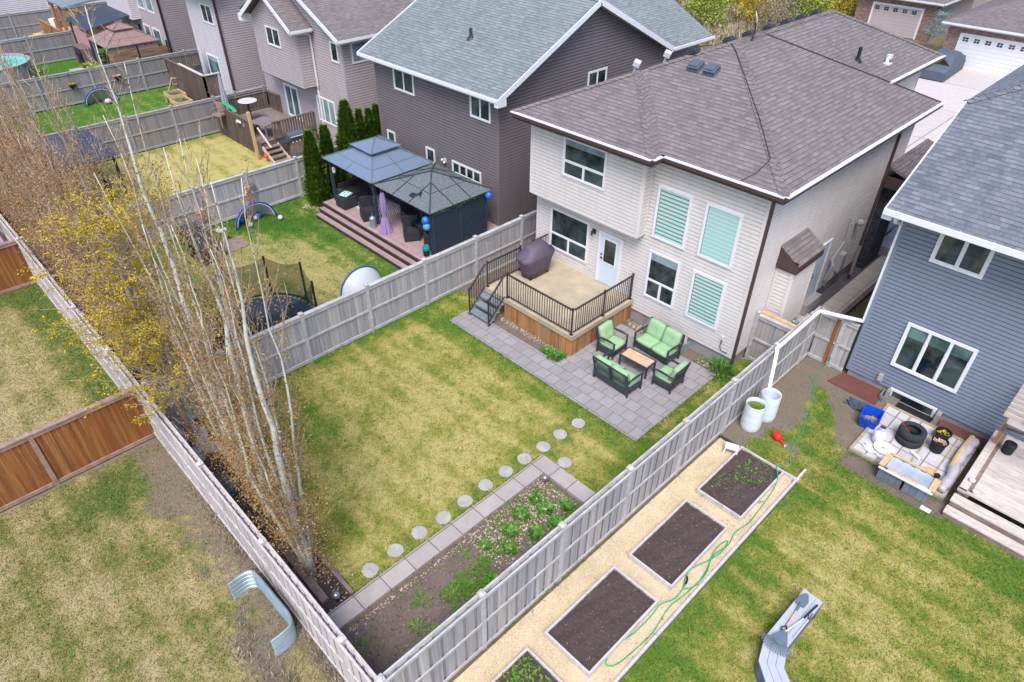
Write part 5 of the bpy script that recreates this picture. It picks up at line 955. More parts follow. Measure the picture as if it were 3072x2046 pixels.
mb = MB(); mb.tube(smooth(hz), .013, 6); t_ = thing('garden_hose', 'long green garden hose running from the gate past the raised beds and coiled beside them', 'hose', (-3.6, 10, .03), world=True); part('hose', mb, 'hose', t_, smooth=True); mb = MB(); mb.tube(smooth(hz2), .013, 6); part('hose', mb, 'hose', t_, smooth=True); mb = MB(); mb.tube([(-3.52, 9.05, .06), (-3.56, 9.18, .07)], .022, 8); mb.beam((-3.56, 9.18, .07), (-3.62, 9.24, .07), .03, .05); part('nozzle', mb, 'black', t_)
# clutter on the slabs
t_ = thing('storage_tub', 'bright blue rectangular tub with debris in it, beside the slabs', 'tub', (-2.86, 17.25, .03), rz=R(8)); mb = MB()
w_, d_, h_ = .24, .34, .36; lo = [(-w_*.8, -d_*.8), (w_*.8, -d_*.8), (w_*.8, d_*.8), (-w_*.8, d_*.8)]; hi = [(-w_, -d_), (w_, -d_), (w_, d_), (-w_, d_)]
L_ = [mb.p(x, y, 0) for x, y in lo]; H_2 = [mb.p(x, y, h_) for x, y in hi]; I_2 = [mb.p(x*.92, y*.94, h_) for x, y in hi]; J_ = [mb.p(x*.92, y*.92, .04) for x, y in lo]
mb.f.append(L_[::-1]); mb.f.append(J_)
for a, b in ((L_, H_2), (H_2, I_2), (I_2, J_)): mb.f += [[a[k], a[(k+1) % 4], b[(k+1) % 4], b[k]] for k in range(4)]
part('tub', mb, 'blue_tub', t_); mb = MB(); mb.box(-w_*1.06, -d_*1.04, h_-.03, w_*1.06, -d_, h_+.012); mb.box(-w_*1.06, d_, h_-.03, w_*1.06, d_*1.04, h_+.012); mb.box(-w_*1.08, -d_, h_-.03, -w_, d_, h_+.012); mb.box(w_, -d_, h_-.03, w_*1.08, d_, h_+.012); part('rim', mb, 'blue_tub', t_); mb = MB(); clump(mb, 0, 0, .1, .16, 90, .1, .04); part('debris', mb, 'bark_grey', t_)
def sheetcloth(x, y, sx, sy, l, m, cat, seed=1, amp=.06, rz=0, z=.03, name=None):
    rr = random.Random(seed); mb = MB(); n = 14; ph = [rr.uniform(0, 6) for _ in range(6)]
    G_ = [[mb.p((i/n-.5)*sx*(1+.15*math.sin(j*.9+ph[0])), (j/n-.5)*sy*(1+.2*math.sin(i*.8+ph[1])), abs(amp*(math.sin(i*1.1+ph[2])*math.sin(j*.9+ph[3])+.5*math.sin(i*2.3+j*1.7+ph[4])))+.01) for j in range(n+1)] for i in range(n+1)]
    mb.f += [[G_[i][j], G_[i+1][j], G_[i+1][j+1], G_[i][j+1]] for i in range(n) for j in range(n)]
    o = single(name or cat.replace(' ', '_'), mb, m, l, cat, smooth=True); o.location = (x, y, z); o.rotation_euler = (0, 0, rz); return o
sheetcloth(-3.25, 17.75, .85, .4, 'crumpled black plastic sheet on the soil behind the blue tub', 'tarp', 'plastic sheet', 3, .09)
t_ = thing('tire_stack', 'stack of black car tires on the slabs, used as a bin', 'tires', (-1.78, 17.28, .10), rz=.3)
for k in range(2):
    mb = MB(); z0 = k*.23; mb.lathe(0, 0, [(.20, z0+.02), (.30, z0), (.345, z0+.03), (.355, z0+.11), (.345, z0+.20), (.30, z0+.225), (.20, z0+.205), (.19, z0+.19), (.27, z0+.17), (.29, z0+.11), (.27, z0+.05), (.20, z0+.02)], 30, cap=False); part('tire', mb, 'rubber', t_, smooth=True)
mb = MB(); mb.lathe(0, 0, [(.27, .08), (.26, .10)], 16); part('filling', mb, 'soil_dark', t_); mb = MB(); mb.beam((-.35, .1, .52), (.08, -.05, .18), .018, .018); mb.beam((.02, -.03, .2), (.12, -.08, .16), .05, .03); part('stick', mb, 'red', t_)
def pot(x, y, l, r=.2, h=.36, fill='bark_grey', m='black'):
    t_ = thing('plant_pot', l, 'pot', (x, y, .10), 'black plastic pots on the slabs'); mb = MB(); mb.lathe(0, 0, [(r*.78, 0), (r*.97, h-.04), (r*1.06, h-.04), (r*1.06, h), (r*.96, h), (r*.92, h-.1)], 22, cap=False); mb.f.append([mb.p(r*.92*math.cos(2*PI*k/22), r*.92*math.sin(2*PI*k/22), h-.1) for k in range(22)]); part('pot', mb, m, t_, smooth=False); mb = MB(); clump(mb, 0, 0, h-.1, r*.7, 50, .08, .03); part('filling', mb, 'dry_leaves' if 0 else fill, t_); return t_
pot(-1.12, 17.45, 'black plastic pot with dead leaves standing nearer to the tires', .2, .38, 'table_tile'); pot(-1.18, 17.98, 'black plastic pot with yellow scraps behind the other one', .2, .3, 'leaf_yellow')
t_ = thing('propane_tank', 'white gas bottle with a brown tin on top, on the slab corner', 'gas bottle', (-2.38, 16.62, .10)); mb = MB(); mb.lathe(0, 0, [(.12, 0), (.12, .03), (.155, .06), (.155, .30), (.13, .37), (.09, .39), (.09, .43)], 22); part('tank', mb, 'trim_white', t_, smooth=True); mb = MB(); mb.lathe(0, 0, [(.085, .43), (.085, .54)], 18); part('tin', mb, 'tin', t_); mb = MB(); mb.lathe(0, 0, [(.078, .541), (.078, .545)], 18); part('lid', mb, 'trim_brown', t_)
t_ = thing('tray', 'white oval tray with scraps lying on a bag on the slabs', 'tray', (-2.12, 16.42, .14)); mb = MB(); mb.lathe(0, 0, [(.20, .0), (.26, .03), (.27, .045), (.25, .045), (.20, .015)], 24); o = part('tray', mb, 'trim_white', t_); mb = MB(); clump(mb, 0, 0, .02, .03, 9, .07, .02); part('scraps', mb, 'table_tile', t_)
sheetcloth(-2.25, 16.22, .6, .35, 'white crumpled bag under the oval tray', 'trim_cream', 'bag', 5, .03, z=.105)
mb = MB(); mb.tube([(0, 0, .045), (.26, -.14, .045)], .04, 10); o = single('plastic_tube', mb, 'trim_white', 'short white plastic tube lying on the slab between tires and pots', 'tube'); o.location = (-1.55, 16.88, .10)
mb = MB(); mb.prism([(-.18, -.05), (.0, -.14), (.18, -.04), (.2, .16), (-.02, .1)], 0, .015); o = single('cardboard', mb, 'pine', 'piece of tan cardboard lying on the slab', 'cardboard'); o.location = (-.98, 16.58, .102)
t_ = thing('planter_box', 'grey composite planter box with pale board rim and plastic lining on the slabs', 'planter', (-1.25, 15.68, .05), rz=R(1))
mb = MB(); 
for s in (-1, 1): mb.box(-.30+s*.32, -.34, 0, .28+s*.32, -.31, .42)
mb.box(-.62, .28, 0, .60, .31, .42); mb.box(-.62, -.31, 0, -.59, .28, .42); mb.box(.57, -.31, 0, .60, .28, .42); part('panel', mb, 'planter_grey', t_)
mb = MB(); mb.box(-.62, .29, .42, .60, .36, .45); mb.box(-.46, -.36, .42, .30, -.27, .45); part('rim_board', mb, 'pine', t_); mb = MB(); mb.beam((-.62, -.30, .44), (-.60, .24, .44), .15, .03); part('rim_board', mb, 'pine', t_); mb = MB(); mb.beam((.60, -.30, .44), (.60, .22, .44), .15, .03); part('rim_board', mb, 'pine', t_)
mb = MB(); mb.box(-.66, -.40, .40, .66, -.36, .44); mb.box(.3, -.36, .415, .6, -.27, .435); part('rim', mb, 'trim_white', t_)
mb = MB(); n = 16; G_ = [[mb.p(-.53+1.06*i/n, -.27+.54*j/8, .36+.05*max(abs(2*i/n-1)**4, abs(j/4-1)**4)+.02*math.sin(i*1.7+j*2.1)) for j in range(9)] for i in range(n+1)]; mb.f += [[G_[i][j], G_[i+1][j], G_[i+1][j+1], G_[i][j+1]] for i in range(n) for j in range(8)]; part('lining', mb, 'plastic_sheet', t_, smooth=True)
mb = MB(); mb.lathe(0, 0, [(.06, 0), (.075, .12), (.065, .12), (.06, .1)], 4); o = single('small_pot', mb, 'black', 'small square black pot on the planter rim', 'pot'); o.location = (-.72, 15.98, .46)
t_ = thing('fabric_roll', 'long roll of matting wrapped in clear plastic lying beside the grey deck', 'roll', (-.52, 17.2, .2)); mb = MB(); mb.tube(smooth([(.05, 1.25, .0), (.0, .7, .03), (-.03, .1, .0), (.04, -.6, .02), (.0, -1.25, 0)], 6), [.13+.015*math.sin(k*1.3) for k in range(25)], 12); part('plastic_wrap', mb, 'plastic_wrap', t_, smooth=True); mb = MB(); mb.tube(smooth([(-.05, 1.35, .03), (-.09, .5, .08), (-.07, -.3, .06)], 5), .075, 8); part('matting', mb, 'pine', t_)
mb = MB(); mb.box(-.12, -.07, 0, .12, .07, .02); o = single('paper', mb, 'trim_white', 'white paper scrap on the soil by the deck steps', 'paper'); o.location = (-.55, 15.2, .03)
# deck of the blue house
t_ = thing('deck', 'weathered pale grey deck with wide steps at the right edge by the blue house', 'deck', (1.5, 17, 0), None, True)
def planks(x0, y0, x1, y1, z, w=.14, th=.03, seed=1):
    mb = MB(); rr = random.Random(seed); y = y0
    while y < y1-.02: mb.box(x0, y+.003, z-th, x1, min(y+w, y1)-.003, z+rr.uniform(-.002, .002)); y += w
    return mb
part('deck_floor', planks(.07, 15.98, 6, 18.95, .52), 'pergola_wood', t_); mb = MB(); mb.box(-.21, 15.95, .44, -.02, 18.9, .545); part('deck_rim', mb, 'pergola_wood', t_); mb = MB(); mb.box(-.02, 15.95, .40, .07, 18.95, .50); mb.box(-.19, 16.0, .0, .06, 18.9, .42); part('skirt', mb, 'timber', t_)
for k, (y0, y1, z) in enumerate(((15.60, 15.93, .36), (15.28, 15.58, .20))): part('tread', planks(-.22+.0*k, y0, 6, y1, z, .15, .04, k), 'pergola_wood', t_); mb = MB(); mb.box(-.20, y0+.02, .0, 6, y0+.05, z-.04); part('riser', mb, 'timber', t_)
mb = MB(); mb.box(-.22, 15.93, .49, 6, 16.0, .545); part('deck_rim', mb, 'pergola_wood', t_)
pg = thing('pergola', 'white-grey slatted pergola over the grey deck, with stained brown posts', 'pergola', (0, 18, .5), None, True)
mb = MB(); mb.beam((-.08, 18.35, .5), (-.08, 18.35, 2.05), .10, .10); part('post', mb, 'cedar_skirt', pg); mb = MB(); mb.beam((-.08, 17.4, 1.98), (4, 17.4, 1.98), .06, .16); part('beam', mb, 'pergola_wood', pg)
mb = MB(); mb.beam((-.08, 18.2, 1.2), (.42, 17.5, 1.75), .07, .07); mb.beam((-.08, 18.35, 1.0), (-.05, 17.45, 1.9), .07, .07); part('brace', mb, 'timber', pg)
for k in range(7): mb = MB(); mb.beam((-.22, 17.4+k*.24, 2.13), (4, 17.4+k*.24, 2.13), .035, .13); part('slat', mb, 'pergola_wood', pg)
mb = MB(); mb.beam((.28, 17.3, 2.22), (.28, 18.95, 2.22), .05, .04); part('batten', mb, 'pergola_wood', pg)
mb = MB(); mb.lathe(0, 0, [(.13, 0), (.15, .3), (.14, .32), (.11, .34)], 14); o = single('black_pot', mb, 'black', 'black pot with a patterned bag on the grey deck under the pergola', 'pot'); o.location = (.25, 18.2, .52)
for i, (x, y) in enumerate(((-.05, 16.4), (.13, 16.05))): mb = MB(); mb.lathe(0, 0, [(.05, 0), (.075, .03), (.07, .07), (.04, .08)], 12); o = single('bowl', mb, 'tin', ['small pale bowl on the rim board of the grey deck', 'small pale bowl on the corner of the grey deck above the steps'][i], 'bowl'); o.location = (x, y, .545)
# angular grey bench with garden tools
t_ = thing('bench', 'angular grey plank bench on the right-hand lawn, bent in two places', 'bench', (-1.4, 9.3, .02), None, True)
bp = [((-1.56, 10.56), (-1.12, 10.54)), ((-1.60, 8.93), (-1.16, 9.05)), ((-1.44, 8.40), (-1.0, 8.62)), ((-.30, 7.35), (.05, 7.8)), ((1.0, 6.6), (1.2, 7.1))]
for (a, b), (c, d) in zip(bp, bp[1:]):
    mb = MB()
    for k in range(3):
        t0, t1 = k/3+.008, (k+1)/3-.008; P = lambda A, B, q: (A[0]+(B[0]-A[0])*q, A[1]+(B[1]-A[1])*q)
        mb.prism([P(c, d, t0), P(c, d, t1), P(a, b, t1), P(a, b, t0)], .42, .46)
    part('seat', mb, 'steel_plank', t_); mb = MB()
    for q in (.04, .96): A2, C2 = P(a, b, q), P(c, d, q); mb.beam((A2[0], A2[1], .21), (C2[0], C2[1], .21), .03, .41)
    part('side_panel', mb, 'planter_grey', t_)
def tool(name, l, cat): return thing(name, l, cat, (0, 0, 0))
t_ = thing('shovel', 'round grey shovel with a pale shaft and black D handle lying on the bench', 'shovel', (-1.42, 9.8, .49), rz=R(3)); mb = MB(); mb.tube([(0, .25, .02), (.0, -.35, .02)], .018, 8); part('shaft', mb, 'pine', t_); mb = MB(); mb.prism([(-.09, .28), (.09, .28), (.115, .45), (.06, .60), (0, .66), (-.06, .60), (-.115, .45)], 0, .02); mb.tube([(0, .1, .02), (0, .34, .03)], .024, 8); part('blade', mb, 'steel_grey', t_); mb = MB(); mb.tube([(0, -.3, .02), (0, -.38, .02), (-.06, -.44, .02), (-.06, -.50, .02), (.06, -.50, .02), (.06, -.44, .02), (0, -.38, .02)], .014, 6); part('handle', mb, 'black', t_)
t_ = thing('rake', 'grey plastic leaf rake with fanned tines lying across the bench bend', 'rake', (-1.35, 9.2, .52), rz=R(2)); mb = MB()
for k in range(17): a = R(-62+124*k/16); mb.beam((math.sin(a)*.06+.0, -.1-math.cos(a)*.06, .02), (math.sin(a)*.40, -.12-math.cos(a)*.36, .0), .017, .008)
part('tines', mb, 'steel_grey', t_); mb = MB(); mb.prism([(-.03, .12), (.03, .12), (.16, -.16), (.08, -.24), (0, -.27), (-.08, -.24), (-.16, -.16)], .025, .035); part('head', mb, 'steel_grey', t_); mb = MB(); mb.tube([(0, .08, .03), (.14, .62, .02)], .014, 8); part('shaft', mb, 'tin', t_); mb = MB(); mb.tube([(.14, .62, .02), (.22, 1.12, .02)], .020, 8); part('handle', mb, 'black', t_)
t_ = thing('hand_cultivator', 'small pronged cultivator with a pale shaft on the bench edge', 'garden tool', (-1.15, 9.9, .49)); mb = MB(); mb.tube([(-.02, -.6, .01), (0, .02, .01)], .012, 6); part('shaft', mb, 'tin', t_); mb = MB()
for s in (-1, 0, 1): mb.tube([(0, 0, .015), (s*.04, .08, .03), (s*.06, .16, .02), (s*.05, .2, .01)], .008, 5)
part('prongs', mb, 'black', t_)
# corrugated window well shell behind the fence
t_ = single('window_well_shell', (lambda mb: mb)(MB()), 'galv', 'corrugated galvanised window well shell standing on the back lawn', 'window well'); 
D.objects.remove(t_); mb = MB(); path = smooth([(-10.22, 1.60, 0), (-10.24, 1.9, 0), (-10.18, 2.09, 0), (-9.98, 2.15, 0), (-9.3, 2.17, 0), (-8.72, 2.18, 0), (-8.50, 2.12, 0), (-8.42, 1.96, 0), (-8.40, 1.62, 0)], 5); rows = []
path = [Vector((p.x, p.y-.35*0, 0)) for p in path]
for k in range(56):
    z = .01+k*.62/55; row = []
    for i, p in enumerate(path):
        d = (path[min(i+1, len(path)-1)]-path[max(i-1, 0)]).normalized(); nrm = Vector((d.y, -d.x, 0)); q = p+nrm*.026*math.sin(k*2*PI/5.5); row.append(mb.p(q.x, q.y, z))
    rows.append(row)
for a, b in zip(rows, rows[1:]): mb.f += [[a[i], a[i+1], b[i+1], b[i]] for i in range(len(path)-1)]
o = single('window_well_shell', mb, 'galv', 'corrugated galvanised window well shell standing on the lawn behind the back fence', 'window well', loc=(-9.3, 1.9, 0)); o.modifiers.new('s', 'SOLIDIFY').thickness = .008
# ================================================================== gazebo yard
t_ = thing('deck', 'pinkish composite deck with two long steps under the two gazebos', 'deck', (-21, 15, 0), None, True)
for (x0, y0, x1, y1, z) in ((-25.15, 13.16, -16.5, 17.18, .50), (-25.05, 12.90, -16.5, 13.13, .335), (-24.95, 12.64, -16.5, 12.87, .17)): mb = MB(); mb.box(x0, y0, z-.03, x1, y1, z); part('deck_floor' if z > .4 else 'tread', mb, 'composite_pink', t_)
mb = MB(); mb.box(-25.12, 13.131, .0, -16.5, 13.16, .47); mb.box(-25.02, 12.871, .0, -16.5, 12.90, .305); mb.box(-24.92, 12.62, .0, -16.5, 12.64, .14); mb.box(-25.15, 13.17, 0, -25.12, 17.1, .47); mb.box(-25.15, 13.09, .47, -16.5, 13.158, .502); mb.box(-25.05, 12.83, .305, -16.5, 12.898, .337); part('riser', mb, 'composite_riser', t_)
def gazebo(name, label, x0, y0, x1, y1, z, zp, m, seams, cap=None, base=.5, post=.11, pm='navy', beam=True, pr=(0, 1)):
    t = thing(name, label, 'gazebo', ((x0+x1)/2, (y0+y1)/2, base), None, True); cx, cy = (x0+x1)/2, (y0+y1)/2
    C4 = [(x0, y0, z), (x1, y0, z), (x1, y1, z), (x0, y1, z)]; mb = MB()
    if cap:
        h = cap[0]; zi = z+(zp-z)*(1-2*h/(x1-x0)); I4 = [(cx-h, cy-h, zi), (cx+h, cy-h, zi), (cx+h, cy+h, zi), (cx-h, cy+h, zi)]
        for k in range(4): mb.slab([C4[k], C4[(k+1) % 4], I4[(k+1) % 4], I4[k]], .03)
    else:
        for k in range(4): mb.slab([C4[k], C4[(k+1) % 4], (cx, cy, zp)], .03)
    part('canopy', mb, m, t)
    if cap:
        h2 = h*1.22; zc_ = zi+cap[1]; mb = MB(); c4 = [(cx-h2, cy-h2, zc_), (cx+h2, cy-h2, zc_), (cx+h2, cy+h2, zc_), (cx-h2, cy+h2, zc_)]
        for k in range(4): mb.slab([c4[k], c4[(k+1) % 4], (cx, cy, zc_+cap[2])], .02)
        mb.box(cx-h, cy-h, zi-.02, cx+h, cy+h, zc_-.03); part('top_canopy', mb, m, t)
    mb = MB(); ins = I4 if cap else [(cx, cy, zp)]*4
    for k in range(4): mb.beam(Vector(C4[k])+Vector((0, 0, .02)), Vector(ins[k])+Vector((0, 0, .02)), .05, .03)
    for k in range(4):
        A4, B4 = Vector(C4[k]), Vector(C4[(k+1) % 4]); mid_ = (A4+B4)/2; top_ = Vector((cx, cy, zp))
        for f in ((.36, .64) if not cap else (.5,)):
            P = A4.lerp(B4, f); tt = min(f, 1-f)*2*(1 if not cap else 1-2*h/(x1-x0)); Q = P+(top_-mid_)*tt; mb.beam(P+Vector((0, 0, .015)), P.lerp(Q, .98)+Vector((0, 0, .015)), .035, .02)
        P = Vector(C4[k]).lerp(Vector(ins[k]), .45); Q = Vector(C4[(k+1) % 4]).lerp(Vector(ins[(k+1) % 4]), .45); mb.beam(P+Vector((0, 0, .008)), Q+Vector((0, 0, .008)), .02, .01)
    if cap:
        for k in range(4): mb.beam(Vector(c4[k])+Vector((0, 0, .015)), (cx, cy, zc_+cap[2]+.015), .04, .02)
    part('roof_bars', mb, seams, t)
    e = .22
    for k, (x, y) in enumerate(((x0+e, y0+e), (x1-e, y0+e), (x1-e, y1-e), (x0+e, y1-e))): mb = MB(); mb.box(x-post/2, y-post/2, base, x+post/2, y+post/2, z-.02); part('post', mb, pm, t)
    if beam:
        for a, b in (((x0+e, y0+e), (x1-e, y0+e)), ((x1-e, y0+e), (x1-e, y1-e)), ((x1-e, y1-e), (x0+e, y1-e)), ((x0+e, y1-e), (x0+e, y0+e))): mb = MB(); mb.beam((a[0], a[1], z-.1), (b[0], b[1], z-.1), .06, .12); part('beam', mb, pm, t)
    for x, y, dx, dy in ((x0+e, y0+e, .4, 0), (x1-e, y0+e, -.4, 0)): mb = MB(); mb.beam((x, y, z-.6), (x+dx, y+dy, z-.15), .05, .05); part('brace', mb, pm, t)
    return t
gazebo('gazebo', 'blue-grey metal roofed gazebo with a small raised top roof', -25.2, 13.5, -21.6, 16.6, 2.42, 3.22, 'gazebo_roof', 'steel_grey', (.62, .14, .30))
g2 = gazebo('gazebo', 'gazebo with a worn speckled dark canopy torn near its front edge', -21.55, 13.55, -18.05, 16.65, 2.38, 3.02, 'canopy_torn', 'charcoal')
mb = MB(); mb.box(-18.24, 13.8, .52, -18.20, 16.4, 2.26); part('louver_wall', mb, 'louver', g2); mb = MB()
for k in range(16): mb.beam((-18.19, 13.86, .62+k*.105), (-18.17, 16.36, .62+k*.105), .05, .055)
part('louver_slats', mb, 'navy', g2)
for y in (13.78, 15.1, 16.42): mb = MB(); mb.box(-18.26, y-.04, .5, -18.14, y+.04, 2.3); part('post', mb, 'navy', g2)
mb = MB(); P = [(-19.62, 13.80), (-19.35, 13.78), (-19.22, 14.0), (-19.05, 13.95), (-19.18, 14.12), (-19.3, 14.22), (-19.36, 14.02), (-19.6, 13.98)]; mb.face([(x, y, 2.38+.64*(y-13.55)/1.55+.012) for x, y in P]); part('torn_hole', mb, 'black', g2)
mb = MB(); rr = random.Random(2)
for k in range(60): clump(mb, -18.12+rr.uniform(-.03, .05), 13.7+k*.045, 2.28+rr.uniform(-.06, .04), .05, 5, .08, .02, rr)
single('vine_garland', mb, 'plant_green', 'green leaf garland along the top edge of the louvered wall', 'garland', loc=(-18.1, 15, 2.28))
sec = thing('wicker_sofa', 'black wicker corner sofa under the blue-grey gazebo', 'sofa', (-24, 15, .5), None, True)
for b, nme, m in (((-24.85, 13.9, .5, -24.1, 16.1, .85), 'seat', 'wicker'), ((-24.98, 13.9, .5, -24.85, 16.1, 1.2), 'backrest', 'wicker'), ((-24.08, 15.4, .5, -22.2, 16.1, .85), 'seat', 'wicker'), ((-24.85, 16.12, .5, -22.2, 16.25, 1.2), 'backrest', 'wicker'), ((-24.85, 13.74, .5, -24.1, 13.89, 1.05), 'armrest', 'wicker'), ((-22.19, 15.4, .5, -22.05, 16.25, 1.05), 'armrest', 'wicker'), ((-24.84, 13.92, .852, -24.12, 15.38, .96), 'cushion', 'cushion_black'), ((-24.06, 15.42, .852, -22.2, 16.1, .96), 'cushion', 'cushion_black')): mb = MB(); mb.box(*b); part(nme, mb, m, sec, bevel=.015)
def box_thing(name, label, cat, b, m, bevel=.015, group=None, rz=0):
    mb = MB(); cx, cy = (b[0]+b[3])/2, (b[1]+b[4])/2; mb.box(b[0]-cx, b[1]-cy, 0, b[3]-cx, b[4]-cy, b[5]-b[2]); o = single(name, mb, m, label, cat, group, bevel=bevel); o.location = (cx, cy, b[2]); o.rotation_euler = (0, 0, rz); return o
t_ = thing('ottoman', 'black wicker footrest at the front edge of the deck, holding a striped pillow', 'footrest', (-24.1, 13.72, .5)); mb = MB(); mb.box(-.34, -.34, .03, .34, .34, .40); part('base', mb, 'wicker', t_, bevel=.02); mb = MB(); mb.box(-.33, -.33, .40, .33, .33, .47); part('cushion', mb, 'cushion_black', t_, bevel=.02)
def pillow(x, y, z, s, m, l, rz=0, tilt=0):
    mb = MB(); n = 8; ids = {}
    for zi in (0, 1):
        for i in range(n+1):
            for j in range(n+1): a, b = 2*i/n-1, 2*j/n-1; q = ((1-a**4)*(1-b**4))**.5; ids[zi, i, j] = mb.p(s*a*(1-.08*b*b), s*b*(1-.08*a*a), (.07 if zi else -.07)*q)
    for i in range(n):
        for j in range(n): mb.f += [[ids[1, i, j], ids[1, i+1, j], ids[1, i+1, j+1], ids[1, i, j+1]], [ids[0, i, j], ids[0, i, j+1], ids[0, i+1, j+1], ids[0, i+1, j]]]
    o = single('pillow', mb, m, l, 'pillow', smooth=True); o.location = (x, y, z); o.rotation_euler = (tilt, 0, rz); return o
pillow(-24.1, 13.74, 1.05, .24, 'stripe_fabric', 'white and mint striped pillow lying on the wicker footrest', .3); pillow(-23.65, 15.75, 1.15, .25, 'teal', 'teal pillow leaning on the wicker corner sofa', .3, 1.0); pillow(-23.3, 15.85, 1.15, .24, 'goal_blue', 'blue pillow leaning on the wicker corner sofa behind the teal one', -.2, 1.1)
mb = MB(); mb.box(-1.0, -.7, 0, 1.0, .7, .012); o = single('rug', mb, 'rug', 'black and white chevron rug on the pink deck under the gazebo', 'rug'); o.location = (-23.1, 14.6, .502)
def wchair(x, y, rz, l, name='wicker_chair', grp='black wicker chairs on the gazebo deck'):
    t = thing(name, l, 'chair', (x, y, .5), grp, rz=rz)
    for b, nm in (((-.27, -.27, .32, .27, .24, .42), 'seat'), ((-.29, .20, .28, .29, .27, .92), 'backrest'), ((-.31, -.27, .04, -.25, .25, .62), 'armrest'), ((.25, -.27, .04, .31, .25, .62), 'armrest'), ((-.25, -.26, .05, .25, -.22, .32), 'front_panel')): mb = MB(); mb.box(*b); part(nm, mb, 'wicker', t, bevel=.012)
    mb = MB(); mb.box(-.24, -.25, .421, .24, .19, .47); part('cushion', mb, 'cushion_black', t, bevel=.015); return t
wchair(-22.45, 13.72, R(70), 'black wicker chair standing by the rug, beside the gazebo post'); wchair(-19.85, 13.95, R(60), 'black wicker dining chair nearest the deck steps, left of the balloons'); wchair(-18.75, 14.2, R(-100), 'black wicker dining chair close to the louvered wall'); wchair(-20.2, 15.3, R(100), 'black wicker dining chair at the back of the dining table'); wchair(-20.9, 14.7, R(80), 'black wicker chair in the shade behind the purple curtain')
t_ = thing('dining_table', 'black glass-topped dining table under the torn canopy', 'table', (-19.45, 14.75, .5)); mb = MB(); mb.box(-.5, -.75, .68, .5, .75, .72); part('table_top', mb, 'glass', t_)
for sx in (-1, 1):
    for sy in (-1, 1): mb = MB(); mb.beam((sx*.45, sy*.7, 0), (sx*.45, sy*.7, .68), .05, .05); part('leg', mb, 'black', t_)
box_thing('grill_cabinet', 'dark cabinet standing at the back between the two gazebos', 'cabinet', (-22.0, 15.9, .5, -21.0, 16.5, 1.35), 'charcoal')
mb = MB(); mb.lathe(0, 0, [(.12, 0), (.14, .1), (.13, .42), (.08, .46), (.02, .5)], 12); mb.tube([(-.08, 0, .46), (0, 0, .64), (.08, 0, .46)], .01, 5); o = single('lantern', mb, 'galv', 'tall silvery lantern at the foot of the middle gazebo post', 'lantern'); o.location = (-21.72, 13.42, .5)
mb = MB(); prof = [(.06, 2.2), (.10, 1.9), (.11, 1.55), (.07, 1.28), (.06, 1.22), (.10, 1.1), (.17, .75), (.24, .52)]; rings = []
for r_, z in prof[::-1]: rings.append([mb.p(r_*(1+.22*math.cos(9*a))*math.cos(a), r_*(1+.22*math.cos(9*a))*math.sin(a), z-.5) for a in np.linspace(0, 2*PI, 54, endpoint=False)])
for a, b in zip(rings, rings[1:]): mb.f += [[a[k], a[(k+1) % 54], b[(k+1) % 54], b[k]] for k in range(54)]
t_ = thing('curtain', 'light purple curtain tied in the middle, hanging beside the middle gazebo post', 'curtain', (-21.02, 13.55, .5)); part('curtain', mb, 'purple_cloth', t_, smooth=True); mb = MB(); mb.lathe(0, 0, [(.075, .70), (.08, .76), (.075, .82)], 16); part('tie', mb, 'purple_cloth', t_)
for x, y, z, m, l in ((-18.16, 13.42, 2.12, 'balloon', 'dark blue balloon above the paler one at the gazebo corner'), (-18.14, 13.44, 1.88, 'balloon_light', 'light blue balloon under the dark blue one'), (-18.0, 16.42, 2.2, 'balloon', 'dark blue balloon at the far end of the louvered wall')):
    mb = MB(); mb.ball((0, 0, 0), .14, 16, (1, 1, 1.12)); o = single('balloon', mb, m, l, 'balloon', smooth=True); o.location = (x, y, z)
t_ = thing('waste_basket', 'dark basket with a teal bag at the corner post of the louvered wall', 'basket', (-18.42, 13.55, .5)); mb = MB(); mb.lathe(0, 0, [(.11, 0), (.14, .34), (.12, .34)], 14); part('basket', mb, 'black', t_); mb = MB(); mb.lathe(0, 0, [(.15, .26), (.15, .36), (.12, .42), (.05, .38)], 10); part('bag', mb, 'teal', t_)
mb = MB(); mb.box(-.06, -.08, 0, .06, .0, .22); o = single('ornament', mb, 'tin', 'small white ornament on the post of the blue-grey gazebo', 'ornament'); o.location = (-24.6, 13.66, 1.9)
# goals
def goal(x, y0, y1, h, back, l, m='net'):
    t = thing('pop_up_goal', l, 'goal', (x, (y0+y1)/2, .02), 'pop-up ball goals with blue rims'); w = (y1-y0)/2; arc = [(0, -w*math.cos(a), h*math.sin(a)) for a in np.linspace(0, PI, 17)]
    mb = MB(); mb.tube(arc, .035, 6); part('rim', mb, 'goal_blue', t, smooth=True); mb = MB(); mb.tube([(0, -.94*w*math.cos(a), .94*h*math.sin(a)) for a in np.linspace(0, PI, 17)], .022, 5); part('rim_band', mb, 'trim_white', t, smooth=True); mb = MB(); ids = []
    bk = [(back*math.sin(a)*1.0, -w*math.cos(a), .02) for a in np.linspace(0, PI, 17)]
    for a, b in zip(arc, bk):
        row = []
        for k in range(6):
            f = k/5; q = Vector(a).lerp(Vector(b), f); q.z = max(.01, a[2]*(1-f**1.6)); row.append(mb.p(*q))
        ids.append(row)
    for a, b in zip(ids, ids[1:]): mb.f += [[a[k], a[k+1], b[k+1], b[k]] for k in range(5)]
    part('net', mb, m, t, smooth=True); return t
goal(-26.2, 9.6, 11.42, .92, -.75, 'pop-up goal with a blue rim full of balls beside the garland fence'); goal(-18.85, 9.95, 11.68, .86, .75, 'pop-up goal with a blue rim half hidden behind the board fence near the pink deck'); goal(-46.9, 10.3, 12.2, .9, -.8, 'far pop-up goal with a dark blue rim on the bright green lawn')
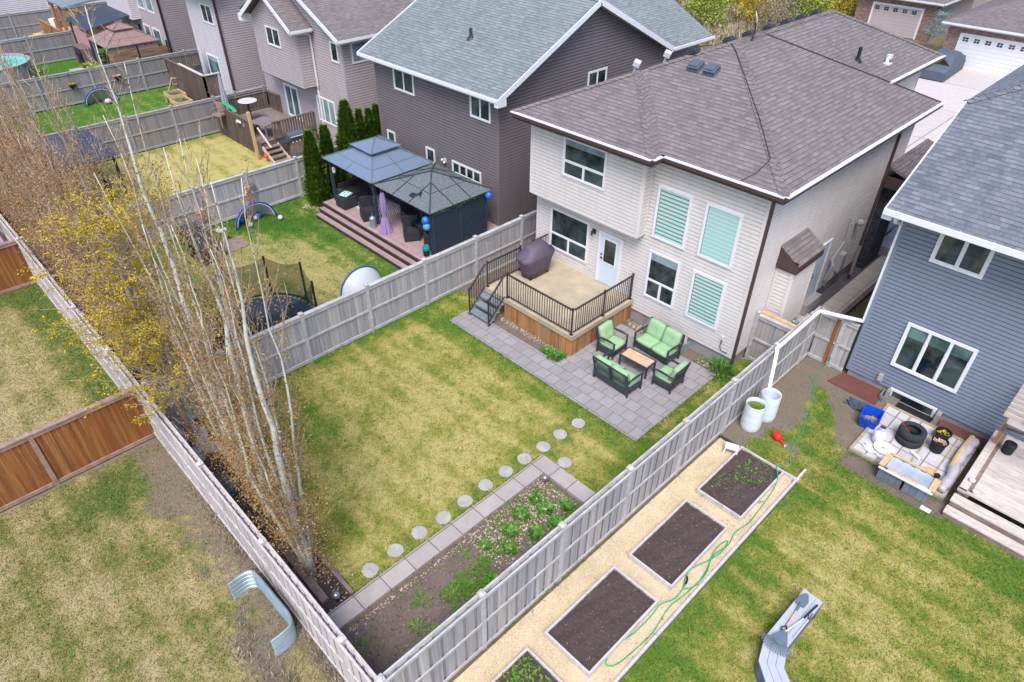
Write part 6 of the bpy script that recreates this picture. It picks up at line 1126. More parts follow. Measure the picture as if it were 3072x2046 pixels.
for x, y, r, m, l in ((-26.62, 10.03, .15, 'balloon', 'big blue ball in the goal'), (-26.42, 10.25, .13, 'leaf_yellow', 'lime yellow ball in the goal'), (-26.72, 10.45, .12, 'tin', 'white ball at the back of the goal'), (-26.52, 10.62, .11, 'tin', 'white patterned ball between the yellow and blue balls'), (-26.62, 10.85, .12, 'balloon', 'blue ball at the right side of the goal'), (-26.05, 10.15, .11, 'tin', 'white ball lying just in front of the goal'), (-25.8, 11.4, .11, 'tin', 'lone white ball on the grass right of the goal'), (-26.5, 9.78, .09, 'balloon_light', 'small pale blue ball at the left foot of the goal')):
    mb = MB(); mb.ball((0, 0, r), r, 14); o = single('ball', mb, m, l, 'ball', smooth=True); o.location = (x, y, .02)
mb = MB(); mb.ball((0, 0, .16), .2, 12, (1, 1, .8)); o = single('ball', mb, 'umbrella_pink', 'pale pink ball in the far goal on the bright green lawn', 'ball', smooth=True); o.location = (-46.6, 11.5, .02)
# garlands
for k, (y, z1, l) in enumerate(((10.82, 1.2, 'pink and yellow flower garland hanging on the fence above the ball goal'), (8.73, .85, 'short pink flower garland on the fence behind the bare branches'), (6.25, 1.2, 'dark pink flower garland on the fence deepest among the bare branches'))):
    mb = MB(); rr = random.Random(k)
    for _ in range(130): z = rr.uniform(.45, z1+.05); clump(mb, rr.uniform(-.02, .05), rr.gauss(0, .05)+.05*math.sin(z*6), z, .03, 2, .07, .03, rr)
    o = single('flower_garland', mb, 'flowers', l, 'garland', 'flower garlands on the fence'); o.location = (-27.16, y, 0)
box_thing('bird_house', 'tiny grey box on the fence post beside the pink garland', 'bird house', (-27.2, 11.0, 1.1, -27.05, 11.15, 1.35), 'steel_grey')
# dark tables
for i, (x, y, rz, l) in enumerate(((-26.2, 7.9, .1, 'dark folding table top nearest the garland fence, behind the bare branches'), (-24.9, 7.75, .1, 'dark table with a skirted side beside the brown slab'))):
    t_ = thing('dark_table', l, 'table', (x, y, .02), rz=rz); mb = MB(); mb.box(-.62, -.45, .62, .62, .45, .68); part('table_top', mb, 'mesh_tramp', t_); mb = MB(); mb.box(-.58, -.42, .0, .58, .42, .60); part('base', mb, 'black', t_)
mb = MB(); mb.lathe(0, 0, [(.05, 0), (.05, .5), (.2, .52), (.21, .56), (.02, .57)], 16); o = single('stool', mb, 'trim_cream', 'small round white-topped stool by the dark table', 'stool'); o.location = (-25.6, 8.75, .02)
box_thing('ground_slab', 'brown square slab on the grass beside the dark tables', 'slab', (-25.6, 8.35, .02, -24.6, 9.35, .06), 'timber', 0, None, .12)
# trampoline
t_ = thing('trampoline', 'round trampoline with black net and leaning black poles behind the board fence', 'trampoline', (-18.25, 6.75, .02)); r = 1.75
mb = MB(); mb.lathe(0, 0, [(.01, .72), (r-.12, .72), (r-.12, .715), (.01, .715)], 40, cap=False); part('mat', mb, 'mesh_tramp', t_); mb = MB(); mb.tube([(r*math.cos(a), r*math.sin(a), .74) for a in np.linspace(0, 2*PI, 41)], .035, 6); part('frame', mb, 'charcoal', t_)
mb = MB()
for a in np.linspace(0, 2*PI, 60, endpoint=False): mb.beam(((r-.12)*math.cos(a), (r-.12)*math.sin(a), .72), ((r-.02)*math.cos(a), (r-.02)*math.sin(a), .735), .02, .012)
part('springs', mb, 'tin', t_); P = []
for k in range(8):
    a = R(8+45*k); mb = MB(); mb.tube([(r*.98*math.cos(a), r*.98*math.sin(a), .0), (r*1.0*math.cos(a), r*1.0*math.sin(a), .8), (r*1.0*math.cos(a), r*1.0*math.sin(a), 2.22)], .038, 6); part('pole', mb, 'black', t_); P.append(a)
mb = MB(); rows = []
for i in range(73):
    a = R(8+5*i); ph = abs(math.sin(R(20*i))); rows.append([mb.p((r-.12)*(1+f*.07*(1-ph)-.10*f*(1-f)*ph)*math.cos(a), (r-.12)*(1+f*.07*(1-ph)-.10*f*(1-f)*ph)*math.sin(a), .74+f*(1.44-.16*ph)) for f in (0, .25, .5, .75, 1)])
for a, b in zip(rows, rows[1:]): mb.f += [[a[k], a[k+1], b[k+1], b[k]] for k in range(4)]
part('net', mb, 'net_dark', t_, smooth=True)
# ================================================================== taupe house yard
t_ = thing('pavilion', 'small dark metal-roofed pavilion behind the bare branches on the yellow lawn', 'pavilion', (-34.1, 6.6, .02), None, True)
a, b, c, d, p, q = (-36.2, 5.5, 2.15), (-32.0, 5.5, 2.15), (-32.0, 7.6, 2.15), (-36.2, 7.6, 2.15), (-35.1, 6.55, 2.6), (-33.1, 6.55, 2.6); mb = MB()
for f in ([a, b, q, p], [b, c, q], [c, d, p, q], [d, a, p]): mb.slab(f, .04)
part('roof', mb, 'metal_roof', t_)
for x in (-36.0, -32.2):
    for y in (5.7, 7.4): mb = MB(); mb.box(x-.05, y-.05, 0, x+.05, y+.05, 2.13); part('post', mb, 'black', t_)
mb = MB(); mb.box(-33.6, 5.9, .02, -32.4, 7.0, .75); part('furniture', mb, 'black', t_)
mb = MB(); mb.ball((0, 0, .22), .25, 10); o = single('red_bucket', mb, 'red', 'dark red round thing standing by the pavilion on the yellow lawn', 'bucket'); o.location = (-30.9, 6.6, .02)
mb = MB(); mb.box(-.07, -.07, 0, .07, .07, 2.42); o = single('timber_post', mb, 'pine', 'tall fresh yellow timber post in front of the old wooden deck', 'post', bevel=.01); o.location = (-32.52, 13.9, .02)
t_ = thing('deck', 'old brown wooden deck with baluster railing behind the yellow timber post', 'deck', (-35, 15.5, 0), None, True); zd = .78
mb = MB(); mb.box(-37.3, 14.25, zd-.05, -32.6, 17.35, zd); part('deck_floor', mb, 'deck_old', t_)
def balus(root, A, B, z0, h, m='old_wood', sp=.14, top='old_wood', solid=False):
    mb = MB(); A = Vector((A[0], A[1], 0)); B = Vector((B[0], B[1], 0)); L = (B-A).length; n = int(L/sp)
    mb.beam(A+Vector((0, 0, z0+h)), B+Vector((0, 0, z0+h)), .13, .04); mb.beam(A+Vector((0, 0, z0+.1)), B+Vector((0, 0, z0+.1)), .04, .08)
    for k in range(n+1): P = A.lerp(B, k/n); mb.beam(P+Vector((0, 0, z0 if not solid else .05)), P+Vector((0, 0, z0+h)), .09 if not solid else sp*.97, .035)
    return part('railing', mb, m, root)
balus(t_, (-37.3, 14.25), (-33.35, 14.25), zd, .88, solid=True); balus(t_, (-32.45, 14.95), (-32.45, 17.3), zd, .92); balus(t_, (-37.3, 14.3), (-37.3, 17.3), zd, .92); balus(t_, (-36.0, 17.3), (-37.3, 17.3), zd, .92)
mb = MB(); mb.box(-33.3, 14.24, .05, -32.6, 14.28, zd-.05); mb.box(-32.5, 14.3, .05, -32.46, 17.3, zd-.05); part('skirt', mb, 'old_wood', t_)
for k in range(4): mb = MB(); mb.box(-32.4+.26*k, 14.2, .62-.17*k-.04, -32.4+.26*k+.28, 15.0, .62-.17*k); part('tread', mb, 'timber', t_)
mb = MB(); mb.beam((-33.0+.5, 14.18, 1.6), (-31.4, 14.18, .9), .08, .04); part('stair_rail', mb, 'pergola_wood', t_)
for y in (14.18, 15.02): mb = MB(); mb.beam((-32.4, y, .6), (-31.35, y, .05), .04, .2); part('stringer', mb, 'pergola_wood', t_)
t_ = thing('patio_table', 'grey slatted square table on the old wooden deck', 'table', (-33.4, 15.0, zd), rz=.25); mb = MB(); mb.box(-.62, -.5, .68, .62, .5, .73); part('table_top', mb, 'table_slat', t_)
for sx in (-1, 1):
    for sy in (-1, 1): mb = MB(); mb.beam((sx*.55, sy*.44, 0), (sx*.55, sy*.44, .68), .06, .06); part('leg', mb, 'timber', t_)
t_ = thing('bistro_table', 'round glass-topped bar table at the rail of the old wooden deck', 'table', (-35.9, 15.45, zd)); mb = MB(); mb.lathe(0, 0, [(.02, 1.06), (.48, 1.06), (.5, 1.08), (.48, 1.1), (.02, 1.1)], 26, cap=False); part('table_top', mb, 'tin', t_); mb = MB(); mb.tube([(0, 0, 0), (0, 0, 1.06)], .07, 8); part('leg', mb, 'charcoal', t_)
t_ = thing('patio_umbrella', 'closed pale green-grey patio umbrella on the old wooden deck', 'umbrella', (-37.0, 14.7, zd)); mb = MB(); prof = [(.04, 2.35), (.07, 2.1), (.16, .7), (.17, .55)]; rings = [[mb.p(r_*(1+.25*math.cos(8*a))*math.cos(a), r_*(1+.25*math.cos(8*a))*math.sin(a), z) for a in np.linspace(0, 2*PI, 48, endpoint=False)] for r_, z in prof[::-1]]
for a, b in zip(rings, rings[1:]): mb.f += [[a[k], a[(k+1) % 48], b[(k+1) % 48], b[k]] for k in range(48)]
part('canopy', mb, 'umbrella_grey', t_, smooth=True); mb = MB(); mb.tube([(0, 0, 0), (0, 0, 2.5)], .025, 6); part('pole', mb, 'tin', t_)
t_ = thing('patio_chair', 'brown plastic chair turned up on the rail end of the old wooden deck', 'chair', (-36.3, 13.95, zd), rz=.4)
for b in ((-.3, -.25, .55, .3, .25, .62), (-.3, .2, .62, .3, .27, 1.15), (-.3, -.25, .0, -.24, -.19, .55), (.24, -.25, 0, .3, -.19, .55), (-.34, -.25, .8, -.28, .25, .85), (.28, -.25, .8, .34, .25, .85)): mb = MB(); mb.box(*b); part('frame', mb, 'timber', t_)
mb = MB(); mb.tube(smooth([(-.7, 0, .35), (-.3, .02, .32), (.2, .05, .2), (.6, .05, -.05)], 4), [.02]+[.07]*11+[.05], 8); o = single('green_slide', mb, 'hose', 'green plastic toy bar lying over the rail of the old wooden deck', 'toy'); o.location = (-35.6, 14.25, 1.75); o.scale = (1, 1.6, .6)
sheetcloth(-34.6, 14.7, .9, .8, 'dark padded seat heap on the old wooden deck', 'navy', 'cushion heap', 7, .35, z=zd+.1, name='cushion_heap'); sheetcloth(-34.2, 14.4, .5, .4, 'pink and blue patterned cloth on the dark seat heap', 'umbrella_pink', 'cloth', 8, .15, z=zd+.45); sheetcloth(-34.5, 14.18, .35, .3, 'white cloth hanging over the front boards of the old wooden deck', 'trim_white', 'towel', 9, .1, z=1.35)
t_ = thing('barbecue', 'big grey barbecue with side shelves beside the deck stairs', 'barbecue', (-31.85, 15.75, .02), rz=R(0)); mb = MB(); mb.box(-.26, -.85, .80, .28, .85, .86); part('shelf', mb, 'charcoal', t_); mb = MB(); mb.box(-.22, -.42, .1, .24, .42, .80); part('cabinet', mb, 'timber', t_); mb = MB(); mb.tube([(-.02, -.42, .95), (-.02, .42, .95)], .25, 14); part('lid', mb, 'cover_grey', t_); mb = MB(); mb.tube([(.27, -.35, 1.02), (.27, .35, 1.02)], .02, 6); part('handle', mb, 'tin', t_); mb = MB(); [mb.box(.28, y-.03, .74, .32, y+.03, .8) for y in (-.3, -.1, .1, .3)]; part('knobs', mb, 'tin', t_)
sheetcloth(-31.2, 15.7, .6, 1.3, 'dark tarp heap on the ground in front of the big barbecue', 'tarp', 'tarp', 11, .22); box_thing('toy_box', 'turquoise plastic box between barbecue and cedars', 'box', (-31.2, 16.6, .02, -30.8, 17.0, .7), 'teal')
mb = MB(); mb.ball((0, 0, .12), .14, 10); o = single('ball', mb, 'orange', 'orange ball on the stairs of the old wooden deck', 'ball', smooth=True); o.location = (-32.0, 14.12, .2)
# ================================================================== white house yard
t_ = thing('deck', 'high brown deck with pale top rail against the white house', 'deck', (-44, 16, 0), None, True)
mb = MB(); mb.box(-46.4, 15.4, 1.0, -43.45, 18.4, 1.05); mb.box(-43.45, 15.4, 1.0, -41.0, 16.35, 1.05); part('deck_floor', mb, 'deck_old', t_); balus(t_, (-44.4, 15.4), (-41.0, 15.4), 1.05, 1.0, solid=True); balus(t_, (-46.4, 15.4), (-46.4, 18.3), 1.05, .95); balus(t_, (-46.4, 15.4), (-44.5, 15.4), 1.05, .95); balus(t_, (-41.0, 15.4), (-41.0, 16.35), 1.05, 1.0, solid=True)
mb = MB(); mb.box(-46.35, 15.42, 0, -44.5, 15.46, 1.0); part('skirt', mb, 'old_wood', t_); mb = MB(); mb.beam((-44.4, 15.4, 2.09), (-41.0, 15.4, 2.09), .18, .04); mb.beam((-41.0, 15.35, 2.09), (-41.0, 16.35, 2.09), .18, .04); part('cap_rail', mb, 'pergola_wood', t_)
mb = MB(); mb.tube([(0, 0, 0), (0, 0, .4), (0, 0, 2.2)], [.05, .19, .04], 10); o = single('patio_umbrella', mb, 'umbrella_grey', 'closed lavender-grey umbrella standing on the deck of the white house', 'umbrella', smooth=True); o.location = (-42.3, 16.1, 1.2)
o = None; bb2 = thing('covered_grill', 'barbecue under a black cover on the deck of the white house', 'barbecue', (-42.9, 16.0, 1.05)); part('cover', cover([(.4, .25, .0, 0), (.5, .3, .5, 0), (.55, .32, .7, 0), (.4, .25, .95, 0), (.15, .1, 1.05, 0)]), 'black', bb2, smooth=True)
for i, (x, m) in enumerate(((-42.15, 'leaf_yellow'), (-41.6, 'plant_green'))):
    t_ = thing('flower_pot', ['white pot with orange flowers on the deck of the white house', 'small grey pot with a plant on the deck of the white house'][i], 'pot', (x, 15.75, 1.05)); mb = MB(); mb.lathe(0, 0, [(.1, 0), (.14, .28), (.12, .28)], 12); part('pot', mb, 'trim_white', t_); mb = MB(); clump(mb, 0, 0, .25, .12, 50, .22, .05); part('plant', mb, m, t_)
def tray(x, y, rz, l):
    t = thing('planter_table', l, 'planter', (x, y, .02), 'raised timber planter tables', rz=rz); mb = MB(); mb.box(-.45, -.6, .42, .45, .6, .46); mb.box(-.45, -.6, .46, -.41, .6, .66); mb.box(.41, -.6, .46, .45, .6, .66); mb.box(-.41, -.6, .46, .41, -.56, .66); mb.box(-.41, .56, .46, .41, .6, .66); part('box', mb, 'pine', t); mb = MB(); mb.box(-.41, -.56, .46, .41, .56, .58); part('soil', mb, 'soil', t); mb = MB(); clump(mb, 0, .1, .58, .3, 40, .12, .04); part('plants', mb, 'plant_green', t)
    for sx in (-1, 1):
        for sy in (-1, 1): mb = MB(); mb.beam((sx*.42, sy*.56, 0), (sx*.42, sy*.56, .62), .07, .07); part('leg', mb, 'pine', t)
    return t
tray(-43.9, 14.55, R(90), 'pale timber planter table farther from the fence, with green plants'); tray(-42.4, 14.3, R(90), 'pale timber planter table nearest the grey fence')
t_ = thing('garden_rack', 'leaning pale timber rack beside the planter tables', 'rack', (-45.4, 14.9, .02)); mb = MB(); mb.beam((-.6, 0, .1), (.1, .2, 1.1), .08, .08); mb.beam((-.6, .9, .1), (.1, 1.1, 1.1), .08, .08); [mb.beam((-.6+.7*f, .0+.2*f, .1+f), (-.6+.7*f, .9+.2*f, .1+f), .06, .06) for f in (.05, .5, .95)]; part('rack_boards', mb, 'pine', t_)
mb = MB(); mb.lathe(0, 0, [(.33, 0), (.36, .3), (.33, .4), (.1, .44)], 16); o = single('black_bin', mb, 'black', 'round black bin at the corner of the white house', 'bin'); o.location = (-40.1, 15.6, .02)
for y, m, l in ((10.15, 'leaf_yellow', 'hanging basket with yellow flowers on the far grey fence'), (12.73, 'flowers', 'hanging basket with white and pink flowers on the far grey fence')):
    t_ = thing('hanging_basket', l, 'flower basket', (-47.68, y, 1.15)); mb = MB(); mb.lathe(0, 0, [(.05, -.22), (.17, 0), (.15, 0)], 12); part('basket', mb, 'black', t_); mb = MB(); clump(mb, 0, 0, 0, .14, 90, .16, .06); part('flowers', mb, m, t_); mb = MB(); mb.tube([(-.1, 0, .6), (.05, 0, .7), (0, 0, .05)], .012, 5); part('bracket', mb, 'black', t_)
# ================================================================== pool yard
t_ = thing('pool', 'round above-ground pool with turquoise water at the left edge', 'pool', (-56.0, 7.75, .02)); r = 2.25; mb = MB(); mb.lathe(0, 0, [(r, 0), (r, 1.15), (r+.06, 1.16), (r+.06, 1.22), (r-.08, 1.22), (r-.08, .9)], 48, cap=False); part('pool_wall', mb, 'pool_wall', t_, smooth=False); mb = MB(); mb.lathe(0, 0, [(r-.08, 1.05), (r-.08, 1.06)], 48); part('water', mb, 'pool_water', t_)
mb = MB(); mb.beam((-53.2, 9.6, .02), (-53.6, 9.2, 1.3), .05, .05); mb.beam((-52.9, 9.3, .02), (-53.6, 9.2, 1.3), .05, .05); mb.box(-53.3, 9.2, .02, -52.9, 9.7, .6); single('pool_pump', mb, 'black', 'black pump and ladder frame beside the turquoise pool', 'pump', loc=(-53.1, 9.5, 0))
poly('patio', [(-55.8, 12.0), (-48.1, 12.0), (-48.1, 16.8), (-55.8, 16.8)], .06, 'conc'); mb = MB(); mb.box(-57.5, 11.6, 0, -55.9, 12.2, .5)
poly('patio', [(-54.2, 12.6), (-50.0, 12.6), (-50.0, 13.6), (-54.2, 13.6)], .08, 'gravel_dark')
gz = gazebo('gazebo', 'tan fabric roofed gazebo with pink mesh side behind the barn-wood screen', -53.4, 13.2, -49.9, 16.6, 2.3, 3.15, 'tan_fabric', 'steel_grey', (.55, .14, .3), base=.06, pm='galv'); mb = MB(); mb.box(-50.1, 13.4, .3, -50.06, 16.4, 2.1); part('mesh_side', mb, 'pink_mesh', gz)
t_ = thing('lean_to', 'dark blue metal lean-to roof with a pink mesh side, left of the tan gazebo', 'canopy', (-55, 15, 0), None, True); mb = MB(); mb.slab([(-58.2, 13.5, 2.75), (-54.1, 13.45, 2.6), (-53.6, 17.0, 3.4), (-57.8, 17.0, 3.4)], .06); part('roof', mb, 'metal_roof', t_); mb = MB(); mb.box(-57.6, 13.6, .1, -54.6, 13.64, 2.3); part('mesh_side', mb, 'pink_mesh', t_)
for x, y in ((-57.8, 13.6), (-54.3, 13.55), (-53.9, 16.8)): mb = MB(); mb.box(x-.06, y-.06, 0, x+.06, y+.06, 2.55); part('post', mb, 'charcoal', t_)
t_ = thing('wood_screen', 'barn-wood privacy screen on black posts above the far grey fence', 'screen', (-48.6, 14.7, 0), None, True); mb = MB(); mb.box(-48.62, 12.8, 1.35, -48.58, 14.6, 2.35); mb.box(-48.62, 14.7, 1.30, -48.58, 16.5, 2.22); part('boards', mb, 'barn', t_)
for y in (12.78, 14.65, 16.5): mb = MB(); mb.box(-48.67, y-.04, 0, -48.57, y+.04, 2.5); part('post', mb, 'black', t_)
t_ = thing('shelf_unit', 'dark shelf and smoker grill full of garden things beside the pool lawn', 'shelf', (-55.5, 13.2, .06)); mb = MB(); mb.box(-.9, -.3, 0, .9, .3, .1); mb.box(-.9, -.3, 1.3, .9, .3, 1.36); mb.box(-.9, -.3, .1, -.84, .3, 1.3); mb.box(.84, -.3, .1, .9, .3, 1.3); part('frame', mb, 'old_wood', t_); mb = MB(); mb.tube([(-.5, 0, .9), (.5, 0, .9)], .35, 12); mb.box(-.4, -.3, .1, .5, .3, .6); part('smoker', mb, 'black', t_)
for i, (x, y) in enumerate(((-53.6, 12.9), (-52.8, 13.0), (-54.2, 13.6))): t_ = thing('potted_shrub', ['dark pot with a shrub at the left of the tan gazebo', 'dark pot with a shrub in front of the tan gazebo', 'dark pot with a leafy shrub behind the bare branches by the smoker'][i], 'potted plant', (x, y, .06)); mb = MB(); mb.lathe(0, 0, [(.2, 0), (.26, .4), (.22, .4)], 12); part('pot', mb, 'black', t_); mb = MB(); clump(mb, 0, 0, .4, .3, 120, .4, .07); part('plant', mb, 'leaf_green', t_)
# timber deck of the far house
t_ = thing('deck', 'yellowish timber deck with steps and rails beyond the far fence', 'deck', (-65, 14, 0), None, True); mb = MB(); mb.box(-65.9, 13.3, .62, -60, 18, .68); part('deck_floor', mb, 'deck_tan_far', t_); mb = MB(); mb.box(-66, 13.3, .0, -60, 13.36, .6); mb.box(-67, 12.9, .3, -65.9, 14.5, .36); mb.box(-67.5, 12.6, .12, -65.9, 14.8, .18); part('step', mb, 'pine', t_); balus(t_, (-65.0, 13.3), (-60.2, 13.3), .68, .95, 'cedar_skirt', .18); balus(t_, (-67, 16.2), (-60.2, 17.2), .68, .95, 'cedar_skirt', .18)
t_ = thing('pergola', 'timber porch with a pale roof over the far yellowish deck', 'porch', (-62.5, 15, 0), None, True); mb = MB(); mb.slab([(-64, 14.0, 3.1), (-60.0, 14.0, 3.1), (-60.0, 18, 3.6), (-64, 18, 3.6)], .12); part('roof', mb, 'galv', t_)
for x in (-63.8, -62, -60.2): mb = MB(); mb.box(x-.1, 14.1, .68, x+.1, 14.3, 3.0); part('post', mb, 'cedar_skirt', t_)
mb = MB(); mb.lathe(0, 0, [(.22, 0), (.3, .7), (.26, .7)], 4); o = single('white_planter', mb, 'trim_white', 'tall white square planter beside the far deck steps', 'planter'); o.location = (-67.0, 14.6, .5)
# ================================================================== behind the back fence
t_ = thing('patio_umbrella', 'closed pale pink umbrella standing behind the back fence at the left edge', 'umbrella', (-30.6, 1.95, .02)); mb = MB(); rings = [[mb.p(r_*(1+.2*math.cos(8*a))*math.cos(a), r_*(1+.2*math.cos(8*a))*math.sin(a), z) for a in np.linspace(0, 2*PI, 48, endpoint=False)] for r_, z in [(.34, .5), (.3, .8), (.17, 1.75), (.2, 1.76), (.06, 1.95), (.02, 2.0)]]
for a, b in zip(rings, rings[1:]): mb.f += [[a[k], a[(k+1) % 48], b[(k+1) % 48], b[k]] for k in range(48)]
part('canopy', mb, 'umbrella_pink', t_, smooth=True); mb = MB(); mb.tube([(0, 0, 0), (0, 0, 2.05)], .02, 6); part('pole', mb, 'tin', t_)
# things among the poplars
t_ = thing('round_table', 'round white plastic table half hidden under the yellow tree by the back fence', 'table', (-17.0, 3.15, .03)); mb = MB(); mb.lathe(0, 0, [(.02, .68), (.58, .68), (.6, .70), (.58, .73), (.02, .73)], 30, cap=False); part('table_top', mb, 'trim_white', t_)
for k in range(4): a = R(45+90*k); mb = MB(); mb.beam((.4*math.cos(a), .4*math.sin(a), 0), (.3*math.cos(a), .3*math.sin(a), .68), .05, .05); part('leg', mb, 'trim_white', t_)
sheetcloth(-15.4, 3.0, 1.5, .8, 'white crumpled sheet under the yellow branches beside the back fence', 'umbrella_grey', 'sheet', 12, .1, z=.05); box_thing('grey_box', 'grey-blue plastic box lid between the back fence and the poplars', 'box', (-13.6, 2.65, .03, -12.9, 3.1, .35), 'cover_grey', .03, None, .3)
sheetcloth(-24.9, 3.0, 1.6, .25, 'bright blue strip of plastic lying between the back fence and the poplars', 'balloon', 'plastic sheet', 13, .06, z=.06); sheetcloth(-20.3, 3.0, 1.2, .5, 'light blue tangled plastic under the yellow tree', 'balloon_light', 'plastic sheet', 14, .1, z=.06); sheetcloth(-22.6, 3.1, .7, .6, 'dark green bag between the yellow tree and the back fence', 'black', 'bag', 15, .25, z=.05)
mb = MB(); mb.box(-.1, -.05, 0, .1, .05, .35); o = single('turquoise_toy', mb, 'hose', 'small turquoise thing hanging among the poplar stems', 'toy'); o.location = (-15.6, 3.9, 1.2)
# covered car
t_ = thing('covered_car', 'car under a dark grey cover on the driveway before the white garage', 'car', (-14.3, 56.1, .05), rz=R(3)); mb = MB(); prof = [(-2.3, .62), (-2.15, .78), (-1.2, .92), (-.65, 1.38), (.9, 1.42), (1.7, 1.08), (2.2, 1.0), (2.32, .6)]; W_ = .88; rows = []
for y, z in prof:
    w1 = W_*(.80 if z > 1.2 else .92); rows.append([mb.p(*q) for q in ((-W_*1.02, y*1.0, .06), (-W_, y, min(z, .62)), (-w1, y, z-.06), (-w1*.6, y, z), (w1*.6, y, z), (w1, y, z-.06), (W_, y, min(z, .62)), (W_*1.02, y, .06))])
for a, b in zip(rows, rows[1:]): mb.f += [[a[k], a[k+1], b[k+1], b[k]][::-1] for k in range(7)]
mb.f.append(rows[0]); mb.f.append(rows[-1][::-1]); part('cover', mb, 'cover_grey', t_, smooth=False, bevel=.08)
mb = MB(); [mb.tube([(x-.1, y, .3), (x+.1, y, .3)], .3, 14) for x in (-.75, .75) for y in (-1.4, 1.4)]; part('wheels', mb, 'rubber', t_)
# ================================================================== trees
def crown(mb, pts, n, s, rr, spread, zsq=1., upw=.5):
    for _ in range(n):
        c = rr.choice(pts); q = Vector((rr.gauss(0, spread), rr.gauss(0, spread), rr.gauss(0, spread*zsq)))+Vector(c); d = Vector((rr.gauss(0, 1), rr.gauss(0, 1), rr.gauss(upw, 1))).normalized(); x = d.orthogonal().normalized()*s*rr.uniform(.5, 1.1); y = d.cross(x).normalized()*s*rr.uniform(.5, 1.1)
        i = len(mb.v); mb.v += [tuple(q-x), tuple(q-y*.7), tuple(q+x), tuple(q+y*.7)]; mb.f.append([i, i+1, i+2, i+3])
def poplar(seed, h=10., stems=4, r=.8, nb=150, nl=5200, leaf='bud_brown', bark='bark_white', low=2600, ls=.026, label='', r0=.135, r1=.068, lowr=.62):
    rr = random.Random(seed); t = thing('poplar_tree', label, 'tree', (0, 0, 0), 'poplar row along the back fence')
    mt = MB(); br = MB(); tips = []
    for s in range(stems):
        a = 2*PI*s/stems+rr.uniform(-.5, .5); rt_ = r*rr.uniform(.35, .75)*(1 if s else .2); H = h*(1-.05*s)*rr.uniform(.92, 1.03); n = 14; pts = []; ox = oy = 0
        for k in range(n+1):
            f = k/n; ox += rr.gauss(0, .05); oy += rr.gauss(0, .05); q = rt_*min(1, f*2.0)**.9*(1-.1*f); pts.append(Vector((math.cos(a)*q+ox*f, math.sin(a)*q+oy*f, f*H)))
        ra = r0 if s == 0 else r1*rr.uniform(.7, 1.1); mt.tube(pts, [max(.007, ra*(1-.97*(k/n)**.75)) for k in range(n+1)], 7)
        for _ in range(nb//stems+(10 if s == 0 else 0)):
            f = rr.uniform(.05, .985); k = min(n-1, int(f*n)); P = pts[k].lerp(pts[k+1], f*n-k); b = rr.uniform(0, 2*PI); L = rr.uniform(.5, 1.9)*(1-.6*f); out = rr.uniform(.25, .55)*(1.25 if f < .3 else 1)
            if P.xy.length > .3: b = math.atan2(P.y, P.x)+rr.gauss(0, 1.0)
            Q = P; seg_ = [P]
            for j in range(4): out *= .80; Q = Q+Vector((math.cos(b)*out*L/3.0+rr.gauss(0, .015), math.sin(b)*out*L/3.0+rr.gauss(0, .015), L/4)); seg_.append(Q.copy())
            rb = .015*(1-.65*f); br.tube(seg_, [rb, rb*.8, rb*.6, rb*.4, .003], 4, cap=False); tips += [tuple(q_) for q_ in seg_[1:]]
            for j in (1, 2, 3, 4):
                if rr.random() < .8: b2 = b+rr.uniform(-1.7, 1.7); T = seg_[j]+Vector((math.cos(b2)*.13, math.sin(b2)*.13, rr.uniform(.12, .3))); br.tube([seg_[j], T], [.006, .003], 3, cap=False); tips.append(tuple(T))
    part('trunk', mt, bark, t, smooth=True); part('branches', br, 'bark_twig', t)
    lf = MB(); lowp = [p for p in tips if p[2] < h*.55]; midp = [p for p in tips if p[2] < h*.8]; crown(lf, midp, nl, ls, rr, .07, 1.4); crown(lf, lowp, low, ls, rr, .11, 1.2); crown(lf, tips, nl//3, ls*.8, rr, .04, 1.2)
    base = []
    for _ in range(260): q = lowr*math.sqrt(rr.random())*1.35; a = rr.uniform(0, 2*PI); base.append((q*math.cos(a), q*.85*math.sin(a), rr.uniform(.35, 3.0)))
    crown(lf, base, int(low*.55), ls, rr, .10)
    part('foliage', lf, leaf, t); return t
PL = 'bare-topped poplar with white stems and brown buds, %s'
p1_ = poplar(21, 9.7, 6, .85, 230, 4800, low=4800, label=PL % 'nearest the right end of the row'); p1_.location = (-9.55, 3.15, .02)
p2_ = poplar(22, 10.3, 5, .7, 230, 4200, low=4000, label=PL % 'second from the right end'); p2_.location = (-11.4, 3.2, .02)
p3_ = poplar(23, 11.0, 5, .7, 200, 3600, low=3800, label=PL % 'third from the right end'); p3_.location = (-13.4, 3.3, .02)
gb = 'dense grey-brown poplar of the far part of the row, %s'
p6_ = poplar(26, 9.8, 6, .8, 280, 7000, leaf='bud_dull', bark='bark_grey', low=5000, label='dense poplar standing between the white-stemmed ones and the yellow tree', r0=.07, r1=.04); p6_.location = (-16.9, 3.25, .02)
p4_ = poplar(24, 9.6, 6, .85, 300, 6500, leaf='bud_dull', bark='bark_pink', low=3000, label=gb % 'just behind the yellow tree', r0=.06, r1=.045); p4_.location = (-18.6, 3.1, .02)
p5_ = poplar(25, 9.2, 6, .85, 320, 6000, leaf='bud_dull', bark='bark_pink', low=3500, label=gb % 'two places behind the yellow tree', r0=.06, r1=.045); p5_.location = (-20.2, 3.0, .02)
xs = [-22.2, -23.9, -25.6, -27.3, -29.0, -30.7, -32.5, -34.4, -36.4, -38.5, -41, -43.5, -46, -49, -52, -55]
place = ['third', 'fourth', 'fifth', 'sixth', 'seventh', 'eighth', 'ninth', 'tenth', 'eleventh', 'twelfth', '13th', '14th', '15th', '16th', '17th', '18th']
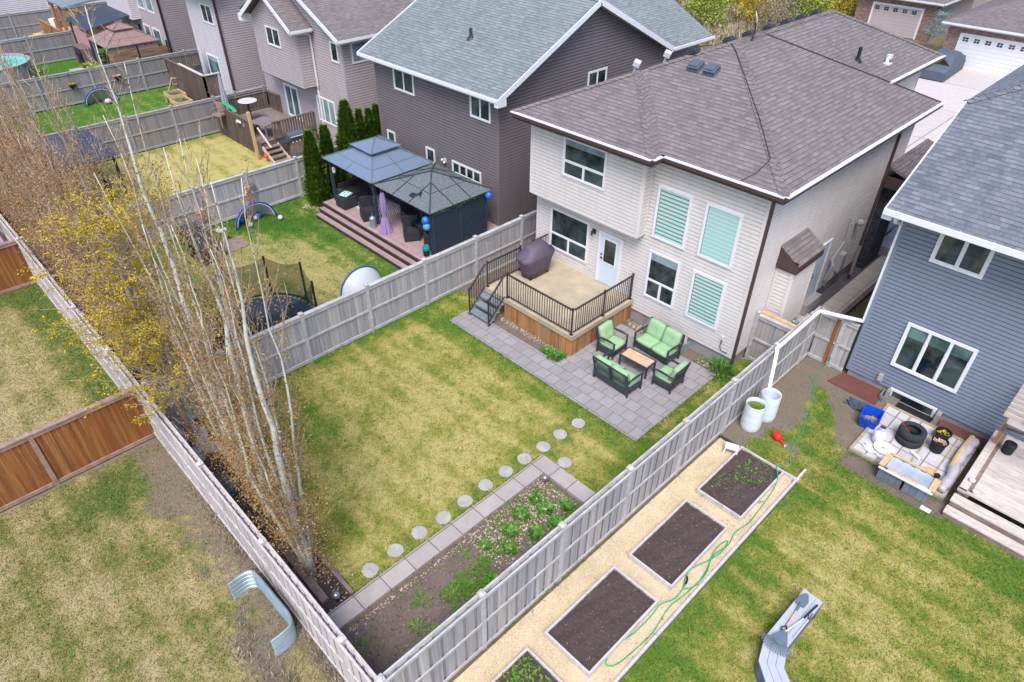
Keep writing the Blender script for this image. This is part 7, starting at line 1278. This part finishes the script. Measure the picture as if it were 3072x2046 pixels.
for k, x in enumerate(xs):
    sc = (1.0-.008*k); dup((p4_, p5_)[k % 2], loc=(x, 3.05+.15*math.sin(k*2.3), .02), rz=1.3*k+.4, label=gb % (place[k]+' tree behind the yellow one'), scale=(sc, sc, sc*(.96+.05*math.sin(k*1.9))))
def broad(name, seed, h, R_, n, leaf, bark, label, s=.06, group=None, cat='tree', spread=.16, nb=40, droop=.1, z0=.25, tuft=0, tw=1.):
    rr = random.Random(seed); t = thing(name, label, cat, (0, 0, 0), group); mt = MB(); br = MB(); tips = []
    tp = [Vector((rr.gauss(0, .04)*k, rr.gauss(0, .04)*k, h*.95*k/8)) for k in range(9)]; mt.tube(tp, [.05*h/4*(1-.85*k/8)+.01 for k in range(9)], 7)
    for _ in range(nb):
        f = rr.uniform(z0, .98); P = tp[0].lerp(tp[8], f); b = rr.uniform(0, 2*PI); L = R_*rr.uniform(.55, 1.1)*math.sqrt(max(.05, 1-((f-.45)/.6)**2)); seg_ = [P]; Q = P; up_ = rr.uniform(.3, .8)
        for j in range(4): up_ -= droop; Q = Q+Vector((math.cos(b), math.sin(b), up_))*L/4+Vector((rr.gauss(0, .03), rr.gauss(0, .03), 0)); seg_.append(Q.copy())
        br.tube(seg_, [.03*h/8*tw, .022*h/8*tw, .015*h/8*tw, .01*h/8*tw, .003], 4, cap=False)
        for j in (1, 2, 3, 4):
            tips.append(tuple(seg_[j]))
            for _ in range(2): b2 = b+rr.uniform(-1.2, 1.2); T = seg_[j]+Vector((math.cos(b2), math.sin(b2), rr.uniform(-.1, .5)))*L*.22; br.tube([seg_[j], T], [.008*h/8, .003], 3, cap=False); tips.append(tuple(T))
    part('trunk', mt, bark, t, smooth=True); part('branches', br, bark, t); lf = MB(); tips = [tuple(Vector(rr.choice(tips))+Vector((rr.gauss(0, spread), rr.gauss(0, spread), rr.gauss(0, spread*.8)))) for _ in range(tuft)] if tuft else tips; crown(lf, tips, n, s, rr, spread if not tuft else .035, .8); part('foliage', lf, leaf, t); return t
yt = broad('yellow_tree', 31, 7.6, 1.75, 34000, 'leaf_yellow', 'bark_twig', 'tree with fresh mustard yellow leaves spreading over the back fence', .027, nb=150, spread=.08, droop=.03, tuft=2600, tw=.55); yt.location = (-15.3, 2.95, .02)
# cedars
def thuja(seed, h, r, label, n=5200):
    rr = random.Random(seed); t = thing('cedar_shrub', label, 'shrub', (0, 0, 0), 'evergreen cedars by the gazebo'); mt = MB(); mt.tube([(0, 0, 0), (0, 0, h*.9)], [.05, .01], 6); part('trunk', mt, 'bark_grey', t); mb = MB()
    cols_ = [(rr.uniform(0, 2*PI), rr.uniform(.3, 1)) for _ in range(9)]
    for _ in range(n):
        f = rr.random()**.85; z = .03+f*h; prof_ = (1-f)**.62*(.72+.28*min(1, f*6)); a = rr.uniform(0, 2*PI); lump = 1+.16*math.sin(a*5+z*3.1+seed)+.09*math.sin(a*3-z*5.3); q = r*prof_*lump*rr.uniform(.72, 1.05)
        P = Vector((q*math.cos(a), q*math.sin(a), z)); d = Vector((math.cos(a)*.4, math.sin(a)*.4, 1)).normalized(); w = Vector((-math.sin(a), math.cos(a), rr.gauss(0, .4)))*.034; L = (d+Vector((math.cos(a), math.sin(a), 0))*rr.uniform(0, .9))*rr.uniform(.07, .17)
        i = len(mb.v); mb.v += [tuple(P-w*.5), tuple(P-w+L*.5), tuple(P+L), tuple(P+w+L*.5)]; mb.f.append([i, i+1, i+2, i+3])
    core = MB(); core.lathe(0, 0, [(r*.62, .05), (r*.66, h*.25), (r*.5, h*.55), (r*.25, h*.82), (.02, h*.95)], 12); part('inner_foliage', core, 'thuja', t); part('foliage', mb, 'thuja', t); return t
for k, (x, y, h, r, l) in enumerate(((-25.95, 13.45, 3.25, .50, 'tall evergreen cedar at the front corner, left of the blue-grey gazebo'), (-26.6, 14.55, 3.05, .42, 'evergreen cedar just behind the front corner one'), (-26.65, 15.75, 3.85, .66, 'tallest and widest evergreen cedar of the group'), (-26.75, 16.5, 3.3, .33, 'slim evergreen cedar right of the tallest one'), (-26.75, 17.0, 3.2, .32, 'middle slim evergreen cedar between the tallest one and the dark house'), (-26.72, 17.4, 3.3, .33, 'slim evergreen cedar second from the dark house wall'), (-26.65, 17.85, 3.25, .36, 'slim evergreen cedar nearest the dark house wall'))): thuja(60+k, h, r, l, 9000 if k < 3 else 4200).location = (x, y, .02)
plant(-25.9, 12.85, .03, .25, 60, 'low dry plants with pale stones at the foot of the corner cedar', m='dry_leaves', h=.1, w=.04, name='ground_plant')
# trees in the distance
b1_ = broad('background_tree', 41, 9, 3.2, 5200, 'leaf_green', 'bark_white', 'light green spring tree beyond the houses at the top, nearest the dark house roof', .16, 'spring trees beyond the houses', spread=.4, nb=46); b2_ = broad('background_tree', 42, 8, 3.0, 4200, 'leaf_yellow', 'bark_grey', 'yellow-green spring tree behind the satellite dish', .16, 'spring trees beyond the houses', spread=.4, nb=46); b3_ = broad('background_tree', 43, 8.5, 2.8, 2200, 'leaf_tan', 'bark_grey', 'bare tan tree behind the brown roof ridge vents', .12, 'spring trees beyond the houses', spread=.35, nb=60)
b1_.location = (-43, 84, 0); b2_.location = (-31, 86, 0); b3_.location = (-29.5, 80, 0); rr = random.Random(77)
u1 = broad('background_bush', 44, 2.9, 2.0, 2600, 'leaf_green', 'bark_grey', 'light green bush behind the roof corner of the dark house', .11, 'spring bushes beyond the houses', 'bush', .34, 34, .05, .02); u2 = broad('background_bush', 45, 2.6, 2.0, 2200, 'leaf_yellow', 'bark_grey', 'yellow-green bush left of the satellite dish', .11, 'spring bushes beyond the houses', 'bush', .34, 34, .05, .02); u3 = broad('background_bush', 46, 3.2, 1.7, 900, 'leaf_tan', 'bark_grey', 'bare tan bush right of the satellite dish', .09, 'spring bushes beyond the houses', 'bush', .3, 50, .02, .02)
u1.location = (-33.5, 56, 0); u2.location = (-31, 60.5, 0); u3.location = (-29, 60, 0)
adj = ['nearest the reeds', 'at the edge of the pond', 'right of the pond', 'between the pond and the dish', 'far behind the dish', 'behind the first ridge vents', 'behind the last ridge vents', 'beside the beige garage house', 'left of the beige garage roof', 'at the very top, above the pond', 'at the very top, above the ridge vents', 'far back in the middle of the wood', 'far back at the right of the wood', 'between the reeds and the ridge']
for k, (x, y, s, i) in enumerate(((-36.5, 60, 1, 0), (-36, 66, 1.1, 1), (-33, 66, 1, 0), (-30.5, 66, 1.1, 0), (-29.5, 71, 1.1, 1), (-27.3, 62, .9, 0), (-26.2, 66.5, 1, 1), (-26.5, 70, 1.1, 2), (-25.6, 73.5, 1.1, 1), (-37.5, 72, 1.3, 0), (-32, 74, 1.3, 1), (-34.5, 78, 1.5, 0), (-28.5, 77, 1.4, 0), (-28.2, 57.5, .8, 2))): dup((u1, u2, u3)[i], loc=(x, y, 0), rz=k*1.7, scale=(s, s, s), label=('light green bush ', 'yellow-green bush ', 'bare tan bush ')[i]+adj[k])
bt = [(rr.uniform(-55, -24), rr.uniform(78, 120)) for _ in range(10)]
for k, (x, y) in enumerate(bt): dup((b1_, b3_, b2_)[k % 3], loc=(x, y, 0), rz=k, label='pale tree of the far wood, %s' % ['its tallest left one', 'bare, at the left', 'yellow, at the left', 'green, in the middle', 'bare, in the middle', 'yellow, in the middle', 'green, at the right', 'bare, at the right', 'yellow, at the right', 'green, farthest back'][k], scale=(1.2, 1.2, 1.1))
poly('pond', [(-48, 72), (-38, 70.5), (-35.2, 74), (-36, 84), (-50, 88)], .03, 'pond'); poly('gravel', [(-44, 56), (-30, 50), (-27, 60), (-36, 70), (-48, 68)], .02, 'reeds')
mb = MB(); rr = random.Random(9)
for _ in range(2600): x, y = rr.uniform(-44, -27), rr.uniform(50, 70); clump(mb, x, y, 0, .3, 3, .6, .05, rr, 1.2)
struct('dry_grass', mb, 'leaf_tan', 'stuff')
sp = broad('blue_spruce_sapling', 51, 2.6, .8, 1500, 'spruce', 'bark_grey', 'small blue-green sapling at the corner of the beige garage house', .05, cat='tree', nb=30, spread=.12); sp.location = (-17.8, 63.2, 0)
sh = broad('red_shrub', 52, 1.3, .9, 1400, 'red_twig', 'bark_grey', 'reddish shrub in the gap between the cream house and the blue house', .045, cat='shrub', nb=34, spread=.12); sh.location = (-5.0, 31.6, 0)
bs = broad('budding_sapling', 53, 3.6, 1.1, 160, 'red_twig', 'bark_grey', 'thin sapling with red buds in front of the concrete driveway beside the slate roof', .05, cat='tree', nb=22, spread=.1); bs.location = (-6.2, 36, 0)
# ================================================================== grass blades
def blades(name, x0, y0, x1, y1, n, m, fn, seed, h=.058, holes=(), w=.013, z=.018, dens=None):  # dens: share of blades kept
    rg = np.random.default_rng(seed); x = rg.uniform(x0, x1, n); y = rg.uniform(y0, y1, n); keep = np.ones(n, bool)
    for a, b, c, d in holes: keep &= ~((x > a) & (x < c) & (y > b) & (y < d))
    if dens is not None: keep &= rg.random(n) < np.array([dens(p, q) for p, q in zip(x, y)])
    x = x[keep]; y = y[keep]; n = len(x); a = rg.uniform(0, 2*PI, n); b = rg.uniform(0, 2*PI, n); L = h*rg.uniform(.5, 1.3, n); le = rg.uniform(.2, 1.0, n); c = np.cos(a); s = np.sin(a)
    V = np.empty((n, 3, 3)); ww = w*rg.uniform(.6, 1.4, n)
    V[:, 0, 0] = x-c*ww; V[:, 0, 1] = y-s*ww; V[:, 1, 0] = x+c*ww; V[:, 1, 1] = y+s*ww; V[:, 0, 2] = V[:, 1, 2] = z; V[:, 2, 0] = x+np.cos(b)*L*le; V[:, 2, 1] = y+np.sin(b)*L*le; V[:, 2, 2] = z+L*(1.15-le*.6)
    me = D.meshes.new(name); me.vertices.add(n*3); me.vertices.foreach_set('co', V.ravel()); me.loops.add(n*3); me.loops.foreach_set('vertex_index', np.arange(n*3)); me.polygons.add(n); me.polygons.foreach_set('loop_start', np.arange(n)*3); me.polygons.foreach_set('loop_total', np.full(n, 3)); me.update()
    at = me.attributes.new('mix', 'FLOAT', 'POINT'); v = np.array([fn(p, q) for p, q in zip(x, y)])+rg.normal(0, .13, n); at.data.foreach_set('value', np.repeat(v, 3)); me.materials.append(MATS[m]); o = D.objects.new(name, me); COL.objects.link(o); o['kind'] = 'stuff'; return o
HM = [(-15.05, 11.82, -7.05, 18), (-8.44, 2.4, -5.6, 9.56), (-7.05, 17.3, -5, 19)]
blades('grass', -16.3, 3.5, -5.7, 17.3, 90000, 'lawn', f_main, 1, holes=HM+[(-16.4, 13.3, -14.8, 17.3)]); blades('grass', -3.15, 2, 5, 15.3, 85000, 'lawn', f_right, 2, holes=[(-1.6, 8.6, -1.1, 10.5)]); blades('grass', -16.3, -4, -4, 2.3, 80000, 'lawn_dry', f_back, 3, h=.05, dens=lambda x, y: 1.05-.85*b_back(x, y)); blades('grass', -5.5, 13.8, -2.7, 18.9, 14000, 'lawn', f_bar, 13, dens=lambda x, y: .9-1.2*b_bar(x, y), z=.024); blades('grass', -27.2, 3.7, -16.5, 13, 60000, 'lawn_green', f_gaz, 4)
blades('grass', -27.3, -5, -16.6, 2.3, 45000, 'lawn_dry', lambda x, y: .86-.75*g(y-2.2, .8)-.5*g(x+27.3, 1.0)-.2*g(y-.3, 1.5), 5)
# taller fringes of grass along edges
def fringe(name, segs, n, seed, h=.10, sd=.06, m='grass_green'):
    mb = MB(); rr = random.Random(seed)
    for (x0, y0, x1, y1) in segs:
        for _ in range(n): f = rr.random(); clump(mb, x0+(x1-x0)*f+rr.gauss(0, sd), y0+(y1-y0)*f+rr.gauss(0, sd), .02, .03, 3, h, .010, rr, 1.3)
    return struct(name, mb, m, 'stuff')
fringe('grass_edge', [(-15.05, 11.78, -7.05, 11.78), (-7.0, 11.8, -7.0, 16.3), (-16.28, 3.6, -16.28, 13.2), (-5.72, 9.7, -5.72, 17.2)], 420, 3, .07); fringe('grass_edge', [(-3.15, 4, -3.2, 13.8), (-2.8, 15.75, -.4, 15.75), (-8.5, 3.6, -8.5, 9.5)], 260, 4, .06)
fringe('dry_grass_edge', [(-14, 2.28, -6, 2.28)], 420, 5, .16, .07, 'leaf_tan'); fringe('grass_edge', [(-5.75, 5.2, -5.75, 9.0)], 700, 6, .16, .09); fringe('pale_weeds', [(-9.6, 1.3, -7.0, .9), (-8.2, 1.2, -7.2, 1.9)], 130, 7, .2, .25, 'leaf_tan')
